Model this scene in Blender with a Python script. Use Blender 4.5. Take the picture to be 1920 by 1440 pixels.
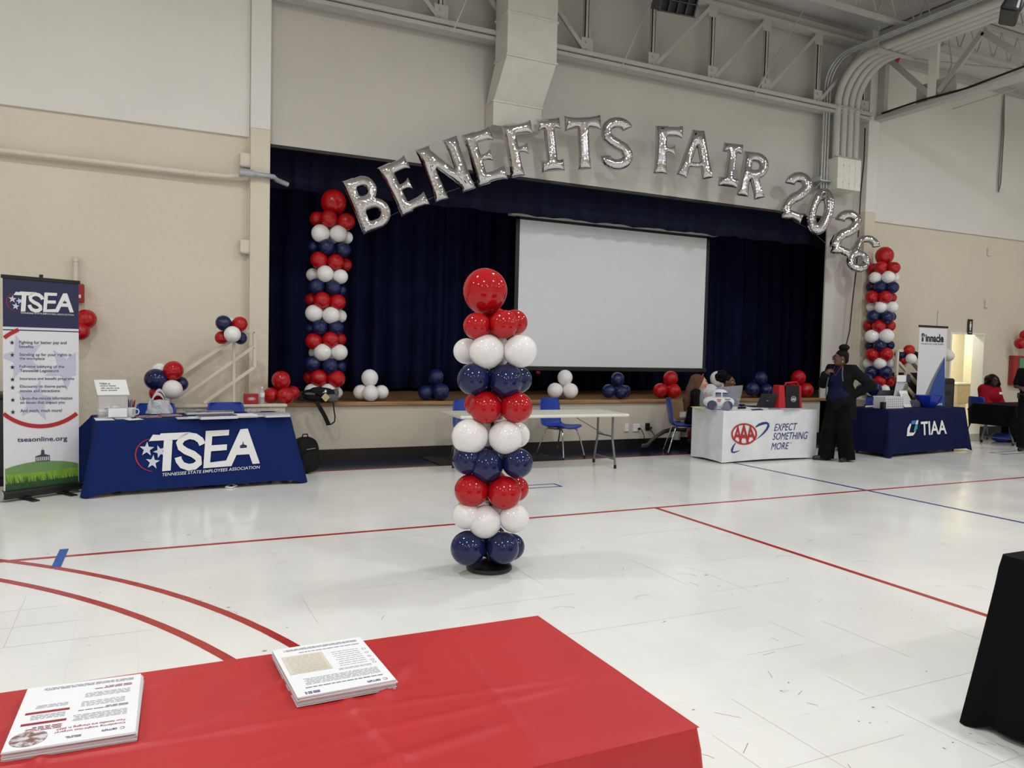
import bpy, bmesh, math, random
import numpy as np
from math import sin, cos, pi, sqrt, atan2, radians as RAD
from mathutils import Vector, Matrix, Euler

random.seed(7)
for _o in list(bpy.data.objects):
    bpy.data.objects.remove(_o)
SC = bpy.context.scene
COL = SC.collection

# ------------------------------------------------------------------ camera
YAW, PITCH, ROLL, FPX, EYE = 0.448987, -0.0457050, 0.0237270, 1457.126, 1.57
_F = np.array([sin(YAW) * cos(PITCH), cos(YAW) * cos(PITCH), sin(PITCH)])
_R0 = np.array([cos(YAW), -sin(YAW), 0.0])
_U0 = np.cross(_R0, _F)
_R = cos(ROLL) * _R0 + sin(ROLL) * _U0
_U = -sin(ROLL) * _R0 + cos(ROLL) * _U0
_C = np.array([0.0, 0.0, EYE])
cam_data = bpy.data.cameras.new('camera')
cam_data.sensor_width = 36.0
cam_data.lens = FPX / 1920.0 * 36.0
cam_data.clip_start = 0.05
cam_data.clip_end = 200
cam = bpy.data.objects.new('camera', cam_data)
COL.objects.link(cam)
cam.matrix_world = Matrix(((_R[0], _U[0], -_F[0], _C[0]), (_R[1], _U[1], -_F[1], _C[1]),
                           (_R[2], _U[2], -_F[2], _C[2]), (0, 0, 0, 1)))
SC.camera = cam

# ------------------------------------------------------------------ world, exposure
world = bpy.data.worlds.new('world')
SC.world = world
world.use_nodes = True
world.node_tree.nodes['Background'].inputs[0].default_value = (0.8, 0.85, 0.9, 1)
world.node_tree.nodes['Background'].inputs[1].default_value = 0.05
SC.view_settings.view_transform = 'Standard'
SC.view_settings.look = 'None'
SC.view_settings.gamma = 1
SC.view_settings.use_curve_mapping = False
SC.view_settings.exposure = 0.13
LAMP_W = 80.0          # watts of each high-bay lamp of the hall
LAMP_Z = 6.55
LAMP_XY = [(x, y) for y in (-9.5, -4.4, 0.8, 5.6) for x in (-5.6, -0.4, 4.8, 10.3, 16.0)]


def ray(x, y):
    return _F + _R * (x - 960) / FPX - _U * (y - 720) / FPX
def at_z(x, y, z=0.0):
    d = ray(x, y); return Vector(_C + d * ((z - EYE) / d[2]))
def at_y(x, y, Y):
    d = ray(x, y); return Vector(_C + d * (Y / d[1]))
def at_x(x, y, X):
    d = ray(x, y); return Vector(_C + d * (X / d[0]))
def at_plane(x, y, p, n):
    d = ray(x, y); p = np.array(p, float); n = np.array(n, float)
    return Vector(_C + d * (((p - _C) @ n) / (d @ n)))
def depth(p):
    return float((np.array(p, float) - _C) @ _F)

# ------------------------------------------------------------------ materials
def lin(c):
    return tuple((v / 255 / 12.92) if v / 255 <= 0.04045 else ((v / 255 + 0.055) / 1.055) ** 2.4 for v in c)

MATS = {}
def mat(name, rgb, rough=0.6, metal=0.0, var=0.06, scale=8.0, bump=0.0, bscale=40.0, spec=0.5, coat=0.0,
        trans=0.0, alpha=1.0, emit=None, estr=0.0, sub=0.0, detail=4.0, stretch=None):
    if name in MATS:
        return MATS[name]
    m = bpy.data.materials.new(name)
    m.use_nodes = True
    nt = m.node_tree; N = nt.nodes; L = nt.links
    b = N['Principled BSDF']
    c = lin(rgb)
    tc = N.new('ShaderNodeTexCoord')
    src = tc.outputs['Object']
    if stretch:
        mp = N.new('ShaderNodeMapping'); mp.inputs['Scale'].default_value = stretch
        L.new(src, mp.inputs['Vector']); src = mp.outputs['Vector']
    nz = N.new('ShaderNodeTexNoise'); nz.inputs['Scale'].default_value = scale; nz.inputs['Detail'].default_value = detail
    L.new(src, nz.inputs['Vector'])
    rp = N.new('ShaderNodeValToRGB')
    rp.color_ramp.elements[0].position = 0.3; rp.color_ramp.elements[1].position = 0.7
    rp.color_ramp.elements[0].color = (*[max(0, v * (1 - var)) for v in c], 1)
    rp.color_ramp.elements[1].color = (*[min(1, v * (1 + var)) for v in c], 1)
    L.new(nz.outputs['Fac'], rp.inputs['Fac'])
    L.new(rp.outputs['Color'], b.inputs['Base Color'])
    b.inputs['Roughness'].default_value = rough
    b.inputs['Metallic'].default_value = metal
    b.inputs['Specular IOR Level'].default_value = spec
    b.inputs['Coat Weight'].default_value = coat
    b.inputs['Coat Roughness'].default_value = 0.08
    b.inputs['Transmission Weight'].default_value = trans
    b.inputs['Alpha'].default_value = alpha
    b.inputs['Subsurface Weight'].default_value = sub
    if emit:
        b.inputs['Emission Color'].default_value = (*lin(emit), 1)
        b.inputs['Emission Strength'].default_value = estr
    if bump:
        n2 = N.new('ShaderNodeTexNoise'); n2.inputs['Scale'].default_value = bscale; n2.inputs['Detail'].default_value = 5
        L.new(src, n2.inputs['Vector'])
        bp = N.new('ShaderNodeBump'); bp.inputs['Strength'].default_value = bump; bp.inputs['Distance'].default_value = 0.02
        L.new(n2.outputs['Fac'], bp.inputs['Height']); L.new(bp.outputs['Normal'], b.inputs['Normal'])
    MATS[name] = m
    return m

def floor_material():
    m = bpy.data.materials.new('floor_tile'); m.use_nodes = True
    nt = m.node_tree; N = nt.nodes; L = nt.links; b = N['Principled BSDF']
    tc = N.new('ShaderNodeTexCoord')
    br = N.new('ShaderNodeTexBrick'); br.offset = 0.0; br.squash = 1.0
    br.inputs['Scale'].default_value = 1.0
    br.inputs['Brick Width'].default_value = 0.3048; br.inputs['Row Height'].default_value = 0.3048
    br.inputs['Mortar Size'].default_value = 0.0007; br.inputs['Mortar Smooth'].default_value = 0.4
    br.inputs['Color1'].default_value = (*lin((241, 241, 237)), 1); br.inputs['Color2'].default_value = (*lin((238, 238, 234)), 1)
    br.inputs['Mortar'].default_value = (*lin((222, 221, 218)), 1)
    L.new(tc.outputs['Object'], br.inputs['Vector'])
    # worn patches
    n1 = N.new('ShaderNodeTexNoise'); n1.inputs['Scale'].default_value = 0.55; n1.inputs['Detail'].default_value = 6
    L.new(tc.outputs['Object'], n1.inputs['Vector'])
    mx = N.new('ShaderNodeMix'); mx.data_type = 'RGBA'; mx.blend_type = 'MULTIPLY'
    r1 = N.new('ShaderNodeMapRange'); r1.inputs[1].default_value = 0.35; r1.inputs[2].default_value = 0.7
    r1.inputs[3].default_value = 0.0; r1.inputs[4].default_value = 0.5
    L.new(n1.outputs['Fac'], r1.inputs[0]); L.new(r1.outputs[0], mx.inputs[0])
    L.new(br.outputs['Color'], mx.inputs[6]); mx.inputs[7].default_value = (*lin((222, 222, 221)), 1)
    # scuffs: thin stretched noise
    mp = N.new('ShaderNodeMapping'); mp.inputs['Scale'].default_value = (2.2, 9.0, 1); mp.inputs['Rotation'].default_value = (0, 0, 0.9)
    L.new(tc.outputs['Object'], mp.inputs['Vector'])
    n2 = N.new('ShaderNodeTexNoise'); n2.inputs['Scale'].default_value = 3.0; n2.inputs['Detail'].default_value = 8; n2.inputs['Roughness'].default_value = 0.65
    L.new(mp.outputs[0], n2.inputs['Vector'])
    r2 = N.new('ShaderNodeMapRange'); r2.inputs[1].default_value = 0.655; r2.inputs[2].default_value = 0.76; r2.inputs[3].default_value = 0; r2.inputs[4].default_value = 0.55
    L.new(n2.outputs['Fac'], r2.inputs[0])
    mx2 = N.new('ShaderNodeMix'); mx2.data_type = 'RGBA'
    L.new(r2.outputs[0], mx2.inputs[0]); L.new(mx.outputs[2], mx2.inputs[6]); mx2.inputs[7].default_value = (*lin((150, 146, 140)), 1)
    # specks
    vo = N.new('ShaderNodeTexVoronoi'); vo.inputs['Scale'].default_value = 2.3; vo.inputs['Randomness'].default_value = 1.0
    L.new(tc.outputs['Object'], vo.inputs['Vector'])
    r3 = N.new('ShaderNodeMapRange'); r3.inputs[1].default_value = 0.024; r3.inputs[2].default_value = 0.036; r3.inputs[3].default_value = 0.75; r3.inputs[4].default_value = 0
    L.new(vo.outputs['Distance'], r3.inputs[0])
    mx3 = N.new('ShaderNodeMix'); mx3.data_type = 'RGBA'
    L.new(r3.outputs[0], mx3.inputs[0]); L.new(mx2.outputs[2], mx3.inputs[6]); mx3.inputs[7].default_value = (*lin((140, 135, 125)), 1)
    L.new(mx3.outputs[2], b.inputs['Base Color'])
    # gloss: waxed, streaky
    n4 = N.new('ShaderNodeTexNoise'); n4.inputs['Scale'].default_value = 1.3; n4.inputs['Detail'].default_value = 7
    L.new(tc.outputs['Object'], n4.inputs['Vector'])
    r4 = N.new('ShaderNodeMapRange'); r4.inputs[1].default_value = 0.3; r4.inputs[2].default_value = 0.7; r4.inputs[3].default_value = 0.09; r4.inputs[4].default_value = 0.24
    L.new(n4.outputs['Fac'], r4.inputs[0]); L.new(r4.outputs[0], b.inputs['Roughness'])
    b.inputs['Specular IOR Level'].default_value = 0.2
    n5 = N.new('ShaderNodeTexNoise'); n5.inputs['Scale'].default_value = 5.0; n5.inputs['Detail'].default_value = 3
    L.new(tc.outputs['Object'], n5.inputs['Vector'])
    bp = N.new('ShaderNodeBump'); bp.inputs['Strength'].default_value = 0.05; bp.inputs['Distance'].default_value = 0.01
    L.new(n5.outputs['Fac'], bp.inputs['Height']); L.new(bp.outputs[0], b.inputs['Normal'])
    return m

def wood_material(name, c1, c2, rough=0.35):
    m = bpy.data.materials.new(name); m.use_nodes = True
    nt = m.node_tree; N = nt.nodes; L = nt.links; b = N['Principled BSDF']
    tc = N.new('ShaderNodeTexCoord'); mp = N.new('ShaderNodeMapping'); mp.inputs['Scale'].default_value = (1.2, 14, 14)
    L.new(tc.outputs['Object'], mp.inputs['Vector'])
    n = N.new('ShaderNodeTexNoise'); n.inputs['Scale'].default_value = 2.0; n.inputs['Detail'].default_value = 6
    L.new(mp.outputs[0], n.inputs['Vector'])
    rp = N.new('ShaderNodeValToRGB'); rp.color_ramp.elements[0].color = (*lin(c1), 1); rp.color_ramp.elements[1].color = (*lin(c2), 1)
    rp.color_ramp.elements[0].position = 0.3; rp.color_ramp.elements[1].position = 0.7
    L.new(n.outputs['Fac'], rp.inputs['Fac']); L.new(rp.outputs[0], b.inputs['Base Color'])
    b.inputs['Roughness'].default_value = rough
    return m

def glass_film(name, alpha, rgb=(235, 240, 245), rough=0.05):
    return mat(name, rgb, rough, var=0.02, alpha=alpha, spec=0.6)

# ------------------------------------------------------------------ mesh helpers
def frame(d, up=(0, 0, 1)):
    d = Vector(d).normalized(); u = Vector(up)
    if abs(d.dot(u)) > 0.98:
        u = Vector((1, 0, 0))
    a = d.cross(u).normalized(); b = a.cross(d).normalized()
    return a, b

class MB:
    def __init__(self):
        self.v = []; self.f = []
    def add(self, vs, fs):
        o = len(self.v); self.v += [tuple(p) for p in vs]; self.f += [tuple(i + o for i in q) for q in fs]; return self
    def box(self, c, s, rot=None, top=None):
        """box at centre c, size s; top=(fx,fy) scales the upper face"""
        sx, sy, sz = s[0] / 2, s[1] / 2, s[2] / 2
        tx, ty = top or (1, 1)
        vs = [(-sx, -sy, -sz), (sx, -sy, -sz), (sx, sy, -sz), (-sx, sy, -sz),
              (-sx * tx, -sy * ty, sz), (sx * tx, -sy * ty, sz), (sx * tx, sy * ty, sz), (-sx * tx, sy * ty, sz)]
        M = Euler(rot).to_matrix() if rot else Matrix.Identity(3)
        vs = [M @ Vector(p) + Vector(c) for p in vs]
        return self.add(vs, [(3, 2, 1, 0), (4, 5, 6, 7), (0, 1, 5, 4), (1, 2, 6, 5), (2, 3, 7, 6), (3, 0, 4, 7)])
    def lo(self, x0, x1, y0, y1, z0, z1):
        return self.box(((x0 + x1) / 2, (y0 + y1) / 2, (z0 + z1) / 2), (x1 - x0, y1 - y0, z1 - z0))
    def bar(self, a, b, w, h, up=(0, 0, 1)):
        a = Vector(a); b = Vector(b); p, q = frame(b - a, up); p *= w / 2; q *= h / 2
        vs = [a - p - q, a + p - q, a + p + q, a - p + q, b - p - q, b + p - q, b + p + q, b - p + q]
        return self.add(vs, [(0, 1, 2, 3), (7, 6, 5, 4), (4, 5, 1, 0), (5, 6, 2, 1), (6, 7, 3, 2), (7, 4, 0, 3)])
    def tube(self, pts, r, n=8, cap=True, rx=None):
        pts = [Vector(p) for p in pts]
        rs = r if isinstance(r, (list, tuple)) else [r] * len(pts)
        vs = []; fs = []
        a = None
        for i, p in enumerate(pts):
            d = (pts[min(i + 1, len(pts) - 1)] - pts[max(i - 1, 0)])
            d = d.normalized() if d.length > 1e-9 else Vector((0, 0, 1))
            if a is None:
                a, b = frame(d)
            else:
                a = (a - d * a.dot(d)); a = a.normalized() if a.length > 1e-6 else frame(d)[0]
                b = a.cross(d).normalized()
            for k in range(n):
                t = 2 * pi * k / n
                vs.append(p + a * cos(t) * rs[i] + b * sin(t) * rs[i] * (rx or 1))
        for i in range(len(pts) - 1):
            for k in range(n):
                k2 = (k + 1) % n
                fs.append((i * n + k, i * n + k2, (i + 1) * n + k2, (i + 1) * n + k))
        if cap:
            fs.append(tuple(reversed(range(n)))); fs.append(tuple((len(pts) - 1) * n + k for k in range(n)))
        return self.add(vs, fs)
    def cyl(self, a, b, r0, r1=None, n=16):
        return self.tube([a, b], [r0, r0 if r1 is None else r1], n)
    def lathe(self, prof, n=24, c=(0, 0, 0), M=None):
        """profile (r,z) around z"""
        vs = []; fs = []
        for r, z in prof:
            for k in range(n):
                t = 2 * pi * k / n
                p = Vector((r * cos(t), r * sin(t), z))
                vs.append((M @ p if M else p) + Vector(c))
        m = len(prof)
        for i in range(m - 1):
            for k in range(n):
                k2 = (k + 1) % n
                fs.append((i * n + k, i * n + k2, (i + 1) * n + k2, (i + 1) * n + k))
        fs.append(tuple(reversed(range(n)))); fs.append(tuple((m - 1) * n + k for k in range(n)))
        return self.add(vs, fs)
    def sheet(self, fn, nu, nv):
        """grid of fn(u,v), u,v in 0..1"""
        vs = [fn(i / nu, j / nv) for j in range(nv + 1) for i in range(nu + 1)]
        fs = [(j * (nu + 1) + i, j * (nu + 1) + i + 1, (j + 1) * (nu + 1) + i + 1, (j + 1) * (nu + 1) + i) for j in range(nv) for i in range(nu)]
        return self.add(vs, fs)
    def prism(self, poly, fn, t):
        """2-D polygon (u,v) placed by fn(u,v,w); w from 0 to t"""
        n = len(poly)
        area = sum(poly[i][0] * poly[(i + 1) % n][1] - poly[(i + 1) % n][0] * poly[i][1] for i in range(n))
        if area < 0:
            poly = poly[::-1]
        vs = [fn(u, v, 0) for u, v in poly] + [fn(u, v, t) for u, v in poly]
        fs = [tuple(reversed(range(n))), tuple(range(n, 2 * n))] + [(i, (i + 1) % n, n + (i + 1) % n, n + i) for i in range(n)]
        return self.add(vs, fs)
    def mesh(self, name, m, smooth=None):
        me = bpy.data.meshes.new(name)
        me.from_pydata([tuple(p) for p in self.v], [], self.f)
        if m:
            me.materials.append(m)
        if smooth is not None:
            me.polygons.foreach_set('use_smooth', [True] * len(me.polygons))
            if smooth < 179:
                try:
                    me.set_sharp_from_angle(angle=RAD(smooth))
                except Exception:
                    pass
        me.update()
        return me
    def build(self, name, m, parent=None, smooth=None, bevel=0.0, seg=2, thick=0.0, loc=None, sub=0):
        o = bpy.data.objects.new(name, self.mesh(name, m, smooth))
        COL.objects.link(o)
        if parent is not None:
            o.parent = parent
        if loc is not None:
            o.location = loc
        if thick:
            md = o.modifiers.new('Solidify', 'SOLIDIFY'); md.thickness = thick; md.offset = 0
        if bevel:
            md = o.modifiers.new('Bevel', 'BEVEL'); md.width = bevel; md.segments = seg; md.limit_method = 'ANGLE'; md.angle_limit = RAD(40)
        if sub:
            md = o.modifiers.new('Subdivision', 'SUBSURF'); md.levels = sub; md.render_levels = sub
        return o

def fix_normals(o):
    bm = bmesh.new(); bm.from_mesh(o.data); bmesh.ops.recalc_face_normals(bm, faces=bm.faces); bm.to_mesh(o.data); bm.free()
    return o

def thing(name, label, cat, loc=(0, 0, 0), rotz=0.0, group=None):
    o = bpy.data.objects.new(name, None); COL.objects.link(o)
    o.empty_display_size = 0.1
    o.location = loc; o.rotation_euler = (0, 0, rotz)
    o['label'] = label; o['category'] = cat
    if group:
        o['group'] = group
    return o
def tag(o, label, cat, group=None):
    o['label'] = label; o['category'] = cat
    if group:
        o['group'] = group
    return o
def struct(o, label=None):
    o['kind'] = 'structure'
    if label:
        o['label'] = label
    return o
def copy_thing(root, loc, rotz, label, group=None):
    r = root.copy(); COL.objects.link(r); r.location = loc; r.rotation_euler = (0, 0, rotz); r['label'] = label
    if group:
        r['group'] = group
    for ch in list(root.children):
        c = ch.copy(); COL.objects.link(c); c.parent = r
        for g in list(ch.children):
            d = g.copy(); COL.objects.link(d); d.parent = c
    return r

# lettering ----------------------------------------------------------------
_txt_cache = {}
def text_geo(s, bold=0.0, shear=0.0, spacing=1.0, res=3):
    key = (s, bold, shear, spacing, res)
    if key in _txt_cache:
        return _txt_cache[key]
    cu = bpy.data.curves.new('t', 'FONT'); cu.body = s; cu.size = 1.0; cu.offset = bold; cu.shear = shear
    cu.space_character = spacing; cu.resolution_u = res; cu.fill_mode = 'FRONT'
    ob = bpy.data.objects.new('t', cu)
    me = bpy.data.meshes.new_from_object(ob)
    vs = [(v.co.x, v.co.y) for v in me.vertices]; fs = [tuple(p.vertices) for p in me.polygons]
    bpy.data.objects.remove(ob); bpy.data.curves.remove(cu); bpy.data.meshes.remove(me)
    x0 = min(p[0] for p in vs); x1 = max(p[0] for p in vs); y0 = min(p[1] for p in vs); y1 = max(p[1] for p in vs)
    _txt_cache[key] = (vs, fs, (x0, x1, y0, y1))
    return _txt_cache[key]

def put_text(mb, s, fn, u0, u1, v0, v1, w=0.0012, **kw):
    """fit the string into u0..u1 x v0..v1 of the surface fn(u,v,w)"""
    vs, fs, (x0, x1, y0, y1) = text_geo(s, **kw)
    mb.add([fn(u0 + (x - x0) / (x1 - x0) * (u1 - u0), v0 + (y - y0) / max(1e-6, y1 - y0) * (v1 - v0), w) for x, y in vs], fs)
    return mb
def put_line(mb, s, fn, u0, v0, h, w=0.0012, xs=1.0, **kw):
    """set a line at baseline (u0,v0), cap height about h"""
    vs, fs, _ = text_geo(s, **kw)
    k = h / 0.73
    mb.add([fn(u0 + x * k * xs, v0 + y * k, w) for x, y in vs], fs)
    return mb
def put_poly(mb, poly, fn, w=0.001):
    from mathutils.geometry import tessellate_polygon
    tris = tessellate_polygon([[Vector((u, v, 0)) for u, v in poly]])
    out = []
    for t in tris:
        (ax, ay), (bx, by), (cx, cy) = poly[t[0]], poly[t[1]], poly[t[2]]
        out.append(tuple(t) if (bx - ax) * (cy - ay) - (by - ay) * (cx - ax) > 0 else tuple(reversed(t)))
    mb.add([fn(u, v, w) for u, v in poly], out)
    return mb
def star(cx, cy, r, rot=0.0, k=0.4):
    return [(cx + (r if i % 2 == 0 else r * k) * sin(rot + i * pi / 5), cy + (r if i % 2 == 0 else r * k) * cos(rot + i * pi / 5)) for i in range(10)]
def ring_poly(mb, fn, cx, cy, rx, ry, t, a0=0.0, a1=2 * pi, n=40, w=0.001, rot=0.0, taper=None):
    vs = []
    for i in range(n + 1):
        a = a0 + (a1 - a0) * i / n
        tt = t * (taper(i / n) if taper else 1)
        for rr in (0, -tt):
            x = (rx + rr) * cos(a); y = (ry + rr) * sin(a)
            vs.append(fn(cx + x * cos(rot) - y * sin(rot), cy + x * sin(rot) + y * cos(rot), w))
    mb.add(vs, [(2 * i, 2 * i + 2, 2 * i + 3, 2 * i + 1) if a1 > a0 else (2 * i, 2 * i + 1, 2 * i + 3, 2 * i + 2) for i in range(n)])
    return mb

# ================================================================== SETTING
M_white_wall = mat('white_wall_paint', (198, 194, 187), 0.75, var=0.03, scale=1.2, bump=0.06, bscale=60)
M_beige = mat('beige_wall_paint', (218, 209, 192), 0.72, var=0.035, scale=0.9, bump=0.5, bscale=14, spec=0.35)
M_upper = mat('grey_white_panel', (226, 224, 219), 0.7, var=0.02, scale=1.5)
M_stagewall = mat('stage_front_paint', (200, 193, 178), 0.65, var=0.05, scale=1.6, bump=0.08, bscale=25)
M_black_base = mat('black_base', (18, 17, 17), 0.5, var=0.2)
M_steel = mat('painted_steel', (184, 182, 177), 0.6, var=0.05, scale=6)
M_conduit = mat('painted_conduit', (194, 192, 187), 0.5, var=0.04, scale=4)
M_galv = mat('galvanised_steel', (176, 180, 182), 0.4, metal=0.3, var=0.1, scale=10)
M_deck = mat('ceiling_deck', (208, 206, 201), 0.8, var=0.06, scale=2.0, bump=0.4, bscale=30)
M_black = mat('black_plastic', (20, 20, 22), 0.45, var=0.2)
M_cable = mat('black_cable', (18, 18, 20), 0.5)
M_floor = floor_material()
M_redline = mat('red_floor_paint', (172, 40, 38), 0.25, var=0.12, scale=12)
M_blueline = mat('blue_floor_paint', (44, 62, 130), 0.3, var=0.12, scale=12)
M_border = mat('dark_blue_floor_paint', (25, 27, 58), 0.16, var=0.25, scale=3)
M_woodfl = wood_material('stage_floor_wood', (118, 86, 58), (160, 122, 86), 0.4)
M_woodlip = wood_material('stage_lip_wood', (130, 92, 58), (176, 134, 92), 0.35)

WX0, WX1, WY0, WYB = -9.5, 21.0, -13.0, 10.5     # hall extents; WYB is the stage wall plane
CEIL = 7.6

floor = struct(MB().lo(WX0, WX1, WY0, 16.0, -0.1, 0.0).build('floor', M_floor), 'glossy off-white tile gym floor with painted court lines')
def floor_strip(pts, m, name='painted_line', z=0.0015):
    o = MB().prism(pts, lambda u, v, w: (u, v, w), z).build(name, m, floor)
    return o
floor_strip([(-1.2, 6.335), (WX1, 6.335), (WX1, 6.385), (-1.2, 6.385)], M_redline)
floor_strip([(4.675, -6), (4.725, -6), (4.725, 6.34), (4.675, 6.34)], M_redline)
floor_strip([(7.705, -6), (7.755, -6), (7.755, 9.56), (7.705, 9.56)], M_blueline, z=0.0022)
def arc_strip(cx, cy, r, a0, a1, w, m):
    n = 40; p = []
    for i in range(n + 1):
        a = a0 + (a1 - a0) * i / n; p.append((cx + (r + w / 2) * cos(a), cy + (r + w / 2) * sin(a)))
    for i in range(n, -1, -1):
        a = a0 + (a1 - a0) * i / n; p.append((cx + (r - w / 2) * cos(a), cy + (r - w / 2) * sin(a)))
    mb = MB()
    for i in range(n):
        mb.prism([p[i], p[i + 1], p[2 * n - i], p[2 * n + 1 - i]], lambda u, v, w_: (u, v, w_), 0.0018)
    return mb.build('painted_arc', m, floor)
arc_strip(-4.333, 2.314, 5.354, RAD(-35), RAD(53), 0.052, M_redline)
arc_strip(-5.03, 1.822, 5.857, RAD(-35), RAD(47), 0.052, M_redline)
for (x0, y0, x1, y1, nm) in ((3.93, 7.72, 4.40, 7.92, 'a'), (13.0, 8.05, 13.75, 8.3, 'b')):   # blue court boxes
    for (a, b, c, d) in ((x0, x1, y0, y0 + .03), (x0, x1, y1 - .03, y1), (x0, x0 + .03, y0, y1), (x1 - .03, x1, y0, y1)):
        floor_strip([(a, c), (b, c), (b, d), (a, d)], M_blueline, 'painted_box_line')
floor_strip([(WX0, 9.6), (WX1, 9.6), (WX1, WYB), (WX0, WYB)], M_border, 'dark_blue_border', 0.0024)
floor_strip([(WX0, 9.565), (WX1, 9.565), (WX1, 9.6), (WX0, 9.6)], M_redline, 'border_line', 0.0024)
tag(MB().prism([(-.533, 6.07), (-.475, 6.07), (-.463, 6.58), (-.521, 6.58)], lambda u, v, w: (u, v, .0016 + w), 0.001).build('tape_strip', mat('blue_tape', (52, 92, 168), 0.6)), 'strip of blue tape stuck across the red court line', 'tape')

# worn tile seams, scuffs and specks scattered over the floor
rgf = random.Random(21); mbf = MB(); mbs = MB()
def mark(mb, x, y, L_, w_, a):
    c_, s_ = cos(a), sin(a); q = [(-L_ / 2, -w_ / 2), (L_ / 2, -w_ / 2), (L_ / 2, w_ / 2), (-L_ / 2, w_ / 2)]
    mb.add([(x + u * c_ - v * s_, y + u * s_ + v * c_, .0006) for u, v in q], [(0, 1, 2, 3)])
for k in range(85):
    yv = 1.2 + 8.2 * rgf.random() ** 1.3; xv = -1.5 + (yv * 1.75 + 2.2) * rgf.random()
    if rgf.random() < .6:
        mark(mbs, round(xv / .3048) * .3048, yv, rgf.uniform(.2, .9), .0022, pi / 2)
    else:
        mark(mbs, xv, round(yv / .3048) * .3048, rgf.uniform(.3, 1.6), .0022, 0)
for k in range(520):
    yv = 1.2 + 8.2 * rgf.random() ** 1.5; xv = -1.5 + (yv * 1.75 + 2.2) * rgf.random(); a = rgf.uniform(0, pi)
    t_ = rgf.random()
    if t_ < .6:
        mark(mbf, xv, yv, rgf.uniform(.006, .016), rgf.uniform(.004, .009), a)
    elif t_ < .9:
        mark(mbf, xv, yv, rgf.uniform(.03, .12), .0025, a)
    else:
        for i in range(5):
            mark(mbf, xv + .03 * i * cos(a + i * .25), yv + .03 * i * sin(a + i * .25), .034, .0025, a + i * .25)
o_ = mbs.build('tile_seams', mat('worn_seam', (200, 197, 190), .5), floor); o_['kind'] = 'stuff'
o_ = mbf.build('scuff_marks', mat('scuff_grey', (146, 142, 134), .5, var=.3, scale=3), floor); o_['kind'] = 'stuff'

# back wall with stage opening and a doorway
OPX0, OPX1, OPZ0, OPZ1 = 1.51, 11.42, 0.74, 4.12
DX0, DX1, DZ = 15.04, 16.10, 2.09
struct(MB().lo(WX0, 1.29, WYB, WYB + .2, 0, CEIL + .2).build('wall_back_1', M_beige), 'beige block wall left of the stage')
struct(MB().lo(WX0, 1.27, WYB - .045, WYB, 4.165, CEIL).build('trim_1', M_upper, bevel=.006), 'pale grey upper wall panel left of the stage')
struct(MB().lo(1.25, 1.285, WYB - .03, WYB, 0, 4.165).build('trim_9', M_beige), 'beige edge strip beside the pilaster')
struct(MB().lo(1.28, OPX1 + .8, WYB, WYB + .2, OPZ1, CEIL + .2).build('wall_stage', M_white_wall), 'white wall above the stage opening')
struct(MB().lo(1.28, 12.3, WYB, WYB + .15, 0, OPZ0).build('wall_stage_front', M_stagewall), 'beige stage front below the wooden lip')
struct(MB().lo(OPX1, 12.3, WYB, WYB + .03, 0, OPZ1 + .01).build('wall_stage_side', M_white_wall), 'white wall strip right of the stage curtain')
struct(MB().lo(12.3, DX0, WYB, WYB + .2, 0, CEIL + .2).lo(DX1, WX1, WYB, WYB + .2, 0, CEIL + .2).lo(DX0, DX1, WYB, WYB + .2, DZ, CEIL + .2).build('wall_back_2', M_beige), 'beige wall with doorway right of the stage')
struct(MB().lo(12.46, WX1, WYB - .045, WYB, 4.145, CEIL).build('trim_2', M_upper, bevel=.006), 'pale grey upper wall panel right of the stage')
for i, (xa, xb, yf) in enumerate(((1.272, 1.512, 10.38), (12.19, 12.46, 10.33))):
    p = struct(MB().lo(xa, xb, yf, 10.68, 0, 4.27).build('wall_pilaster_%d' % (i + 1), M_beige, bevel=.008), 'beige pilaster at the %s of the stage' % ('left' if i == 0 else 'right'))
    MB().lo(xa, xb, yf, 10.68, 4.27, CEIL).build('upper_section', M_upper, p, bevel=.006)
struct(MB().lo(WX0, -0.9, WYB - .05, WYB, 0, .34).lo(-0.9, .3, WYB - .05, WYB, 0, .34).build('baseboard_left', M_black_base), 'black base along the beige wall')
struct(MB().lo(1.6, 12.18, WYB - .03, WYB, 0.0, .147).build('baseboard_stage', M_black_base), 'black base below the stage front')
struct(MB().lo(12.47, DX0, WYB - .03, WYB, 0.0, .15).lo(DX1, WX1, WYB - .03, WYB, 0, .15).build('baseboard_right', M_black_base), 'black base along the right wall')
# remaining shell
struct(MB().lo(WX0 - .2, WX0, WY0, 16, 0, CEIL + .2).build('wall_left', M_beige))
struct(MB().lo(WX1, WX1 + .2, WY0, 16, 0, CEIL + .2).build('wall_right', M_beige))
struct(MB().lo(WX0, WX1, WY0 - .2, WY0, 0, CEIL + .2).build('wall_front', M_beige))
struct(MB().lo(WX0, WX1, WY0, 16, CEIL, CEIL + .1).build('ceiling', M_deck), 'grey roof deck above the trusses')
# stage box
struct(MB().lo(1.0, 14.15, WYB + .15, 14.6, OPZ0 - .1, .785).build('floor_stage', M_woodfl), 'wooden stage floor')
struct(MB().lo(OPX0 + .0, OPX1 + .76, WYB - .045, WYB + .16, .735, .79).build('trim_3', M_woodlip, bevel=.01), 'varnished wooden stage lip')
struct(MB().lo(1.0, 14.15, 14.6, 14.7, 0, CEIL).build('wall_stage_rear', mat('stage_black', (22, 22, 26), 0.9)))
struct(MB().lo(.9, 1.0, 10.7, 14.7, 0, CEIL).lo(14.12, 14.2, 10.7, 14.7, 0, CEIL).build('wall_stage_wings', MATS['stage_black']))
struct(MB().lo(1.0, 14.15, 10.7, 14.7, 5.2, 5.3).build('ceiling_stage', MATS['stage_black']))

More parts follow.
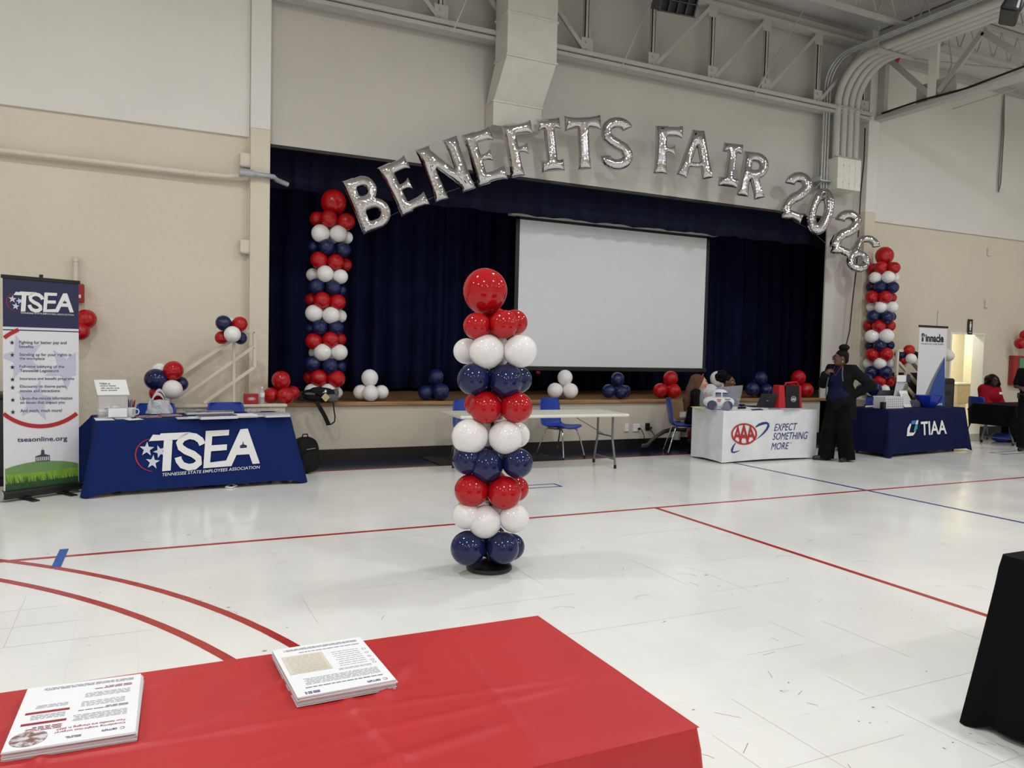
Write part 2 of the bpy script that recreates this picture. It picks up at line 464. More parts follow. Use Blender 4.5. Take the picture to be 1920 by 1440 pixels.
# curtain & valance ----------------------------------------------------------
M_velvet = mat('navy_velvet', (20, 26, 60), 0.85, var=0.3, scale=3, spec=0.15, stretch=(6, 1, .3))
M_velvet2 = mat('navy_velvet_valance', (19, 23, 46), 0.85, var=0.25, scale=3, spec=0.2)
rng = random.Random(3)
def pleat_profile(x0, x1, step, amp, jitter):
    xs = []; x = x0
    while x < x1:
        xs.append((x, amp * rng.uniform(.5, 1.0))); x += step * rng.uniform(1 - jitter, 1 + jitter)
    return xs
def PROF(t):
    # rounded fold with one steep edge
    return (sin(pi * t ** 0.7)) ** 1.3 if 0 < t < 1 else 0.0
def curtain(name, x0, x1, y, z0, z1, step, amp, m, label, cat, nv=10):
    pl = pleat_profile(x0, x1, step, amp, .35)
    cols = []
    for i in range(len(pl) - 1):
        a, am = pl[i]; b, _ = pl[i + 1]
        for k in range(10):
            t = k / 10
            cols.append((a + (b - a) * t, am * PROF(t)))
    mb = MB(); nc = len(cols)
    for j in range(nv + 1):
        q = j / nv; z = z0 + (z1 - z0) * q
        for i, (x, d) in enumerate(cols):
            g = 1 - .25 * q
            mb.v.append((x + .012 * sin(3 * q + x * 5), y - d * g, z + (.012 * sin(x * 7.3) if j == 0 else 0)))
    for j in range(nv):
        for i in range(nc - 1):
            mb.f.append((j * nc + i, j * nc + i + 1, (j + 1) * nc + i + 1, (j + 1) * nc + i))
    o = mb.build(name, m, smooth=180, thick=.006)
    return tag(o, label, cat)
curtain('stage_curtain', 1.05, 14.1, 13.0, .845, 5.1, .36, .27, M_velvet, 'dark navy pleated stage curtain hanging behind the projection screen', 'curtain')
curtain('stage_valance', 1.45, 12.2, 11.04, 3.665, 4.45, .36, .08, M_velvet2, 'short dark navy pleated valance across the top of the stage opening', 'valance', 4)
struct(MB().lo(1.515, 11.42, 10.5, 10.56, 4.085, 4.125).build('trim_4', M_black_base), 'dark track above the valance')

# projection screen -----------------------------------------------------------
SY = 11.38
a = at_y(975, 412, SY); b_ = at_y(1325, 447.5, SY); c_ = at_y(1316, 690.5, SY)
sx0, sx1, sz1, sz0 = a.x, b_.x, b_.z, c_.z
scr = thing('projection_screen', 'white projection screen with black border pulled down in front of the stage curtain', 'screen', ((sx0 + sx1) / 2, SY, sz0))
hw = (sx1 - sx0) / 2; hh = sz1 - sz0
MB().lo(-hw, hw, -.004, .004, 0, hh).build('screen_fabric', mat('screen_white', (226, 230, 236), 0.8, var=0.01), scr)
MB().lo(-hw - .07, -hw, -.005, .005, -.03, hh + .2).build('side_border', M_black, scr)
MB().lo(hw, hw + .07, -.005, .005, -.03, hh + .2).build('side_border', M_black, scr)
MB().lo(-hw - .09, hw + .09, -.02, .02, -.075, 0).build('weight_bar', M_black, scr, bevel=.01)
MB().lo(-hw - .07, hw + .07, -.005, .005, hh + .0, hh + .05).build('top_border', M_black, scr)
MB().lo(-hw - .2, hw + .2, -.1, .05, hh + .045, hh + .17).build('housing', mat('screen_housing', (190, 188, 180), 0.5), scr, bevel=.015)
MB().tube([(-hw + .36, -.012, -.10), (-hw + .36, -.03, -.115), (-hw + .42, -.03, -.115), (-hw + .42, -.012, -.09), (-hw + .36, -.012, -.09)], .008, 6).build('pull_loop', mat('red_cord', (150, 40, 40), .5), scr)

# doorway room -----------------------------------------------------------------
M_block = mat('cream_block', (240, 234, 206), 0.6, var=0.03, scale=2, bump=.15, bscale=30)
M_block2 = mat('cream_mortar', (206, 200, 176), 0.8)
M_doorwhite = mat('white_door_jamb', (240, 240, 232), 0.5, var=.02, bump=.1)
room_y1 = 13.0
struct(MB().lo(14.22, 14.35, WYB + .2, room_y1, 0, 2.7).build('wall_corridor_left', M_block))
struct(MB().lo(18.2, 18.35, WYB + .2, room_y1, 0, 2.7).build('wall_corridor_right', M_block))
struct(MB().lo(14.22, 18.3, WYB + .2, room_y1, 2.6, 2.7).build('ceiling_corridor', M_doorwhite))
cb = struct(MB().lo(14.22, 18.35, room_y1, room_y1 + .1, 0, 2.7).build('wall_corridor_rear', M_block2), 'cream painted block wall seen through the doorway')
me_b = MB().box((0, 0, 0), (.39, .012, .192)).mesh('block', M_block)
for r_ in range(13):
    for c in range(10):
        o = bpy.data.objects.new('block', me_b); COL.objects.link(o); o.parent = cb
        o.location = (14.45 + c * .4 + (.2 if r_ % 2 else 0), room_y1 - .004, .1 + r_ * .2)
        if o.location.x > 18.1:
            bpy.data.objects.remove(o)
# nearer inner wall, white reveal and the edge of the open door
sx_ = at_y(1807, 680, 11.7).x
struct(MB().lo(14.35, sx_, 11.7, 11.85, 0, 2.62).build('wall_corridor_stub', M_block), 'cream wall just inside the doorway')
rv = struct(MB().lo(DX1 - .012, DX1, WYB - .005, WYB + .24, 0, DZ).build('wall_reveal', M_doorwhite), 'white painted block reveal at the right of the doorway')
d1 = struct(MB().lo(DX0 - .05, DX0, WYB - .02, WYB + .2, 0, DZ + .03).lo(DX0, DX1, WYB - .02, WYB + .2, DZ, DZ + .03).build('trim_5', M_doorwhite), 'white door frame of the restroom doorway')
dr = struct(MB().lo(DX0 + .01, DX0 + .08, WYB + .22, WYB + .95, 0.01, 2.05).build('door_1', M_doorwhite, bevel=.006), 'white door standing open inside the doorway')
MB().tube([(DX0 + .08, WYB + .85, 1.02), (DX0 + .12, WYB + .85, 1.02), (DX0 + .12, WYB + .75, 1.02)], .012, 8).build('door_handle', M_galv, dr)
p0 = at_y(1794, 757, 11.2); p1 = at_y(1822, 718, 11.2)
ft = thing('wall_cabinet', 'small beige cabinet with white top inside the doorway', 'cabinet', ((p0.x + p1.x) / 2, 11.44, 0))
fw = (p1.x - p0.x)
M_cab = mat('beige_laminate', (212, 192, 160), .5)
MB().lo(-fw / 2, fw / 2, -.24, .24, p0.z, p1.z - .04).build('body', M_cab, ft, bevel=.01)
MB().lo(-fw / 2 - .02, fw / 2 + .02, -.26, .25, p1.z - .04, p1.z).build('countertop', M_doorwhite, ft, bevel=.008)
MB().lo(-.06, .2, -.15, .15, 0, p0.z).build('pedestal', M_block, ft)
cdoor = MB().lo(-fw / 2 + .02, fw / 2 - .02, -.252, -.24, p0.z + .03, p1.z - .07).build('door', M_cab, ft)
MB().cyl((fw / 2 - .08, -.28, p1.z - .15), (fw / 2 - .08, -.25, p1.z - .15), .018).build('knob', M_cab, cdoor)
for (lx, ly, en, lb_) in ((16.0, 11.2, 20, 'first'), (17.3, 12.45, 22, 'second')):
    room_l = thing('corridor_light', 'fluorescent ceiling light of the corridor behind the doorway, %s' % ('near the doorway' if lb_ == 'first' else 'farther inside'), 'light', (lx, ly, 2.55))
    MB().lo(-.5, .5, -.12, .12, 0, .045).build('housing', M_doorwhite, room_l)
    ld = bpy.data.lights.new('corridor_lamp', 'AREA'); ld.shape = 'RECTANGLE'; ld.size = .9; ld.size_y = .2; ld.energy = en; ld.color = (1, .97, .88)
    lo_ = bpy.data.objects.new('corridor_lamp', ld); COL.objects.link(lo_); lo_.parent = room_l; lo_.location = (0, 0, -.01)
# restroom sign
p = at_y(1818, 613, 10.49)
sg = thing('restroom_sign', 'small black restroom sign with white figure above the doorway', 'sign', (p.x, 10.485, p.z))
MB().lo(-.075, .075, -.012, 0, -.16, .16).build('plate', mat('sign_black', (16, 16, 18), .4), sg, bevel=.012)
fnS = lambda u, v, w: (u, -.013 - w, v)
M_signw = mat('sign_white', (235, 235, 235), .5)
mb = MB(); ring = [(.02 * cos(t * pi / 8), .095 + .02 * sin(t * pi / 8)) for t in range(16)]
put_poly(mb, ring, fnS); put_poly(mb, [(-.028, .07), (-.028, -.01), (-.018, -.01), (-.018, -.075), (.018, -.075), (.018, -.01), (.028, -.01), (.028, .07)], fnS)
put_text(mb, 'MEN', fnS, -.038, .038, -.13, -.1, bold=.01)
mb.build('figure', M_signw, sg)

# ------------------------------------------------------------------ stairs & railings
M_rail = mat('beige_rail_paint', (216, 207, 190), 0.5, var=.05)
M_stucco = mat('rough_stucco', (216, 207, 192), .8, var=.08, scale=20, bump=1.0, bscale=55)
struct(MB().lo(.12, 1.66, 9.96, 10.06, 0, .775).build('wall_knee', M_stucco), 'rough stucco knee wall beside the stage steps')
struct(MB().lo(.10, 1.68, 9.94, 10.08, .775, .81).build('trim_6', M_rail, bevel=.006), 'beige cap on the stucco knee wall')
struct(MB().lo(1.05, 1.66, 10.06, 10.5, 0, .785).build('floor_landing', M_stagewall), 'landing at stage height')
for i in range(4):
    struct(MB().lo(1.05 - .27 * (i + 1), 1.05 - .27 * i, 10.06, 10.45, 0, .785 - .157 * (i + 1)).build('floor_step', M_woodfl))
def px_rail(parent, Y, pts, w=.04, h=.04, name='rail', m=None):
    P = [at_y(x, y, Y) - parent.location for x, y in pts]
    mb = MB()
    for i in range(len(P) - 1):
        mb.bar(P[i], P[i + 1], w, h)
    return mb.build(name, m or M_rail, parent, bevel=.004)
ry = 10.01
rl = thing('stair_railing', 'beige tubular stair railing rising to the left end of the stage', 'railing', (.8, ry, .81))
Z = lambda x, y: (140 + x * .27778, 560 + y * .27778)
px_rail(rl, ry, [Z(655, 570), Z(735, 500), Z(1150, 222), Z(1215, 222), Z(1215, 465)], name='top_rail')
px_rail(rl, ry, [Z(668, 705), Z(1208, 325)], name='middle_rail')
px_rail(rl, ry, [Z(872, 705), Z(1215, 462)], name='lower_rail')
px_rail(rl, ry, [Z(1075, 285), Z(1075, 705)], name='post', w=.034, h=.034)
px_rail(rl, ry, [Z(652, 560), Z(652, 705)], name='post', w=.034, h=.034)
wr = thing('wall_handrail', 'thin beige handrail fixed to the wall behind the stair railing', 'handrail', (.8, 10.4, 1.2))
MB().bar(at_y(340, 695, 10.42) - wr.location, at_y(414, 646, 10.42) - wr.location, .035, .035).build('rail', M_rail, wr)
for px_ in ((352, 688), (404, 653)):
    q = at_y(*px_, 10.42) - wr.location
    MB().bar(q, (q.x, WYB - wr.location.y, q.z), .02, .02).build('bracket', M_rail, wr)
# right side stair landing and railing
struct(MB().lo(11.95, 13.05, 9.74, 10.5, 0, .785).build('floor_landing_right', M_stagewall), 'landing at the right end of the stage')
for i in range(4):
    struct(MB().lo(13.05 + .27 * i, 13.05 + .27 * (i + 1), 9.84, 10.45, 0, .785 - .157 * (i + 1)).build('floor_step', M_woodfl))
struct(MB().lo(11.93, 13.06, 9.705, 9.75, .74, .79).build('trim_7', M_woodlip, bevel=.006), 'wooden edge of the right landing')
rr = thing('stair_railing', 'beige tubular stair railing beside the tall white banner', 'railing', (13.0, 9.78, .785))
Z7 = lambda x, y: (1660 + x * .13193, 600 + y * .13193)
RY = 9.78
px_rail(rr, RY, [Z7(155, 790), Z7(172, 435), Z7(245, 435), Z7(620, 900)], name='top_rail', w=.05, h=.05)
px_rail(rr, RY, [Z7(185, 600), Z7(620, 1100)], name='middle_rail', w=.05, h=.05)
px_rail(rr, RY, [Z7(155, 790), Z7(420, 1085)], name='lower_rail', w=.05, h=.05)
px_rail(rr, RY, [Z7(290, 495), Z7(285, 1080)], name='post', w=.044, h=.044)

# ------------------------------------------------------------------ steel trusses, ceiling, duct
TY = 10.3
tr = thing('roof_truss', 'painted steel roof truss running along the wall above the stage', 'truss', (6.4, TY, 5.9))
def rel(p, o=tr):
    return Vector(p) - o.location
def chord(parent, a, b, leg=.09, t=.012, up=(0, 0, 1), name='chord'):
    """double angle iron"""
    mb = MB(); A = Vector(a); B = Vector(b); p, q = frame(B - A, up)
    for s in (-1, 1):
        mb.bar(A + p * s * (leg / 2 + .01) - q * leg / 2, B + p * s * (leg / 2 + .01) - q * leg / 2, leg, t, up)
        mb.bar(A + p * s * .012, B + p * s * .012, t, leg, up)
    return mb.build(name, M_steel, parent)
MB().lo(1.52 - 6.4, 12.1 - 6.4, -.09, .10, 0.0, .055).lo(1.52 - 6.4, 12.1 - 6.4, -.12, .10, .07, .13).build('bottom_chord', M_steel, tr, bevel=.004)
MB().lo(1.52 - 6.4, 12.1 - 6.4, -.10, .10, 1.30, 1.36).lo(1.52 - 6.4, 12.1 - 6.4, -.01, .02, 1.36, 1.52).build('top_chord', M_steel, tr, bevel=.004)
VX = [2.55, 3.73, 4.9, 6.05, 7.26, 8.43, 9.58, 10.78, 11.95]
for i, x in enumerate(VX):
    MB().lo(x - 6.4 - .04, x - 6.4 + .01, -.05, -.038, .1, 1.36).lo(x - 6.4 - .04, x - 6.4 - .028, -.05, .02, .1, 1.36).lo(x - 6.4 + .03, x - 6.4 + .045, -.05, .03, .1, 1.36).build('vertical', M_steel, tr)
    MB().lo(x - 6.4 - .10, x - 6.4 + .10, -.06, -.05, .1, .34).build('gusset', M_steel, tr)
    MB().lo(x - 6.4 - .12, x - 6.4 + .06, -.06, -.05, 1.12, 1.36).build('gusset', M_steel, tr)
    for dz in (.16, .27):
        MB().cyl((x - 6.4 - .015, -.06, dz), (x - 6.4 - .015, -.08, dz), .02, n=8).build('bolt', M_steel, tr)
for i in range(len(VX) - 1):
    if i == 3:
        continue
    if i < 4:
        a = (VX[i] - 6.4, -.03, 1.3); b = (VX[i + 1] - 6.4 - .06, -.03, .18)
    else:
        a = (VX[i] - 6.4 + .06, -.03, .18); b = (VX[i + 1] - 6.4 - .05, -.03, 1.3)
    MB().bar(a, b, .012, .075, up=(0, 1, 0)).bar(Vector(a) + Vector((0, -.03, 0)), Vector(b) + Vector((0, -.03, 0)), .06, .012, up=(0, 1, 0)).build('diagonal', M_steel, tr)
for (a, b) in (((1165, 127), (1221, 0)), ((1413, 180), (1513, 8)), ((849, 60), (878, -10))):
    MB().cyl(rel(at_y(*a, 10.05)), rel(at_y(*b, 9.9)), .011, n=6).build('brace_rod', M_steel, tr)

# truss towards the viewer at the right pilaster
TX = 12.42
t2 = thing('roof_truss', 'painted steel roof truss running from the right pilaster across the hall', 'truss', (TX, 10.3, 5.95))
YB = -20
MB().lo(-.10, .10, YB, .05, 0.0, .075).lo(-.06, .06, YB, .05, .075, .10).build('bottom_chord', M_steel, t2, bevel=.004)
MB().lo(-.10, .10, YB, .05, 1.22, 1.62).build('top_girder', M_steel, t2, bevel=.004)
q = lambda p: Vector(p) - t2.location
dg = [((10.12, 7.02), (9.26, 6.14)), ((8.36, 6.9), (9.10, 6.14)), ((8.36, 6.9), (7.60, 6.2)), ((6.6, 6.95), (7.5, 6.14))]
for (y0, z0), (y1, z1) in dg:
    MB().bar(q((TX, y0, z0)), q((TX, y1, z1)), .012, .11, up=(1, 0, 0)).bar(q((TX - .05, y0, z0)), q((TX - .05, y1, z1)), .10, .012, up=(1, 0, 0)).build('diagonal', M_steel, t2)
MB().lo(-.05, .05, -1.13, -1.03, .1, 1.25).lo(-.06, -.045, -1.16, -1.0, .1, 1.25).build('vertical', M_doorwhite, t2)  # white material on this steel member stands in for light falling on it
MB().lo(-.008, .008, -1.5, -.75, .08, .42).build('gusset', M_steel, t2)
MB().lo(-.05, .05, -.12, .02, .1, 1.3).build('column_head', M_steel, t2)
MB().tube([q((TX - .07, 10.2, 6.06)), q((TX - .07, 9.4, 6.08)), q((TX - .07, 8.6, 6.05)), q((TX - .07, 7.9, 6.10)), q((TX - .07, 7.0, 6.16))], .018, 6).build('cable', M_cable, t2)
MB().tube([q((TX + .06, 9.02, 7.0)), q((TX + .10, 8.98, 6.6)), q((TX + .06, 9.03, 6.35)), q((TX + .02, 8.95, 6.2)), q((TX + .0, 8.9, 6.1))], .014, 6).build('cable', M_steel, t2)
# joists
def joist(y, x0, x1, label, z0=6.98, z1=7.5):
    j = thing('roof_joist', label, 'joist', (x0, y, z0), group='open web joists under the roof deck')
    MB().lo(0, x1 - x0, -.05, .05, 0, .045).build('bottom_chord', M_steel, j)
    MB().lo(0, x1 - x0, -.05, .05, z1 - z0 + .02, z1 - z0 + .07).build('top_chord', M_steel, j)
    mb = MB(); n = int((x1 - x0) / .45); s = (x1 - x0) / n
    for k in range(n):
        mb.cyl((k * s, 0, .03), ((k + .5) * s, 0, z1 - z0 + .03), .012, n=6); mb.cyl(((k + .5) * s, 0, z1 - z0 + .03), ((k + 1) * s, 0, .03), .012, n=6)
    mb.build('web', M_steel, j)
JL = ['nearest the stage wall', 'second from the stage wall', 'third from the stage wall', 'fourth from the stage wall', 'fifth from the stage wall']
for k, y in enumerate((8.95, 7.4, 5.85, 4.3)):
    joist(y, 1.5, 12.0, 'open web steel joist left of the long girder, ' + JL[k])
for k, y in enumerate((9.2, 8.1, 7.0, 5.9, 4.8)):
    joist(y, 12.55, 20.9, 'open web steel joist right of the long girder, ' + JL[k])
wt_ = thing('wall_truss', 'slim painted steel beam along the top of the right wall', 'beam', (12.6, 10.38, 7.1))
MB().lo(0, 8.3, -.06, .06, 0, .10).build('chord', M_steel, wt_)
MB().cyl((.55, -.05, .13), (4.0, -1.2, .05), .02, n=6).build('brace_rod', M_steel, wt_)
MB().cyl((1.9, -.05, -.6), (4.1, -1.4, .25), .014, n=6).build('brace_rod', M_steel, wt_)

# duct
M_duct = mat('painted_duct', (208, 206, 198), 0.6, var=.05, scale=5)
dk = thing('air_duct', 'rectangular painted air duct bending into the wall above the stage', 'duct', (5.0, 10.3, 4.73))
def duct_sec(name, x0, x1, yf0, yb0, z0, yf1, yb1, z1):
    vs = [(x0, yf0, z0), (x1, yf0, z0), (x1, yb0, z0), (x0, yb0, z0), (x0, yf1, z1), (x1, yf1, z1), (x1, yb1, z1), (x0, yb1, z1)]
    vs = [Vector(p) - dk.location for p in vs]
    return MB().add(vs, [(3, 2, 1, 0), (4, 5, 6, 7), (0, 1, 5, 4), (1, 2, 6, 5), (2, 3, 7, 6), (3, 0, 4, 7)]).build(name, M_duct, dk, bevel=.004)
DXa, DXb = 4.53, 5.30
duct_sec('lower_section', DXa, DXb, 10.22, 10.497, 4.73, 10.22, 10.497, 5.07)
duct_sec('offset_section', DXa, DXb, 10.22, 10.497, 5.07, 9.80, 10.20, 5.58)
duct_sec('upper_section', DXa, DXb, 9.80, 10.20, 5.58, 9.80, 10.20, CEIL - .002)
for z, yf, yb in ((5.07, 10.205, 10.497), (5.58, 9.785, 10.215), (6.15, 9.785, 10.215)):
    MB().lo(DXa - .015 - 5, DXb + .015 - 5, yf - 10.3, yb - 10.3, z - .012 - 4.73, z + .012 - 4.73).build('flange', M_duct, dk)

# conduits: vertical on the wall, bending to run along the girder
cd = thing('conduit_bundle', 'bundle of large painted conduits bending from the wall onto the girder', 'conduit', (11.5, 10.25, 4.55))
def bend(x, yv, z0, zt, R, yend, n=8):
    pts = [(x, yv, z0)]
    for k in range(n + 1):
        a = k / n * pi / 2
        pts.append((x, yv - R + R * cos(a), zt - R + R * sin(a)))
    pts.append((x, yend, zt))
    return [Vector(p) - cd.location for p in pts]
for k, x in enumerate((11.24, 11.405, 11.565, 11.715)):
    MB().tube(bend(x, 10.22, 5.0, 6.76, .72, -4.0), .064, 14).build('conduit', M_conduit, cd, smooth=60)
    for zz in (5.12, 6.0):
        MB().lo(x - .08 - 11.5, x + .08 - 11.5, -.105, -.09, zz - 4.55, zz + .025 - 4.55).build('strap', M_steel, cd)
for x, r in ((11.13, .02), (11.06, .02), (11.0, .018)):
    MB().tube(bend(x, 10.30, 4.35, 6.84, .5, -4.0), r, 8).build('thin_conduit', M_galv, cd, smooth=60)
for k in range(4):
    x0 = 11.17 + k * .146
    MB().lo(x0 - 11.5, x0 + .142 - 11.5, -.16, .24, 0, .55).build('junction_box', mat('cream_box', (226, 224, 214), .5), cd, bevel=.006)
    MB().lo(x0 + .13 - 11.5, x0 + .142 - 11.5, -.168, -.16, .1, .12).lo(x0 + .13 - 11.5, x0 + .142 - 11.5, -.168, -.16, .4, .42).build('latch', M_galv, cd)
MB().lo(11.0 - 11.5, 11.9 - 11.5, -1.02, -.97, 2.09, 2.13).build('strut_hanger', M_steel, cd)
MB().cyl((-.45, -1.0, 2.12), (-.45, -1.0, 3.05), .008, n=6).build('hanger_rod', M_galv, cd)
ws = thing('wall_shelf', 'small grey metal bracket shelf on the wall left of the conduits', 'bracket', at_y(1535, 342, 10.4))
MB().lo(-.17, .17, -.2, .1, -.02, .0).lo(-.17, -.15, -.2, .1, 0, .06).build('shelf', M_galv, ws)
MB().bar((-.1, .1, -.2), (-.1, -.18, -.02), .02, .02).bar((.1, .1, -.2), (.1, -.18, -.02), .02, .02).build('bracket_arm', M_galv, ws)
# hanging black power cable beside right pilaster
pts = [(1621, 235), (1614, 262), (1606, 285), (1617, 270)]
kab = [at_y(1622, 240, 10.28), at_y(1620, 300, 10.28), at_y(1614, 360, 10.28), at_y(1610, 430, 10.28), at_y(1606, 500, 10.28), at_y(1598, 570, 10.28), at_y(1593, 620, 10.28), at_y(1586, 650, 10.28), at_y(1584, 720, 10.28)]
kc = thing('hanging_cable', 'long black cable hanging down beside the right pilaster', 'cable', kab[-1])
MB().tube([p - kab[-1] for p in kab], .012, 6).build('cable', M_cable, kc, smooth=60)
# wire loop on right wall
wl = thing('hanging_strap', 'long thin grey strap loop hanging on the upper right wall', 'strap', at_y(1872, 360, 10.42))
MB().tube([at_y(1883, 178, 10.42) - wl.location, at_y(1878, 260, 10.42) - wl.location, at_y(1872, 340, 10.42) - wl.location, (0, 0, 0), at_y(1876, 345, 10.42) - wl.location, at_y(1882, 250, 10.42) - wl.location, at_y(1883, 178, 10.42) - wl.location], .014, 6).build('strap', mat('grey_strap', (130, 128, 124), .7), wl, smooth=60)
# pipes on the left wall
pl = thing('wall_pipe', 'beige painted pipe running along the left wall to the pilaster', 'pipe', (0, 10.4, 3.63))
MB().tube([(-6, 0, .07), (-1.4, 0, .01), (.68, 0, -.005), (1.0, 0, 0.0), (1.18, -.02, .03)], .035, 10).build('pipe', M_rail, pl, smooth=60)
MB().tube([(1.16, -.09, .05), (1.3, -.09, .05), (1.55, -.09, .04), (1.6, .03, .03), (1.75, .1, .0)], .032, 10).cyl((1.13, -.09, .05), (1.3, -.09, .05), .05).build('grey_elbow', M_galv, pl, smooth=60)
MB().cyl((.62, 0, -.004), (.66, 0, -.004), .045, n=12).cyl((-.75, 0, .006), (-.72, 0, .006), .042, n=12).build('coupling', M_rail, pl, smooth=60)
for i, (py) in enumerate((300, 462)):
    p = at_y(459, py, 10.45)
    hb = thing('junction_plate', 'beige metal plate on the wall beside the left pilaster, %s of two' % ('upper' if i == 0 else 'lower'), 'plate', p)
    MB().lo(-.06, .07, -.05, .04, -.08, .08).build('plate', M_rail, hb, bevel=.006)
    MB().lo(-.05, .06, -.055, -.02, -.095, -.08).build('flange', M_galv, hb)
# red fire-alarm bell and conduit on left wall
p = at_y(149, 550, 10.42)
fa = thing('fire_alarm', 'red fire alarm box on the wall beside the tall banner', 'alarm', p)
M_fire = mat('fire_red', (150, 24, 28), .4)
MB().lo(-.1, .05, -.06, .07, -.11, .11).build('box', M_fire, fa, bevel=.015)
MB().lo(-.09, .02, -.075, -.06, -.06, -.02).build('strobe', mat('strobe_lens', (210, 210, 205), .2), fa, bevel=.006)
p = at_y(142, 510, 10.44)
fp = thing('wall_conduit', 'short beige conduit rising above the red fire alarm', 'conduit', p)
MB().cyl((0, 0, -.25), (0, 0, .12), .028, n=12).cyl((0, 0, .12), (0, 0, .17), .034, n=12).build('conduit', M_rail, fp, smooth=60)
# outlets on stage front
for i, ((x, y), lb, dark) in enumerate((((1175, 802), 'blank white plate on the stage front, leftmost of the row', 0), ((1193, 802), 'white double outlet with black plug on the stage front', 0), ((1214, 800), 'black outlet with adapter on the stage front', 1))):
    p = at_y(x, y, 10.49)
    ot = thing('wall_outlet', lb, 'outlet', p)
    MB().lo(-.04 - .025 * (i == 1), .04 + .025 * (i == 1), -.012, .012, -.06, .06).build('plate', M_black if dark else M_signw, ot, bevel=.004)
    if i:
        MB().lo(.02, .06, -.05, -.01, -.03, .0).build('plug', M_black, ot, bevel=.004)
# cardboard box dispenser on stage front
p = at_y(1272, 768, 10.4)
cbx = thing('cardboard_box', 'small brown cardboard box against the stage front behind the seated woman', 'box', (p.x, 10.37, p.z - .145))
MB().lo(-.13, .13, -.1, .1, 0, .29).build('carton', mat('cardboard', (160, 128, 92), .8), cbx, bevel=.004)
MB().lo(-.07, .05, -.103, -.1, .03, .12).build('label', M_signw, cbx)
MB().lo(-.12, .12, -.08, .12, -.03, 0).build('bracket', M_steel, cbx)
MB().lo(-.05, .05, .02, .12, -.36, -.03).build('bracket', M_steel, cbx)
# small plates on the right wall
for i, (x, y) in enumerate(((1857, 472), (1852, 570))):
    p = at_y(x, y, 10.45 if y > 450 else 10.45)
    MBo = MB().lo(-.05, .05, -.02, .02, -.08, .08).build('wall_plate', M_beige, loc=(p.x, 10.48, p.z), bevel=.006)
    tag(MBo, 'small beige blank plate on the right wall, %s of two' % ('upper' if i == 0 else 'lower'), 'plate')

# ceiling items --------------------------------------------------------------
def high_bay(x, y, lab):
    t = thing('high_bay_lamp', lab, 'lamp', (x, y, LAMP_Z), group='high-bay lamps of the hall')
    MB().lathe([(.24, 0), (.25, .02), (.22, .10), (.12, .17), (.09, .30), (.03, .31)], 20).build('reflector', M_doorwhite, t, smooth=40)
    MB().cyl((0, 0, .3), (0, 0, CEIL - LAMP_Z), .01, n=6).build('hanger', M_galv, t)
    l = bpy.data.lights.new('high_bay_light', 'AREA'); l.shape = 'DISK'; l.size = .42; l.energy = LAMP_W; l.color = (.975, .985, 1.0)
    o = bpy.data.objects.new('high_bay_light', l); COL.objects.link(o); o.parent = t; o.location = (0, 0, -.012)
for i, (x, y) in enumerate(LAMP_XY):
    high_bay(x, y, 'white high-bay roof lamp, %s of the row %s' % (('leftmost', 'second from left', 'middle one', 'fourth from left', 'rightmost')[i % 5], ('farthest behind the camera', 'second behind the camera', 'just before the camera', 'nearest the stage')[i // 5]))
# grid louvre speaker (dark) hanging near the truss
p = at_y(1270, 5, 9.2)
gs = thing('hanging_heater', 'dark louvred unit hanging below the roof near the duct', 'heater', p)
gs.rotation_euler = (RAD(24), RAD(6), RAD(-18))
M_dark = mat('dark_grille', (56, 58, 64), .5)
MB().lo(-.27, .27, -.02, .4, -.13, .5).build('housing', M_dark, gs, bevel=.01)
mb = MB()
for k in range(5):
    mb.lo(-.27 + k * .1275, -.255 + k * .1275, -.14, -.02, -.15, .5)
for k in range(5):
    mb.lo(-.27, .27, -.14, -.02, -.15 + k * .155, -.135 + k * .155)
mb.build('grille', M_dark, gs)
MB().cyl((0, .2, .5), (0, .25, 1.1), .012, n=6).build('hanger', M_galv, gs)
p = at_z(1896, 8, 6.3)
sp = thing('ceiling_loudspeaker', 'black loudspeaker hanging at the upper right corner', 'loudspeaker', p)
sp.rotation_euler = (RAD(20), 0, RAD(35))
MB().box((.3, .0, .06), (.62, .24, .26), top=(1, .7)).build('cabinet', M_black, sp, bevel=.04)
MB().lathe([(.07, 0), (.07, .01), (.02, .02)], 16, M=Matrix.Rotation(RAD(90), 3, 'X'), c=(.15, -.12, .05)).build('driver', mat('speaker_cone', (40, 40, 42), .5), sp)
MB().cyl((.3, 0, .15), (.3, 0, 1.2), .015, n=6).build('hanger', M_galv, sp)
# red scrap caught on the truss
tag(MB().add([(0, 0, 0), (.16, -.02, .03), (.10, .0, -.13), (.08, .03, -.02)], [(0, 1, 3), (1, 2, 3), (2, 0, 3), (0, 2, 1)]).build('red_pennant', mat('red_cloth_scrap', (170, 24, 28), .6), loc=at_y(1676, 106, 9.95)), 'small red scrap of cloth caught on the roof truss', 'cloth')
# dark case at far left
p = at_z(2, 900)
cs = thing('equipment_case', 'black equipment case against the wall behind the tall banner', 'case', (-1.75, 10.15, 0))
MB().lo(-.45, .50, -.25, .25, .03, .9).build('body', mat('case_black', (34, 36, 42), .5), cs, bevel=.02)
MB().lo(-.45, .5, -.27, .27, .9, .95).build('lid', M_black, cs, bevel=.01)
MB().lo(-.45, .50, -.25, .25, .0, .03).build('skid', M_black, cs)
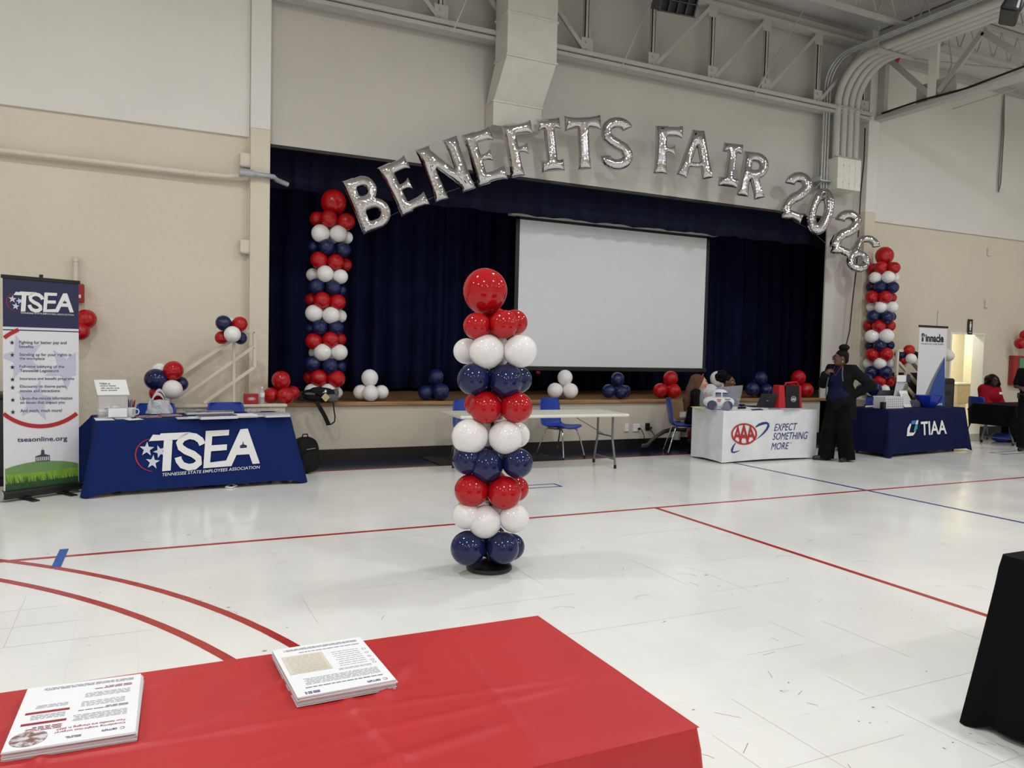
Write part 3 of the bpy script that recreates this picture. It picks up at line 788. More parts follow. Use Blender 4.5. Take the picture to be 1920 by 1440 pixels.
# black speaker on right near doorway
p = at_z(1782, 790)
p0 = at_y(1788, 709, 9.95)
bs = thing('floor_loudspeaker', 'tall black plastic loudspeaker standing beside the doorway', 'loudspeaker', (p0.x - .27, 10.12, 0))
MB().lo(-.27, .27, -.22, .22, 0.0, p0.z).build('cabinet', M_black, bs, bevel=.05, seg=3)
MB().lo(-.2, .2, -.228, -.215, .2, p0.z - .12).build('grille', M_dark, bs, bevel=.01)
MB().lo(-.10, .10, -.236, -.225, p0.z - .32, p0.z - .24).build('handle', mat('handle_dark', (36, 37, 40), .4), bs, bevel=.01)
# black mass under right stairs
tag(MB().lo(12.6, 14.0, 10.38, 10.44, .8, 1.28).build('black_curtain_panel', mat('black_cloth_panel', (14, 14, 16), .9), bevel=.01), 'black panel standing behind the right stair railing', 'panel')
# restroom-side fire cabinet
p0 = at_y(1893, 722, 10.45); p1 = at_y(1911, 667, 10.45)
fc = thing('fire_cabinet', 'red fire extinguisher cabinet on the right wall', 'cabinet', (p0.x, 10.43, p0.z))
MB().lo(0, p1.x - p0.x + .25, -.05, .06, 0, p1.z - p0.z).build('body', mat('cabinet_red', (160, 40, 40), .5), fc, bevel=.008)
MB().lo(.17, .35, -.07, -.05, p1.z - p0.z - .3, p1.z - p0.z - .05).build('tag', mat('green_tag', (90, 150, 110), .6), fc)
# floor mat
tag(MB().lo(3.6, 5.45, 9.58, 10.4, .0026, .012).build('floor_mat', mat('black_rubber', (20, 19, 19), .7, bump=.3)), 'black rubber mat lying on the floor before the stage', 'mat')

# ================================================================== BALLOONS
def latex(name, rgb):
    return mat(name, rgb, 0.08, var=0.04, scale=3, spec=0.45, sub=0.0)
M_bal = {'r': latex('red_latex', (176, 16, 24)), 'w': latex('white_latex', (236, 234, 234)), 'n': latex('navy_latex', (22, 33, 78))}
def balloon_profile():
    pr = [(0.004, -1.17), (.05, -1.165), (.045, -1.13), (.02, -1.10), (.10, -1.06)]
    n = 15
    for i in range(1, n):
        t = -pi / 2 + pi * i / n
        r = cos(t); z = sin(t)
        if z < 0:
            z *= 1.06; r *= 1 + .03 * z
        if i == 1:
            r *= .98
        pr.append((r, z))
    pr.append((0.01, 1.0))
    return pr
BAL_ME = {}
for k_, m_ in M_bal.items():
    BAL_ME[k_] = MB().lathe(balloon_profile(), 24).mesh('balloon', m_, smooth=60)
def balloon(parent, c, r, k, axis, stretch=1.0):
    o = bpy.data.objects.new('balloon', BAL_ME[k]); COL.objects.link(o); o.parent = parent
    o.location = c
    o.rotation_mode = 'QUATERNION'
    o.rotation_quaternion = Vector((0, 0, 1)).rotation_difference(Vector(axis).normalized())
    o.scale = (r, r, r * stretch)
    return o
def view_dirs(p):
    """unit vectors (towards camera horizontally, image right) at a point"""
    v = Vector((-p[0], -p[1], 0)).normalized()
    return v, Vector((-v.y, v.x, 0))
def column(name, label, base, layers, conv, rad, pole_h, base_disc=True, big=None):
    t = thing(name, label, 'balloon column', base)
    tow, right = view_dirs(base)
    for row in layers:
        k = row[0]
        zs = []
        for (x, y, r, *fl) in row[1]:
            px, py = conv(x, y)
            ctr = Vector(base)
            # position on the vertical plane through the pole facing the camera
            q = at_plane(px, py, base, tow)
            dx = (q - ctr).dot(right)
            back = bool(fl)
            dmax = max(0.02, rad * rad - dx * dx)
            dep = (-.35 if back else 1.0) * min(sqrt(dmax), rad) * (1 if not back else 1)
            q = at_plane(px, py, Vector(base) + tow * dep, tow)
            w = depth(q)
            rr = r * conv.s * w / FPX
            loc = q - ctr
            ax = Vector((loc.x, loc.y, 0))
            balloon(t, loc, rr * .985, k, ax if ax.length > .02 else tow, 1.03)
            zs.append(loc.z)
        zc = sum(zs) / len(zs)
        rr_ = .8 * rad
        # far-side balloon of the cluster
        balloon(t, -tow * rad * .95 + Vector((0, 0, zc)), row[2] if len(row) > 2 else rad * .93, k, -tow, 1.03)
    if big:
        x, y, r = big; px, py = conv(x, y); q = at_plane(px, py, base, tow)
        balloon(t, q - Vector(base), r * conv.s * depth(q) / FPX, 'r', (0, 0, 1), 1.02)
    MB().cyl((0, 0, 0), (0, 0, pole_h), .013, n=8).build('pole', M_black, t, smooth=60)
    if base_disc:
        MB().lathe([(.155, 0), (.165, .012), (.16, .03), (.12, .05), (.05, .06), (.025, .065)], 28).build('base', mat('base_black', (22, 18, 18), .35), t, smooth=40)
    else:
        MB().lathe([(.15, 0), (.15, .02), (.03, .03)], 20).build('base', M_black, t, smooth=40)
    return t
def conv_of(ox, oy, s):
    f = lambda x, y: (ox + x * s, oy + y * s)
    f.s = s
    return f
B = 'b'
cv = conv_of(820, 480, .43011)
cbase = at_z(917, 1067)
column('balloon_column', 'balloon column with black round base standing alone on the gym floor', cbase, [
    ('r', [(172, 305, 60), (290, 298, 64), (335, 290, 58, B)]),
    ('w', [(128, 415, 58, B), (217, 417, 78), (362, 415, 74)]),
    ('n', [(158, 537, 72), (300, 543, 74), (352, 540, 60, B)]),
    ('r', [(175, 645, 58, B), (210, 660, 73), (345, 660, 70)]),
    ('w', [(142, 787, 80), (297, 790, 76), (345, 780, 58, B)]),
    ('n', [(130, 890, 64), (216, 914, 73), (350, 903, 67)]),
    ('r', [(148, 1022, 74), (292, 1032, 75), (340, 1015, 58, B)]),
    ('w', [(126, 1130, 62), (207, 1158, 74), (335, 1142, 65)]),
    ('n', [(134, 1273, 77), (284, 1273, 72), (320, 1268, 60, B)])], cv, .135, 1.62, True, (208, 152, 97))
cl = conv_of(540, 340, .30534)
lb = at_y(608, 742, 10.79); lb.z = .785
column('balloon_column', 'tall balloon column standing on the stage behind a backpack, below the silver letter B', lb, [
    ('r', [(180, 232, 47, B), (252, 230, 54), (358, 248, 53)]),
    ('w', [(200, 320, 57), (310, 322, 54), (358, 345, 40, B)]),
    ('n', [(160, 402, 43, B), (238, 402, 50), (340, 420, 47)]),
    ('r', [(190, 483, 53), (293, 495, 50), (350, 512, 42, B)]),
    ('w', [(155, 575, 43, B), (228, 568, 53), (322, 585, 46)]),
    ('n', [(175, 645, 50), (278, 653, 48), (322, 668, 38, B)]),
    ('r', [(150, 727, 43, B), (210, 730, 53), (305, 742, 50)]),
    ('w', [(160, 810, 54), (265, 823, 55), (318, 828, 42, B)]),
    ('n', [(142, 903, 42, B), (195, 897, 50), (295, 897, 48)]),
    ('r', [(158, 982, 52), (262, 972, 52), (314, 970, 42, B)]),
    ('w', [(168, 1052, 40, B), (212, 1050, 55), (315, 1050, 51)]),
    ('n', [(152, 1120, 50), (257, 1135, 50), (315, 1135, 42, B)]),
    ('r', [(138, 1205, 42, B), (188, 1208, 55), (297, 1213, 55)]),
    ('w', [(150, 1290, 50), (245, 1290, 50), (298, 1298, 38, B)])], cl, .165, 2.55, False, (280, 130, 78))
cr = conv_of(1580, 440, .22222)
rb = at_y(1652, 735, 10.02); rb.z = .785
column('balloon_column', 'tall balloon column beside the right pilaster under the silver digit 6', rb, [
    ('r', [(250, 285, 47, B), (323, 277, 55), (432, 280, 52)]),
    ('w', [(275, 362, 50), (385, 358, 55), (435, 362, 40, B)]),
    ('n', [(245, 440, 43, B), (318, 440, 55), (420, 445, 53)]),
    ('r', [(248, 525, 56), (360, 525, 56), (412, 532, 42, B)]),
    ('w', [(242, 610, 43, B), (322, 613, 52), (418, 612, 50)]),
    ('n', [(258, 690, 54), (378, 697, 54), (410, 692, 40, B)]),
    ('r', [(222, 767, 46, B), (305, 772, 55), (398, 770, 47, B)]),
    ('w', [(247, 858, 58), (370, 855, 62)]),
    ('n', [(236, 938, 42, B), (313, 935, 54), (394, 933, 42, B)]),
    ('r', [(250, 1012, 57), (367, 1010, 58)]),
    ('w', [(217, 1087, 45, B), (315, 1088, 52), (403, 1085, 45, B)]),
    ('n', [(240, 1160, 54), (360, 1160, 58)]),
    ('r', [(310, 1238, 52), (400, 1235, 46, B)]),
    ('w', [(240, 1320, 44, B), (350, 1310, 46)])], cr, .165, 2.55, False, (353, 178, 75))

def cluster(label, Y, conv, items, zfloor=None, name='balloon_cluster'):
    """items: (x,y,r,colour[,depth offset])"""
    P = []
    for (x, y, r, k, *dz) in items:
        px, py = conv(x, y)
        yy = Y + (dz[0] if dz else 0)
        q = at_y(px, py, yy)
        P.append((q, r * conv.s * depth(q) / FPX, k))
    c = sum((p[0] for p in P), Vector()) / len(P)
    zb = min(p[0].z - p[1] for p in P)
    if zfloor is not None:
        dzv = zfloor - zb
        zb = zfloor
    else:
        dzv = 0
    t = thing(name, label, 'balloon cluster', (c.x, c.y, zb))
    for q, r, k in P:
        ax = q - c
        balloon(t, q + Vector((0, 0, dzv if abs(dzv) < .06 else 0)) - t.location, r * .985, k, ax, 1.03)
    return t
z3 = conv_of(460, 600, .20833)
SZ = .79
cluster('four red balloons at the left end of the stage lip beside a water bottle', 10.21, z3, [(322, 508, 84, 'r'), (230, 645, 72, 'r'), (363, 650, 78, 'r', -.1), (425, 620, 62, 'r', .15)], SZ)
cluster('four white balloons on the stage lip right of the backpack', 10.62, z3, [(1120, 512, 77, 'w'), (1040, 640, 68, 'w', .06), (1128, 650, 75, 'w', -.1), (1225, 640, 65, 'w', .06)], SZ)
cluster('navy balloons on the stage lip left of the lone balloon column', 10.66, z3, [(1715, 510, 72, 'n'), (1622, 648, 68, 'n'), (1758, 642, 80, 'n', -.06), (1700, 640, 70, 'n', .2)], SZ)
z5 = conv_of(980, 660, .17708)
cluster('white balloons on the stage lip above the empty folding table', 10.64, z5, [(448, 275, 82, 'w'), (342, 410, 82, 'w'), (505, 413, 82, 'w', -.06), (430, 420, 75, 'w', .2)], SZ)
cluster('navy balloons on the stage lip under the middle of the projection screen', 10.64, z5, [(1005, 283, 74, 'n'), (910, 408, 76, 'n'), (1040, 415, 78, 'n', -.06), (1082, 410, 68, 'n', .16)], SZ)
cluster('red balloons on the stage lip under the right part of the projection screen', 10.64, z5, [(1565, 282, 80, 'r'), (1455, 407, 78, 'r'), (1597, 412, 78, 'r', -.06), (1520, 412, 72, 'r', .2)], SZ)
z6 = conv_of(1240, 620, .20833)
cluster('white balloons on the stage lip behind the two seated women', 10.64, z6, [(508, 425, 70, 'w'), (440, 535, 66, 'w', -.05), (525, 530, 62, 'w', .1), (575, 530, 62, 'w')], SZ)
cluster('navy balloons on the stage lip behind the open laptop', 10.64, z6, [(893, 432, 64, 'n'), (818, 530, 66, 'n'), (945, 540, 64, 'n', -.05), (885, 540, 60, 'n', .2)], SZ)
cluster('red balloons on the stage lip behind the red and black bag', 10.64, z6, [(1233, 428, 67, 'r'), (1300, 537, 66, 'r', -.05), (1170, 537, 64, 'r'), (1235, 537, 62, 'r', .2)], SZ)
cluster('white balloons on the stage lip hidden behind the standing woman', 10.64, z6, [(1478, 470, 40, 'w', .1), (1460, 548, 44, 'w'), (1468, 548, 40, 'w', .34)], SZ)
z8 = conv_of(1580, 440, .22222)
cluster('navy balloons at the foot of the right balloon column', 9.80, z8, [(205, 1225, 50, 'n'), (265, 1300, 62, 'n', -.05), (160, 1310, 50, 'n')], SZ)
z2 = conv_of(140, 560, .27778)
cluster('red, white and navy balloons tied to the lower end of the left stair railing', 9.88, z2, [(575, 490, 55, 'w', .14), (665, 487, 67, 'r'), (548, 545, 74, 'n'), (660, 614, 66, 'w', -.1), (712, 575, 52, 'n', .12), (565, 635, 60, 'r', .06)])
cluster('red, white and navy balloons tied to the upper end of the left stair railing', 9.88, z2, [(1005, 165, 53, 'n'), (1052, 172, 44, 'w', .16), (1113, 172, 52, 'r'), (1065, 240, 56, 'w', -.1), (992, 262, 45, 'r', .08), (1118, 265, 45, 'n', .1)])
cluster('red balloons on the wall half hidden by the tall banner at left', 10.385, z2, [(75, 140, 68, 'r'), (38, 220, 60, 'r', -.05), (-20, 160, 60, 'r')])
z7 = conv_of(1560, 560, .22222)
cluster('red, white and navy balloons tied to the top of the right stair railing', 9.72, z7, [(650, 435, 47, 'r'), (667, 507, 45, 'w', -.08), (575, 470, 46, 'n', .12), (600, 520, 40, 'r', .1), (700, 478, 36, 'n', .1)])
cluster('white balloons at the right edge of the tall white banner', 10.26, z7, [(978, 482, 50, 'w'), (955, 460, 44, 'w', .1), (900, 490, 46, 'n', .1)])
cluster('red balloons on the right wall above the fire cabinet', 10.3, z7, [(1632, 310, 46, 'r'), (1590, 377, 48, 'r', -.05), (1670, 385, 46, 'r')])

# ================================================================== FOIL LETTERS
M_foil = mat('silver_foil', (200, 200, 203), 0.035, metal=1.0, var=0.02, scale=5, bump=.03, bscale=14)
def stroke(pts, hw, n=None):
    """polygon around a centre line with half width per point"""
    P = [Vector((p[0], p[1])) for p in pts]
    hw = hw if isinstance(hw, (list, tuple)) else [hw] * len(P)
    Lf = []; Rt = []
    for i, p in enumerate(P):
        d = (P[min(i + 1, len(P) - 1)] - P[max(i - 1, 0)]).normalized(); nrm = Vector((-d.y, d.x))
        Lf.append(p + nrm * hw[i]); Rt.append(p - nrm * hw[i])
    return [tuple(p) for p in Lf] + [tuple(p) for p in reversed(Rt)]
def fbar(a, b, w, f0=1.25, f1=1.25, n=8):
    """straight bar, half width w, flaring at its ends"""
    pts = []; hw = []
    for i in range(n + 1):
        t = i / n; pts.append((a[0] + (b[0] - a[0]) * t, a[1] + (b[1] - a[1]) * t))
        hw.append(w * (1 + (f0 - 1) * max(0, 1 - t * 3) ** 1.5 + (f1 - 1) * max(0, 1 - (1 - t) * 3) ** 1.5))
    return stroke(pts, hw)
def arc(cx, cy, rx, ry, a0, a1, n=20):
    return [(cx + rx * cos(RAD(a0 + (a1 - a0) * i / n)), cy + ry * sin(RAD(a0 + (a1 - a0) * i / n))) for i in range(n + 1)]
def taper(n, w, e0=1, e1=1):
    return [w * (e0 + (1 - e0) * min(1, i / n * 4)) * (e1 + (1 - e1) * min(1, (1 - i / n) * 4)) for i in range(n + 1)]
LET = {
    'E': [fbar((.125, 0), (.125, 1), .118, 1.1, 1.1), fbar((.05, .88), (.56, .88), .10, 1.2, 1.35), fbar((.05, .12), (.60, .12), .10, 1.2, 1.35), fbar((.12, .50), (.44, .50), .062, 1, 1.9)],
    'E_': [fbar((.15, 0), (.15, 1), .145, 1, 1), fbar((.05, .87), (.62, .87), .125, 1, 1.3), fbar((.05, .13), (.66, .13), .125, 1, 1.3), fbar((.15, .51), (.50, .51), .075, 1, 1.6)],
    'F': [fbar((.125, 0), (.125, 1), .122, 1.2, 1.1), fbar((.05, .88), (.57, .88), .10, 1.2, 1.35), fbar((.12, .50), (.43, .50), .062, 1, 1.9)],
    'F_': [fbar((.15, 0), (.15, 1), .14, 1.15, 1), fbar((.05, .87), (.62, .87), .125, 1, 1.3), fbar((.15, .50), (.48, .50), .075, 1, 1.6)],
    'N': [fbar((.12, 0), (.12, 1), .112, 1.25, 1.25), fbar((.66, 0), (.66, 1), .112, 1.25, 1.25), fbar((.10, .95), (.68, .05), .105, 1, 1)],
    'I': [fbar((.0, .88), (.44, .88), .095, 1.15, 1.15), fbar((.22, .95), (.22, .05), .108, 1, 1), fbar((.0, .115), (.44, .115), .095, 1.15, 1.15)],
    'I_': [fbar((.0, .87), (.46, .87), .12, 1.1, 1.1), fbar((.23, .95), (.23, .05), .12, 1, 1), fbar((.0, .12), (.46, .12), .12, 1.1, 1.1)],
    'T': [fbar((-.02, .87), (.68, .87), .102, 1.4, 1.4), fbar((.33, .92), (.33, 0), .112, 1, 1.15)],
    'T_': [fbar((-.02, .86), (.68, .86), .125, 1.3, 1.3), fbar((.33, .92), (.33, 0), .125, 1, 1.15)],
    'A': [fbar((.085, 0), (.34, 1), .106, 1.15, 1), fbar((.645, 0), (.39, 1), .106, 1.15, 1), fbar((.18, .27), (.54, .27), .055, 1, 1), fbar((.26, .93), (.46, .93), .07, 1, 1)],
    'A_': [fbar((.09, 0), (.34, 1), .115, 1.15, 1), fbar((.63, 0), (.38, 1), .115, 1.15, 1), fbar((.18, .27), (.54, .27), .07, 1, 1), fbar((.25, .92), (.47, .92), .09, 1, 1)],
    'S': [stroke(arc(.33, .74, .21, .16, 15, 200, 16)[:-1] + [(.15, .62), (.24, .55), (.36, .48), (.47, .42)] + arc(.33, .27, .21, .16, 30, -185, 18), .105)],
    'R': [fbar((.12, 0), (.12, 1), .112, 1.2, 1), stroke([(.1, .895)] + arc(.30, .70, .19, .195, 90, -90, 16) + [(.12, .505)], .105), fbar((.30, .48), (.50, 0), .105, 1, 1.2)],
    'B': [fbar((.12, 0), (.12, 1), .105, 1, 1), stroke([(.08, .895)] + arc(.30, .73, .165, .165, 90, -90, 16) + [(.1, .565)], .095), stroke([(.1, .47)] + arc(.34, .285, .20, .185, 90, -90, 18) + [(.08, .10)], .10)],
    '2': [stroke(arc(.24, .74, .165, .16, 185, -35, 20) + [(.31, .55), (.20, .46), (.125, .36), (.105, .24), (.12, .15)], .10), stroke([(.08, .13), (.17, .115), (.26, .13), (.36, .115), (.46, .10)], [.10, .10, .085, .085, .095])],
    '2_': [stroke(arc(.30, .70, .22, .19, 170, -40, 20) + [(.36, .45), (.22, .33), (.13, .20), (.12, .12)], .105), fbar((.02, .12), (.62, .12), .125, 1, 1.1)],
    '0': [stroke(arc(.26, .50, .165, .395, 90, 455, 48), [.095 + .022 * abs(cos(RAD(i * 7.6))) for i in range(49)])],
    '0_': [stroke(arc(.30, .50, .20, .385, 90, 455, 48), [.115 + .02 * abs(cos(RAD(i * 7.6))) for i in range(49)])],
    '6': [stroke(arc(.33, .66, .23, .25, 30, 150, 12) + [(.115, .58), (.09, .40)], .09), stroke(arc(.275, .285, .175, .185, 0, 360, 36), .095)],
    '6_': [stroke(arc(.36, .66, .26, .24, 35, 150, 12) + [(.125, .58), (.10, .40)], .105), stroke(arc(.31, .30, .195, .19, 0, 360, 36), .115)],
}
def poly_sdf(P, poly):
    """signed distance (negative inside) and closest points for many points"""
    Q = np.array(poly); A = Q; Bq = np.roll(Q, -1, 0)
    best = np.full(len(P), 1e9); cp = np.zeros_like(P); par = np.zeros(len(P)); inside = np.zeros(len(P), bool)
    s0 = 0.0
    for a, b in zip(A, Bq):
        d = b - a; L2 = d @ d + 1e-12
        t = np.clip(((P - a) @ d) / L2, 0, 1); c = a + t[:, None] * d
        dd = ((P - c) ** 2).sum(1); m = dd < best
        best[m] = dd[m]; cp[m] = c[m]; par[m] = s0 + t[m] * sqrt(L2)
        s0 += sqrt(L2)
        cond = (a[1] > P[:, 1]) != (b[1] > P[:, 1])
        xi = (b[0] - a[0]) * (P[:, 1] - a[1]) / (b[1] - a[1] + 1e-15) + a[0]
        inside ^= cond & (P[:, 0] < xi)
    d = np.sqrt(best)
    return np.where(inside, -d, d), cp, par
def inside_nz(P, poly):
    """non-zero winding test"""
    w = np.zeros(len(P), int); n = len(poly)
    for i in range(n):
        a = poly[i]; b = poly[(i + 1) % n]
        cr = (b[0] - a[0]) * (P[:, 1] - a[1]) - (P[:, 0] - a[0]) * (b[1] - a[1])
        w += ((a[1] <= P[:, 1]) & (b[1] > P[:, 1]) & (cr > 0)).astype(int)
        w -= ((a[1] > P[:, 1]) & (b[1] <= P[:, 1]) & (cr < 0)).astype(int)
    return w != 0
FOIL_ME = {}
def foil_mesh(ch):
    if ch in FOIL_ME:
        return FOIL_ME[ch]
    polys = LET[ch]
    allp = np.array([p for q in polys for p in q])
    h = .0125
    lo = allp.min(0) - 3 * h; hi = allp.max(0) + 3 * h
    nx = int((hi[0] - lo[0]) / h) + 2; ny = int((hi[1] - lo[1]) / h) + 2
    X, Yg = np.meshgrid(lo[0] + h * np.arange(nx), lo[1] + h * np.arange(ny), indexing='ij')
    P = np.stack([X.ravel(), Yg.ravel()], 1)
    D = np.full(len(P), 1e9); CP = np.zeros_like(P); PAR = np.zeros(len(P)); dep = np.zeros(len(P))
    for q in polys:
        # strokes may overlap themselves: use segment distance with non-zero winding
        d, c, par = poly_sdf(P, q)
        ins = inside_nz(P, q)
        d = np.where(ins, -np.abs(d), np.abs(d))
        m = d < D
        D[m] = d[m]; CP[m] = c[m]; PAR[m] = par[m]
    D = D.reshape(nx, ny); mask = D < -h * .25
    phi = np.zeros((nx, ny))
    for it in range(700):
        s = np.zeros_like(phi)
        s[1:-1, 1:-1] = (phi[2:, 1:-1] + phi[:-2, 1:-1] + phi[1:-1, 2:] + phi[1:-1, :-2] + h * h) / 4
        phi = np.where(mask, s, 0)
    z = 1.12 * np.sqrt(2 * phi)
    parr = PAR.reshape(nx, ny)
    pk = .14 if ch in 'BSR206' else .05
    z = z * (1 - pk * (0.5 + 0.5 * np.sin(parr * 2 * pi / .075)) * np.exp(D / .055))
    idx = -np.ones((nx, ny, 2), int); verts = []; faces = []
    CPg = CP.reshape(nx, ny, 2)
    for i in range(nx - 1):
        for j in range(ny - 1):
            cs = [(i, j), (i + 1, j), (i + 1, j + 1), (i, j + 1)]
            if not any(mask[c] for c in cs):
                continue
            fr = []; bk = []
            for c in cs:
                if idx[c][0] < 0:
                    if mask[c]:
                        x, y = X[c], Yg[c]
                        idx[c][0] = len(verts); verts.append((x, -z[c], y)); idx[c][1] = len(verts); verts.append((x, z[c], y))
                    else:
                        x, y = CPg[c]
                        idx[c][0] = idx[c][1] = len(verts); verts.append((x, 0, y))
                fr.append(int(idx[c][0])); bk.append(int(idx[c][1]))
            faces.append(tuple(fr)); faces.append(tuple(reversed(bk)))
    V = np.array(verts)
    cx = (allp[:, 0].min() + allp[:, 0].max()) / 2
    V[:, 0] -= cx
    mb = MB(); mb.v = [tuple(p) for p in V]; mb.f = faces
    FOIL_ME[ch] = mb.mesh('foil_letter', M_foil, smooth=180)
    return FOIL_ME[ch]
LETTERS = [('B', (712, 429), (672, 329)), ('E', (779, 395), (734.7, 302.6)), ('N', (854.3, 367.2), (817.3, 267.7)), ('E', (923.8, 343.2), (893.3, 244.8)),
           ('F', (985, 329.4), (966.2, 230.7)), ('I', (1037.8, 322.4), (1027.4, 220.8)), ('T', (1096.4, 317.6), (1092, 217.3)), ('S', (1156, 320), (1157, 220)),
           ('F', (1250.8, 326.7), (1254, 236.4)), ('A', (1302, 333), (1309.4, 245.5)), ('I', (1364, 351.5), (1375.8, 268)), ('R', (1407, 369.7), (1420, 286.4)),
           ('2', (1480.3, 415), (1502.7, 323.3)), ('0', (1526.7, 439.2), (1548.3, 354.2)), ('2', (1572, 480), (1597, 394.2)), ('6', (1602, 510), (1632, 442))]
LABEL_L = ['first letter, beside the left balloon column', 'second letter, between B and N', 'third letter', 'fourth letter, between N and F', 'fifth letter, in front of the air duct', 'sixth letter, between F and T', 'seventh letter, beside S', 'eighth letter, ending the first word',
           'starting the second word', 'after F in the second word', 'between A and R', 'ending the second word', 'first digit after the words', 'between the two digits 2', 'beside the digit 6', 'beside the right balloon column']
LY = 10.05
arch_pts = []
for (ch, bot, top), lb_ in zip(LETTERS, LABEL_L):
    me_ = foil_mesh(ch)
    a_ = at_y(*bot, LY); b_ = at_y(*top, LY)
    up = b_ - a_; hgt = up.length
    o = bpy.data.objects.new('foil_balloon', me_); COL.objects.link(o)
    o.location = a_
    yawl = -atan2(a_.x, a_.y) * .72
    o.rotation_euler = (Matrix.Rotation(atan2(up.x, up.z), 3, 'Y') @ Matrix.Rotation(yawl, 3, 'Z')).to_euler()
    o.scale = (hgt, hgt * .9, hgt)
    tag(o, 'silver foil balloon %s, %s' % ('letter ' + ch if ch.isalpha() else 'digit ' + ch, lb_), 'foil balloon', 'silver foil balloons of the arch')
    arch_pts.append(a_ + up * .12 + Vector((0, .12, 0)))
pts_ = arch_pts
line_ = thing('balloon_line', 'thin clear line carrying the arch of silver letters', 'line', pts_[0])
MB().tube([p - pts_[0] for p in pts_], .0015, 5).build('line', mat('clear_line', (150, 150, 150), .3), line_)

# ================================================================== FURNITURE
M_blue = mat('blue_plastic', (28, 62, 158), .38, var=.05, spec=.5)
M_chrome = mat('chrome_tube', (190, 190, 192), .12, metal=1.0, var=.02)
M_cap = mat('black_foot', (20, 20, 20), .6)
def make_chair(label, loc, rotz):
    t = thing('stacking_chair', label, 'chair', loc, rotz, 'blue stacking chairs')
    prof = [(-.235, .425), (-.225, .445), (-.15, .447), (-.02, .432), (.10, .428), (.165, .440), (.20, .475), (.222, .555), (.245, .66), (.262, .765), (.27, .835), (.272, .85)]
    wid = [.19, .205, .218, .222, .222, .222, .222, .222, .22, .212, .195, .165]
    def fn(u, v):
        f = v * (len(prof) - 1); i = min(int(f), len(prof) - 2); q = f - i
        y = prof[i][0] + (prof[i + 1][0] - prof[i][0]) * q; z = prof[i][1] + (prof[i + 1][1] - prof[i][1]) * q
        w = wid[i] + (wid[i + 1] - wid[i]) * q
        x = (u - .5) * 2
        k = abs(x) ** 3
        lift = .03 * k
        bk = max(0, min(1, (v - .5) * 4))
        return (x * w, y - lift * bk * 1.2, z + lift * (1 - bk))
    MB().sheet(fn, 14, 33).build('seat_shell', M_blue, t, smooth=180, thick=.008)
    for sx in (-1, 1):
        l1_ = MB().tube([(sx * .15, -.14, .42), (sx * .165, -.17, .40), (sx * .19, -.205, .30), (sx * .235, -.27, .012)], .0115, 10).build('leg', M_chrome, t, smooth=60)
        l2_ = MB().tube([(sx * .15, .12, .42), (sx * .165, .15, .40), (sx * .185, .18, .30), (sx * .225, .265, .012)], .0115, 10).build('leg', M_chrome, t, smooth=60)
        MB().tube([(sx * .15, -.14, .42), (sx * .15, .12, .42)], .0115, 8).build('seat_frame', M_chrome, t, smooth=60)
        for (fx, fy, lq) in ((.235, -.27, l1_), (.225, .265, l2_)):
            MB().cyl((sx * fx, fy, 0), (sx * fx, fy, .03), .017, .014, 10).build('foot', M_cap, lq, smooth=60)
    MB().cyl((-.15, 0, .415), (.15, 0, .415), .011, n=8).build('cross_tube', M_chrome, t, smooth=60)
    return t
ch0 = make_chair('blue plastic chair facing right behind the empty white folding table', at_z(1050, 856), RAD(20))
def chair(label, loc, rotz):
    return copy_thing(ch0, loc, rotz, label)
chair('blue plastic chair behind the blue covered table with a plastic bag in front of it', Vector((at_y(296, 760, 9.75).x, 9.50, 0)), RAD(5))
chair('blue plastic chair behind paper stacks on the blue covered table', Vector((at_y(425, 760, 9.8).x, 9.54, 0)), RAD(3))
chair('blue plastic chair mostly hidden behind the lone balloon column', Vector((at_y(890, 765, 9.75).x, 9.75, 0)), RAD(8))
chair('blue plastic chair under the woman with long brown hair', Vector((at_y(1282, 780, 9.72).x, 9.72, 0)), RAD(62))
chair('blue plastic chair under the woman in the royal blue top', Vector((at_y(1362, 780, 9.85).x, 9.85, 0)), RAD(40))
chair('blue plastic chair behind the navy covered table', Vector((at_y(1638, 765, 9.75).x, 9.53, 0)), RAD(0))
chair('blue plastic chair under the woman in the red top', Vector((at_y(1848, 790, 9.62).x, 9.62, 0)), RAD(75))

M_tabletop = mat('white_table_plastic', (226, 226, 214), .45, var=.02, bump=.08, bscale=120)
M_greyleg = mat('grey_table_steel', (120, 122, 126), .35, metal=.3)
def folding_table(label, loc, rotz, L, D, H, top=M_tabletop):
    t = thing('folding_table', label, 'table', loc, rotz)
    MB().lo(-L / 2, L / 2, -D / 2, D / 2, H - .042, H).build('tabletop', top, t, bevel=.018, seg=3)
    for s in (-1, 1):
        x = s * (L / 2 - .15)
        for sy in (-1, 1):
            lg_ = MB().tube([(x, sy * .20, H - .04), (x, sy * .20, .40), (x, sy * .215, .34), (x, sy * .285, .08), (x, sy * .29, 0.03)], .016, 10).build('leg', M_greyleg, t, smooth=60)
            MB().cyl((x, sy * .29, 0), (x, sy * .29, .05), .019, n=10).build('foot', M_cap, lg_, smooth=60)
        MB().cyl((x, -.2, .42), (x, .2, .42), .011, n=8).build('leg_crossbar', M_greyleg, t, smooth=60)
        MB().cyl((x, -.27, .12), (x, .27, .12), .011, n=8).build('leg_crossbar', M_greyleg, t, smooth=60)
        MB().bar((x, 0, .42), (x - s * .5, 0, H - .05), .02, .008).build('brace', M_greyleg, t)
    return t
folding_table('bare white plastic folding table standing empty before the stage', (4.72, 9.03, 0), RAD(-2.5), 2.38, .76, .74)
folding_table('folding table hidden under the blue cloth with white printed letters', (.555, 9.25, 0), RAD(6), 1.83, .70, .735)
folding_table('folding table hidden under the white fitted cloth', (8.415, 8.965, 0), 0, 1.80, .66, .74)
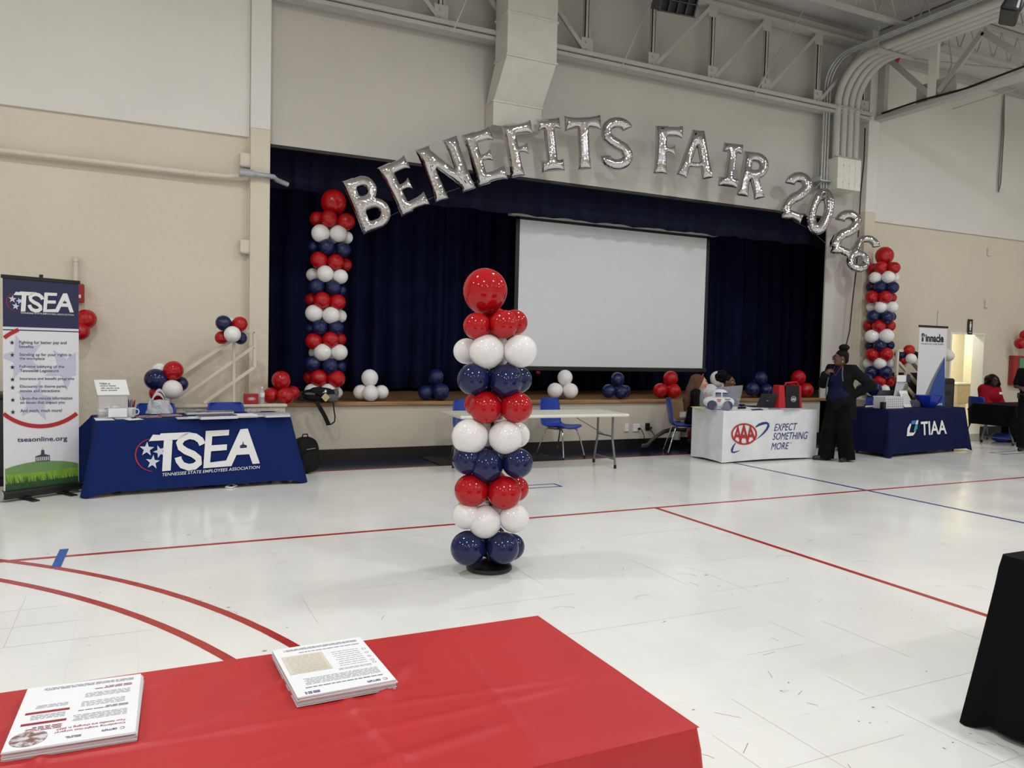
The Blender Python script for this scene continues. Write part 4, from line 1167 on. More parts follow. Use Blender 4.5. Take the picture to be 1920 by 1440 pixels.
folding_table('folding table hidden under the plain navy cloth at right', (11.645, 8.845, 0), RAD(5.6), 2.08, .68, .735)
folding_table('folding table hidden under the foreground red cloth', (.185, 1.70, 0), 0, 1.80, .72, .738)
folding_table('folding table hidden under the foreground black cloth', (4.22, 1.66, 0), 0, 1.80, .66, .738)
FTX = at_y(1860, 758, 9.1).x + .91
folding_table('folding table hidden under the black cloth beside the seated woman in red', (FTX, 9.13, 0), RAD(3), 1.75, .70, .735)

def draped(name, label, loc, rotz, L, D, H, hem, m, flare_f=.05, flare_s=.05, corner=.12, wave=.008, seed=1, back_hem=None, top_fn=None, sharp=.03, corner_low=.05, ntop=(40, 16)):
    """tablecloth: flat top, hanging skirt, corner folds"""
    t = thing(name, label, 'tablecloth', loc, rotz)
    rg = random.Random(seed)
    per = []
    ns, nd, nc = 44, 18, 8
    def add_side(x0, y0, x1, y1, n, nx_, ny_, fl):
        for i in range(n):
            q = i / n; per.append((x0 + (x1 - x0) * q, y0 + (y1 - y0) * q, nx_, ny_, fl, min(q, 1 - q) * max(abs(x1 - x0), abs(y1 - y0)), 0.0))
    def add_corner(cx, cy, a0, fl0, fl1):
        for i in range(nc):
            q = i / nc; a = a0 + q * pi / 2
            per.append((cx + sharp * cos(a), cy + sharp * sin(a), cos(a), sin(a), fl0 + (fl1 - fl0) * q, 0.0, sin(q * pi) if 0 < q < 1 else 0.0))
    l, d = L / 2 - sharp, D / 2 - sharp
    add_side(-l, -D / 2, l, -D / 2, ns, 0, -1, flare_f); add_corner(l, -d, -pi / 2, flare_f, flare_s)
    add_side(L / 2, -d, L / 2, d, nd, 1, 0, flare_s); add_corner(l, d, 0, flare_s, flare_f)
    add_side(l, D / 2, -l, D / 2, ns, 0, 1, flare_f); add_corner(-l, d, pi / 2, flare_f, flare_s)
    add_side(-L / 2, d, -L / 2, -d, nd, -1, 0, flare_s); add_corner(-l, -d, pi, flare_s, flare_f)
    n = len(per); rows = 12
    ph = rg.uniform(0, 6)
    mb = MB(); mb.v = []
    for j in range(rows + 1):
        q = j / rows
        for i, (x, y, nx_, ny_, fl, dist, cf) in enumerate(per):
            near = math.exp(-dist / .10)
            off = fl * q + corner * (cf * 1.0 + .35 * near * (1 - cf)) * q ** 1.1
            off += wave * q * sin(i * .9 + ph) * (near + .15) + wave * q * .6 * sin(i * .37 + 2 * ph)
            hm = hem - corner_low * cf
            if back_hem is not None and ny_ > .3:
                hm = back_hem
            z = H - (H - max(.004, hm)) * q
            if j == 0:
                off = -.004; z = H
            mb.v.append((x + nx_ * off, y + ny_ * off, z + (.006 * (1 if j == 1 else 0))))
    for j in range(rows):
        for i in range(n):
            i2 = (i + 1) % n
            mb.f.append((j * n + i2, j * n + i, (j + 1) * n + i, (j + 1) * n + i2))
    if top_fn is None:
        mb.f.append(tuple(range(n)))
        mb.build('cloth', m, t, smooth=50)
    else:
        mb.build('skirt', m, t, smooth=60)
        tp = MB().sheet(lambda u, v: ((u - .5) * (L - .008), (v - .5) * (D - .008), H + top_fn((u - .5) * L, (v - .5) * D)), ntop[0], ntop[1])
        tp.build('top_panel', m, t, smooth=60)
    return t

def cloth_mat(name, rgb, rough=.8, bump=.15, bs=60, var=.06):
    return mat(name, rgb, rough, var=var, scale=5, bump=bump, bscale=bs, spec=.1)
M_navycloth = cloth_mat('blue_tablecloth', (22, 40, 96))
M_navycloth2 = cloth_mat('navy_tablecloth', (20, 27, 66))
M_whitecloth = cloth_mat('white_fitted_cloth', (226, 228, 232), bump=.25, bs=10)
M_redcloth = mat('red_plastic_cloth', (184, 46, 48), .42, var=.05, scale=3, spec=.3, bump=.05, bscale=30)
M_blackcloth = cloth_mat('black_tablecloth', (13, 13, 15))
M_print = mat('white_print', (232, 232, 232), .7, var=.02)
M_printnavy = mat('navy_print', (34, 42, 82), .7, var=.02)
M_printred = mat('red_print', (176, 40, 44), .7, var=.02)

TS_C = Vector((.555, 9.25, 0)); TS_R = RAD(6)
TS_L, TS_D, TS_H, TS_F = 1.95, .75, .745, .15
ts = draped('tablecloth', 'blue tablecloth with large white lettering and three stars in a red ring', TS_C, TS_R, TS_L, TS_D, TS_H, .045, M_navycloth, flare_f=TS_F, flare_s=.06, corner=.10, wave=.008, seed=4, back_hem=.56, corner_low=.04)
def front_plane(C, rot, D, H, flare, hem, eps=.006):
    """point and normal of the hanging front of a draped cloth"""
    R3 = Matrix.Rotation(rot, 3, 'Z')
    p = Vector(C) + R3 @ Vector((0, -D / 2, H))
    down = R3 @ Vector((0, -flare, -(H - hem)))
    side = R3 @ Vector((1, 0, 0))
    n = down.cross(side).normalized()
    if n.y > 0:
        n = -n
    return p + n * eps, n
def px_fn(conv, plane, root):
    p, n = plane
    Mi = root.matrix_basis.inverted()
    def fn(u, v, w=0):
        return Mi @ (at_plane(*conv(u, v), p, n) + n * w)
    return fn
def quad_fn(conv, plane, root, bl, br, tr, tl):
    f = px_fn(conv, plane, root)
    def fn(u, v, w=0):
        x = (1 - u) * (1 - v) * bl[0] + u * (1 - v) * br[0] + u * v * tr[0] + (1 - u) * v * tl[0]
        y = (1 - u) * (1 - v) * bl[1] + u * (1 - v) * br[1] + u * v * tr[1] + (1 - u) * v * tl[1]
        return f(x, y, w)
    return fn
def clip_x(poly, xm, keep_less=True):
    out = []
    for i in range(len(poly)):
        a = poly[i]; b = poly[(i + 1) % len(poly)]
        ia = (a[0] <= xm) == keep_less; ib = (b[0] <= xm) == keep_less
        if ia:
            out.append(a)
        if ia != ib:
            t = (xm - a[0]) / (b[0] - a[0]); out.append((xm, a[1] + t * (b[1] - a[1])))
    return out
bpy.context.view_layer.update()
def tsea_logo(conv, plane, root, k, eps=.002):
    """k maps logo coordinates (from the table print) to conv coordinates"""
    f0 = px_fn(conv, plane, root)
    f = lambda u, v, w=0: f0(*k(u, v), w)
    mb = MB()
    put_poly(mb, [(500, 962), (528, 918), (575, 920), (580, 910), (780, 901), (760, 918), (738, 928), (722, 942), (700, 946), (688, 952)], f, eps)
    put_poly(mb, [(602, 955), (660, 955), (648, 1160), (590, 1165)], f, eps)
    sp_ = stroke([(862, 985), (848, 955), (815, 932), (772, 925), (728, 942), (706, 975), (716, 1005), (752, 1030), (800, 1050), (835, 1078), (838, 1108), (808, 1132), (768, 1138), (726, 1124), (704, 1095), (697, 1070)], 23)
    n2 = len(sp_) // 2
    for i in range(n2 - 1):
        put_poly(mb, [sp_[i], sp_[i + 1], sp_[2 * n2 - 2 - i], sp_[2 * n2 - 1 - i]], f, eps)
    put_poly(mb, [(885, 893), (1043, 885), (1040, 922), (928, 930), (924, 990), (1028, 983), (1026, 1022), (920, 1030), (914, 1106), (868, 1145)], f, eps)
    put_poly(mb, [(868, 1145), (914, 1106), (1022, 1092), (1118, 882), (1168, 877), (1250, 1112), (1201, 1116), (1178, 1050), (1092, 1055), (1058, 1130)], f, eps)
    mb.build('lettering', M_print, root)
    mb = MB()
    for (x, y, r, ro) in ((487, 1016, 52, .05), (574, 1032, 46, -.35), (527, 1103, 50, .1)):
        put_poly(mb, clip_x([(x + (a - x), y - (b - y)) for a, b in star(x, y, r, ro)], 598), f, eps * .7)
    mb.build('star_emblem', MATS.get('star_print') or mat('star_print', (205, 208, 222), .7), root)
    mb = MB(); ring_poly(mb, f, 530, 1055, 124, 112, 9, RAD(92), RAD(258), 30, eps * .7, taper=lambda q: .25 + .75 * sin(q * pi))
    mb.build('red_ring', M_printred, root)
    mb = MB()   # small capitol on the A
    put_poly(mb, [(1116, 1010), (1116, 990), (1132, 984), (1134, 968), (1138, 966), (1142, 984), (1162, 990), (1162, 1006)], f, eps * 1.6)
    mb.build('capitol_mark', M_printnavy, root)
pl_ts = front_plane(TS_C, TS_R, TS_D, TS_H, TS_F, .045, .012)
tsea_logo(z2, pl_ts, ts, lambda u, v: (u, v))
mb = MB(); put_text(mb, 'TENNESSEE STATE EMPLOYEES ASSOCIATION', quad_fn(z2, pl_ts, ts, (590, 1199), (1250, 1146), (1250, 1126), (592, 1178)), 0, 1, 0, 1, w=.002, bold=.003, shear=.1)
mb.build('lettering', M_print, ts)

# white fitted cloth with logo
aa = thing('tablecloth', 'white fitted tablecloth with red oval logo and navy slogan', 'tablecloth', (8.415, 8.965, 0))
AX0, AX1, AY0, AY1, AH = -.915, .915, -.345, .345, .752
def fit_fn(s, q):
    per4 = [(AX0, AY0), (AX1, AY0), (AX1, AY1), (AX0, AY1)]
    i = int(s) % 4; f = s - int(s); a = per4[i]; b = per4[(i + 1) % 4]
    nrm = [(0, -1), (1, 0), (0, 1), (-1, 0)][i]
    wv = .006 * q * sin(f * pi) * sin(f * 13 + i * 2) * (1 if i != 0 else .25)
    return (a[0] + (b[0] - a[0]) * f + nrm[0] * wv, a[1] + (b[1] - a[1]) * f + nrm[1] * wv, AH - (AH - .012 - .02 * sin(f * pi) * (1 if i in (0, 3) else 0)) * q)
mb = MB(); NS = 24
vs = [fit_fn(i / NS, j / 8) for j in range(9) for i in range(4 * NS)]
fs = [(j * 4 * NS + i, (j + 1) * 4 * NS + i, (j + 1) * 4 * NS + (i + 1) % (4 * NS), j * 4 * NS + (i + 1) % (4 * NS)) for j in range(8) for i in range(4 * NS)] + [tuple(range(4 * NS))]
mb.add(vs, fs).build('cloth', M_whitecloth, aa, smooth=30)
pl_aa = (Vector((0, 8.965 + AY0 - .004, 0)), Vector((0, -1, 0)))
bpy.context.view_layer.update()
fA = px_fn(z6, pl_aa, aa)
mb = MB(); ring_poly(mb, fA, 745, 930, 116, 97, 14, 0, 2 * pi, 48, .003)
mb.build('red_oval_ring', M_printred, aa)
for iw, (bl, br, tr, tl) in enumerate((((652, 990), (716, 1008), (708, 850), (672, 862)), ((703, 1015), (783, 1018), (765, 840), (722, 840)), ((772, 1010), (843, 985), (818, 862), (782, 850)))):
    mb = MB()
    fq = quad_fn(z6, pl_aa, aa, bl, br, tr, tl)
    put_text(mb, 'A', fq, -.12, 1.12, 0, 1, w=.0015 + .0004 * iw, bold=.02)
    mb.build('emblem_letter', M_printred, aa)
mb = MB()
def orbit(a):
    x = 205 * cos(a); y = 62 * sin(a); ro = RAD(-38); return (795 + x * cos(ro) - y * sin(ro), 962 + x * sin(ro) + y * cos(ro))
pts_o = [(848, 868), (880, 846), (915, 834), (945, 830), (962, 838), (964, 858), (950, 886), (922, 920), (888, 952), (850, 982)]
wo = [4, 10, 11, 10, 9, 10, 9, 7, 4, 1]
sp_ = stroke(pts_o, wo); n2 = len(pts_o)
for i in range(n2 - 1):
    put_poly(mb, [sp_[i], sp_[i + 1], sp_[2 * n2 - 2 - i], sp_[2 * n2 - 1 - i]], fA, .0015)
M_printblue = mat('blue_print', (38, 52, 120), .7)
mb.build('blue_swoosh', M_printblue, aa); mb = MB()
pts_o = [(668, 1012), (648, 1040), (636, 1070), (636, 1090), (652, 1095), (680, 1088), (706, 1077)]; wo = [3, 7, 9, 9, 7, 4, 1]
sp_ = stroke(pts_o, wo); n2 = len(pts_o)
for i in range(n2 - 1):
    put_poly(mb, [sp_[i], sp_[i + 1], sp_[2 * n2 - 2 - i], sp_[2 * n2 - 1 - i]], fA, .0015)
M_printblue = mat('blue_print', (38, 52, 120), .7)
mb.build('blue_swoosh', M_printblue, aa)
for s_, bl, br, tr, tl in (('EXPECT', (1014, 903), (1210, 895), (1226, 830), (1030, 838)), ('SOMETHING', (1000, 984), (1308, 975), (1322, 908), (1016, 920)), ('MORE', (986, 1074), (1137, 1065), (1152, 1003), (1002, 1010))):
    mb = MB(); put_text(mb, s_, quad_fn(z6, pl_aa, aa, bl, br, tr, tl), 0, 1, 0, 1, w=.0015, bold=0.0, shear=0.0)
    mb.build('slogan_word', M_printblue, aa)
mb = MB(); put_text(mb, 'SM', quad_fn(z6, pl_aa, aa, (1158, 1016), (1176, 1015), (1177, 1006), (1159, 1007)), 0, 1, 0, 1, w=.0015)
mb.build('slogan_word', M_printblue, aa)

# navy cloth with TIAA
TI_C = Vector((11.645, 8.845, 0)); TI_R = RAD(5.6)
ti = draped('tablecloth', 'navy tablecloth with white lettering and a leaf-shaped emblem', TI_C, TI_R, 2.17, .74, .745, .05, M_navycloth2, flare_f=.03, flare_s=.05, corner=.10, seed=9, corner_low=.04)
pl_ti = front_plane(TI_C, TI_R, .74, .745, .03, .05, .012)
bpy.context.view_layer.update()
mb = MB(); put_text(mb, 'TIAA', quad_fn(z7, pl_ti, ti, (752, 1153), (968, 1140), (962, 1024), (748, 1038)), 0, 1, 0, 1, w=.002, bold=.02)
mb.build('lettering', M_print, ti)
fT = px_fn(z7, pl_ti, ti)
mb = MB(); put_poly(mb, [(630, 1160), (636, 1095), (658, 1052), (668, 1060), (652, 1122), (655, 1130), (690, 1130), (708, 1112), (700, 1132), (684, 1155)], fT, .002); mb.build('emblem_white', M_print, ti)
mb = MB(); put_poly(mb, [(672, 1030), (712, 1026), (700, 1058), (664, 1060)], fT, .002); mb.build('emblem_blue', mat('emblem_blue', (60, 110, 190), .6), ti)
mb = MB(); put_poly(mb, [(714, 1026), (728, 1025), (722, 1060), (703, 1060)], fT, .002); mb.build('emblem_white', M_print, ti)
mb = MB(); put_poly(mb, [(702, 1064), (722, 1062), (718, 1098), (692, 1124), (690, 1110)], fT, .002); mb.build('emblem_teal', mat('emblem_teal', (70, 150, 150), .6), ti)

# foreground red plastic cloth
rgp = random.Random(11)
cre = [((-.9, .05), (.92, -.06), .004, .012), ((-.3, .36), (-.42, -.36), .0035, .012), ((.22, .36), (.30, -.36), .0035, .014), ((.62, .36), (.55, -.36), .003, .012),
       ((.32, .30), (.02, .12), .006, .02), ((.45, .2), (.30, -.02), .006, .018), ((-.2, .02), (.4, .2), .004, .018), ((-.1, -.16), (.9, -.08), .003, .015), ((-.5, .2), (0, .34), .004, .02), ((.0, -.3), (.6, -.2), .004, .02)]
def red_top(x, y):
    z = 0
    for (a, b, h, s) in cre:
        dx, dy = b[0] - a[0], b[1] - a[1]; L2 = dx * dx + dy * dy
        t = ((x - a[0]) * dx + (y - a[1]) * dy) / L2
        tc = min(1, max(0, t)); d = math.hypot(x - a[0] - tc * dx, y - a[1] - tc * dy)
        fade = min(1, max(0, tc * 5)) * min(1, max(0, (1 - tc) * 5))
        z += 1.5 * h * math.exp(-(d / s) ** 2) * fade
    z += .0012 * sin(x * 9 + y * 14) + .001 * sin(x * 21 - y * 8)
    e = min(min(x + .94, .94 - x) / .04, min(y + .39, .39 - y) / .04, 1)
    return max(0, z) * max(0, e)
red = draped('tablecloth', 'bright red plastic tablecloth on the foreground table', (.185, 1.70, 0), 0, 1.86, .775, .75, .18, M_redcloth, flare_f=.02, flare_s=.04, corner=.07, wave=.012, seed=5, top_fn=red_top, sharp=.02, ntop=(186, 78), corner_low=.1)
draped('tablecloth', 'plain black tablecloth on the table at the right foreground edge', (4.22, 1.66, 0), 0, 1.88, .74, .75, .03, M_blackcloth, flare_f=.05, flare_s=.035, corner=.07, wave=.02, seed=8, corner_low=.03)
draped('tablecloth', 'short black tablecloth on the far table beside the seated woman in red', (FTX, 9.13, 0), RAD(3), 1.82, .76, .745, .36, M_blackcloth, flare_f=.03, flare_s=.05, corner=.06, wave=.01, seed=2, corner_low=.2, back_hem=.62)

# ------------------------------------------------------------------ banners
bl3 = at_z(14, 937); 
BP0 = Vector((-1.145, 8.66, 0)); BP1 = Vector((-.545, 9.035, 0))
bn = thing('roll_up_banner', 'tall roll-up banner with navy header, bulleted list and green grass print', 'banner', (BP0 + BP1) / 2, atan2(BP1.y - BP0.y, BP1.x - BP0.x))
BW = (BP1 - BP0).length; BT = 2.15
n_b = Vector((BP1.y - BP0.y, -(BP1.x - BP0.x), 0)).normalized()
pl_bn = (BP0.copy() + n_b * .004, n_b)
bpy.context.view_layer.update()
M_bann = mat('banner_white', (226, 226, 232), .55, var=.01)
M_bnavy = mat('banner_navy', (36, 40, 78), .5, var=.06, scale=4)
cA = conv_of(0, 500, .0833333); cB = conv_of(0, 620, .125); cC = conv_of(0, 790, .111111); c1 = conv_of(0, 0, 1)
MB().lo(-BW / 2, BW / 2, -.0015, .0015, .06, BT - .02).build('panel', M_bann, bn)
MB().lo(-BW / 2 - .012, BW / 2 + .012, -.012, .012, BT - .035, BT).build('top_bar', M_black, bn, bevel=.004)
MB().lo(-BW / 2 - .02, BW / 2 + .02, -.055, .055, .025, .105).build('cassette', M_black, bn, bevel=.02, seg=3)
MB().lathe([(.045, 0), (.045, .008)], 16, M=Matrix.Rotation(RAD(-90), 3, 'Y'), c=(-BW / 2 - .02, 0, .065)).build('end_cap', M_galv, bn)
for x in (-.16, .2):
    MB().lo(x - .035, x + .035, -.2, .16, 0, .014).lo(x - .03, x + .03, -.06, .06, .012, .03).build('foot', M_black, bn, bevel=.003)
MB().cyl((0, .03, .03), (0, .02, BT + .012), .008, n=8).lo(-.012, .012, 0, .03, BT - .01, BT + .03).build('pole', M_black, bn)
fB1 = px_fn(c1, pl_bn, bn)
def local_u(px, py):
    return fB1(px, py).x
uL, uR = -BW / 2, BW / 2
zl = fB1(6.25, 613).z; zr = fB1(142.5, 616).z; zn = (zl + zr) / 2
fl = lambda u, v, w=0: (u, -.002 - w, v)
mb = MB(); put_poly(mb, [(uL, zn), (uR, zn), (uR, BT - .03), (uL, BT - .03)], fl, .001); mb.build('navy_header', M_bnavy, bn)
mb = MB(); put_poly(mb, [(uL, zn - .034), (uR, zn - .034), (uR, zn - .024), (uL, zn - .024)], fl, .001); mb.build('navy_rule', M_bnavy, bn)
LG = lambda u, v: (135 + (u - 405) * (1650 - 135) / (1250 - 405), 0)
def logo_map(u, v):
    # table print box (405..1250, 880..1165) -> banner print: slanted box
    s = (u - 405) / 845; t = (v - 880) / 285
    x = 130 + s * (1655 - 130)
    y = (545 + s * 62) + t * ((1000 + s * 48) - (545 + s * 62))
    return (x, y)
def logo_map2(u, v):
    # undo slant of the table print (its baseline rises to the right)
    v2 = v + (u - 405) * .06
    s = (u - 405) / 845
    t = (v2 - 928) / 250
    return (130 + s * 1525, (560 + s * 55) + t * 440)
tsea_logo(cA, pl_bn, bn, logo_map2, eps=.003)
mb = MB(); put_text(mb, 'TENNESSEE STATE EMPLOYEES ASSOCIATION', quad_fn(cA, pl_bn, bn, (455, 1055), (1655, 1105), (1655, 1070), (455, 1020)), 0, 1, 0, 1, w=.003, bold=.005)
mb.build('lettering', M_print, bn)
fB = px_fn(cB, pl_bn, bn); fC = px_fn(cC, pl_bn, bn)
mb = MB()
xl_ = 57; xr_ = 1138
for (x, y, r, ro) in ((328, 395, 345, -.27), (1000, 560, 338, -.64), (550, 1055, 318, .16)):
    pg = [(a, 2 * y - b) for a, b in star(x, y, r, ro)]
    pg = clip_x(clip_x(pg, xr_ if y < 700 else 1140), xl_, False)
    put_poly(mb, pg, fB, .001)
mb.build('pale_star', mat('pale_star', (196, 196, 218), .6, var=.01), bn)
mb = MB()
def ring_px(mb, a0, a1):
    ring_poly(mb, fB1, 75, 705, 107, 98, 7.5, RAD(a0), RAD(a1), 30, .0015)
ring_px(mb, 48, 131.5); mb.build('red_arc', M_printred, bn)
mb = MB(); ring_px(mb, 229.5, 247); mb.build('red_arc', M_printred, bn)
mb = MB()
for y in (180, 365, 548, 733, 855, 1040, 1222):
    put_poly(mb, [(a, 2 * y - b) for a, b in star(180 + (y - 180) * .013, y, 38, 0)], fB, .002)
mb.build('bullet_star', M_printnavy, bn)['kind'] = 'stuff'
for s_, x0, x1, y0, y1 in (('Fighting for better pay and', 288, 998, 150, 212), ('benefits', 288, 500, 212, 256), ('Standing up for your rights in', 290, 1072, 335, 392), ('the workplace', 290, 670, 395, 448),
                           ('Full-time lobbying of the', 292, 962, 515, 570), ('Tennessee Legislature', 298, 880, 578, 634), ('Insurance and benefit programs', 298, 1112, 698, 750), ('Discounts on theme parks,', 300, 1000, 815, 868),
                           ('movies and attractions', 300, 895, 880, 924), ('Up-to-the-minute information', 302, 1085, 990, 1052), ('on issues that impact you', 302, 970, 1055, 1112), ('And much, much more!', 305, 930, 1175, 1232)):
    mb = MB(); put_text(mb, s_, quad_fn(cB, pl_bn, bn, (x0, y1), (x1, y1 - (y0 - 690) * .012), (x1, y0 - (y0 - 690) * .012), (x0, y0)), 0, 1, 0, 1, w=.002, bold=.006)
    mb.build('text_line', M_printnavy, bn)
mb = MB(); put_text(mb, 'tseaonline.org', quad_fn(cC, pl_bn, bn, (292, 372), (1135, 348), (1135, 245), (292, 272)), 0, 1, 0, 1, w=.002, bold=.012); mb.build('text_line', M_printnavy, bn)
mb = MB()
put_poly(mb, [(598, 685), (598, 672), (838, 655), (838, 668)], fC, .002)
put_poly(mb, [(594, 602), (594, 592), (690, 560), (695, 485), (712, 480), (714, 428), (718, 480), (746, 484), (750, 552), (840, 572), (842, 586)], fC, .002)
for k in range(8):
    x = 600 + k * 32.5; put_poly(mb, [(x, 680 - k * 2), (x + 12, 680 - k * 2), (x + 12, 595 - k * 2), (x, 595 - k * 2)], fC, .002)
mb.build('capitol_picture', mat('print_charcoal', (62, 64, 76), .6), bn)
hill = [(86, 805), (250, 752), (450, 702), (640, 675), (850, 665), (1050, 668), (1200, 684), (1318, 708)]
mb = MB(); put_poly(mb, hill + [(1322, 1170), (92, 1245)], fC, .001); mb.build('green_hill', mat('print_green', (112, 150, 92), .6), bn)
mb = MB(); put_poly(mb, [(88, 905), (400, 880), (700, 850), (1000, 815), (1200, 780), (1318, 770), (1322, 1170), (92, 1245)], fC, .0015); mb.build('bright_grass', mat('print_lime', (132, 172, 58), .6, var=.2, scale=20), bn)
mb = MB(); rg = random.Random(5)
for k in range(330):
    x = rg.uniform(95, 1310); yb = 1235 - (x - 92) / 1230 * 70; hgt_ = rg.uniform(90, 330); lean = rg.uniform(-90, 90)
    put_poly(mb, [(max(92, x - 11), yb), (min(1318, x + 11), yb), (min(1316, max(93, x + lean * .5 + 7)), yb - hgt_ * .6), (min(1316, max(93, x + lean)), yb - hgt_)], fC, .002 + .0000015 * k)
b_ = mb.build('grass_blades', mat('print_darkgreen', (44, 82, 44), .6, var=.25, scale=30), bn); b_['kind'] = 'stuff'
mb = MB(); put_poly(mb, [(92, 1060), (500, 1020), (900, 975), (1318, 920), (1322, 1170), (92, 1245)], fC, .0018); mb.build('dark_grass', mat('print_deepgreen', (52, 84, 52), .6, var=.3, scale=25), bn)

# right roll-up banner
PY = 9.6
q0 = at_y(1720, 700, PY); q1 = at_y(1772, 700, PY); qt = at_y(1748, 612.5, PY)
pb = thing('roll_up_banner', 'tall white roll-up banner with blue triangular sail print behind the blue bowl', 'banner', ((q0.x + q1.x) / 2, PY, 0))
PW = q1.x - q0.x
pl_pb = (Vector((0, PY - .004, 0)), Vector((0, -1, 0)))
MB().lo(-PW / 2, PW / 2, -.0015, .0015, .06, qt.z).build('panel', M_bann, pb)
MB().lo(-PW / 2 - .015, PW / 2 + .015, -.012, .012, qt.z - .02, qt.z + .02).build('top_bar', M_black, pb, bevel=.004)
MB().lo(-PW / 2 - .02, PW / 2 + .02, -.05, .05, .0, .1).build('cassette', M_galv, pb, bevel=.02)
MB().cyl((.12, .02, .08), (.12, .02, qt.z + .3), .009, n=8).build('pole', M_galv, pb)
bpy.context.view_layer.update()
ZP = conv_of(1660, 600, .13193)
fP = px_fn(ZP, pl_pb, pb)
mb = MB(); put_poly(mb, [(845, 520), (842, 1330), (560, 1330), (590, 1130), (680, 880), (790, 650)], fP, .001); mb.build('blue_sail', mat('sail_blue', (44, 78, 150), .6), pb)
mb = MB(); put_poly(mb, [(845, 520), (790, 650), (680, 880), (590, 1130), (560, 1330), (500, 1330), (540, 1120), (650, 870), (770, 640)], fP, .002); mb.build('grey_edge', mat('sail_grey', (126, 128, 134), .6), pb)
M_bk = mat('print_black', (28, 28, 34), .6)
mb = MB(); put_text(mb, 'innacle', quad_fn(ZP, pl_pb, pb, (572, 308), (828, 322), (828, 202), (572, 198)), 0, 1, 0, 1, w=.002, bold=.035)
put_poly(mb, [(516, 305), (518, 250), (542, 240), (540, 306)], fP, .002); put_poly(mb, [(545, 240), (560, 238), (560, 195), (548, 205)], fP, .002); mb.build('lettering', M_bk, pb)
mb = MB(); put_poly(mb, [(516, 245), (514, 190), (556, 188), (540, 208), (534, 232)], fP, .002); mb.build('blue_letter_part', mat('print_blue2', (50, 64, 130), .6), pb)
mb = MB(); put_text(mb, 'FINANCIAL PARTNERS', quad_fn(ZP, pl_pb, pb, (512, 346), (828, 357), (828, 336), (512, 326)), 0, 1, 0, 1, w=.002); mb.build('lettering', mat('print_grey', (96, 98, 106), .6), pb)
mb = MB(); put_text(mb, 'NERIVE', quad_fn(ZP, pl_pb, pb, (690, 1212), (810, 1212), (810, 1182), (690, 1182)), 0, 1, 0, 1, w=.002, bold=.02); mb.build('lettering', M_print, pb)

# ================================================================== SMALL THINGS
M_paper = mat('white_paper', (236, 237, 240), .7, var=.01)
M_paperedge = mat('paper_edges', (214, 212, 216), .8, var=.05, scale=1, stretch=(1, 1, 800))
M_glass = glass_film('clear_acrylic', .16)
M_film = mat('clear_film', (226, 232, 240), .12, var=.05, alpha=.17, spec=.7, bump=.6, bscale=30)
M_bagfilm = mat('white_bag_film', (228, 232, 236), .3, var=.08, alpha=.72, bump=.8, bscale=40)
def paper_stack(label, loc, rotz, w, d, h, m=M_paper, n=5, seed=1, name='paper_stack', cat='papers', tops=None):
    t = thing(name, label, cat, loc, rotz)
    rg = random.Random(seed)
    for k in range(n):
        z0 = h * k / n; z1 = h * (k + 1) / n
        dx, dy, r = (rg.uniform(-.002, .002) * (h * 60 + .4), rg.uniform(-.002, .002) * (h * 60 + .4), rg.uniform(-.009, .009))
        mb = MB().box((dx, dy, (z0 + z1) / 2), (w, d, z1 - z0 - .0002), rot=(0, 0, r))
        mb.build('sheets', m if k == n - 1 else M_paperedge, t)
    return t
TH = .7465
def tb(px, py, z=TH):
    p = at_z(px, py, z); return p

# ---- foreground paper stacks
def page_bars(mb, fn, rows, rg, wpx=.0012):
    for (u0, u1, v, h) in rows:
        x = u0
        while x < u1 - .004:
            L_ = min(rg.uniform(.006, .02), u1 - x)
            put_poly(mb, [(x, v), (x + L_, v), (x + L_, v + h), (x, v + h)], fn, wpx)
            x += L_ + .0022
M_ink = mat('grey_ink', (128, 128, 136), .7); M_inkred = mat('maroon_ink', (150, 44, 56), .7); M_inkblue = mat('blue_ink', (60, 70, 110), .7)
PW_, PD_ = .232, .300
ps1 = paper_stack('stack of printed flyers with an oval photo on the red table', (-.112, 1.872, .7535), pi - .045, PW_, PD_, .020, n=12, seed=3)
fn1 = lambda u, v, w=0: (u - PW_ / 2, v - PD_ / 2, .0203 + w * .25)
rg = random.Random(8)
mb = MB(); put_text(mb, 'Considering weight-loss surgery?', fn1, .022, .150, .244, .254, bold=.01); put_text(mb, 'Your benefits are changing in 2027.', fn1, .022, .150, .229, .240, bold=.01); mb.build('heading', M_inkred, ps1)
mb = MB(); put_text(mb, 'carrum', fn1, .036, .064, .268, .276, bold=.02); ring_poly(mb, fn1, .027, .272, .005, .005, .0012, .6, 5.7, 16, .0012); mb.build('logo', M_inkblue, ps1)
mb = MB(); page_bars(mb, fn1, [(.022, .125, .205 - k * .0062, .0014) for k in range(5)] + [(.022, .118, .158, .003), (.022, .07, .152, .003)] + [(.03, .115, .138 - k * .007, .0014) for k in range(4)] + [(.022, .112, .092 - k * .0062, .0014) for k in range(4)] + [(.018, .2, .026 - k * .005, .0016) for k in range(3)], rg)
page_bars(mb, fn1, [(.142, .205, .172 - k * .006, .0014) for k in range(4)] + [(.142, .205, .118 - k * .006, .0014) for k in range(3)], rg)
page_bars(mb, fn1, [(.1, .125, .279, .003), (.1, .128, .274, .003)], rg)
tb_ = mb.build('body_text', M_ink, ps1); tb_['kind'] = 'stuff'
mb = MB(); page_bars(mb, fn1, [(.142, .205, .224, .003), (.142, .21, .217, .003), (.142, .195, .210, .003), (.02, .1, .052, .003), (.02, .075, .045, .003)], rg); mb.build('red_text', M_inkred, ps1)['kind'] = 'stuff'
for v in (.188, .136):
    mb = MB(); put_poly(mb, [(.136, v), (.218, v), (.218, v + .010), (.136, v + .010)], fn1, .001); mb.build('red_bar', M_inkred, ps1)
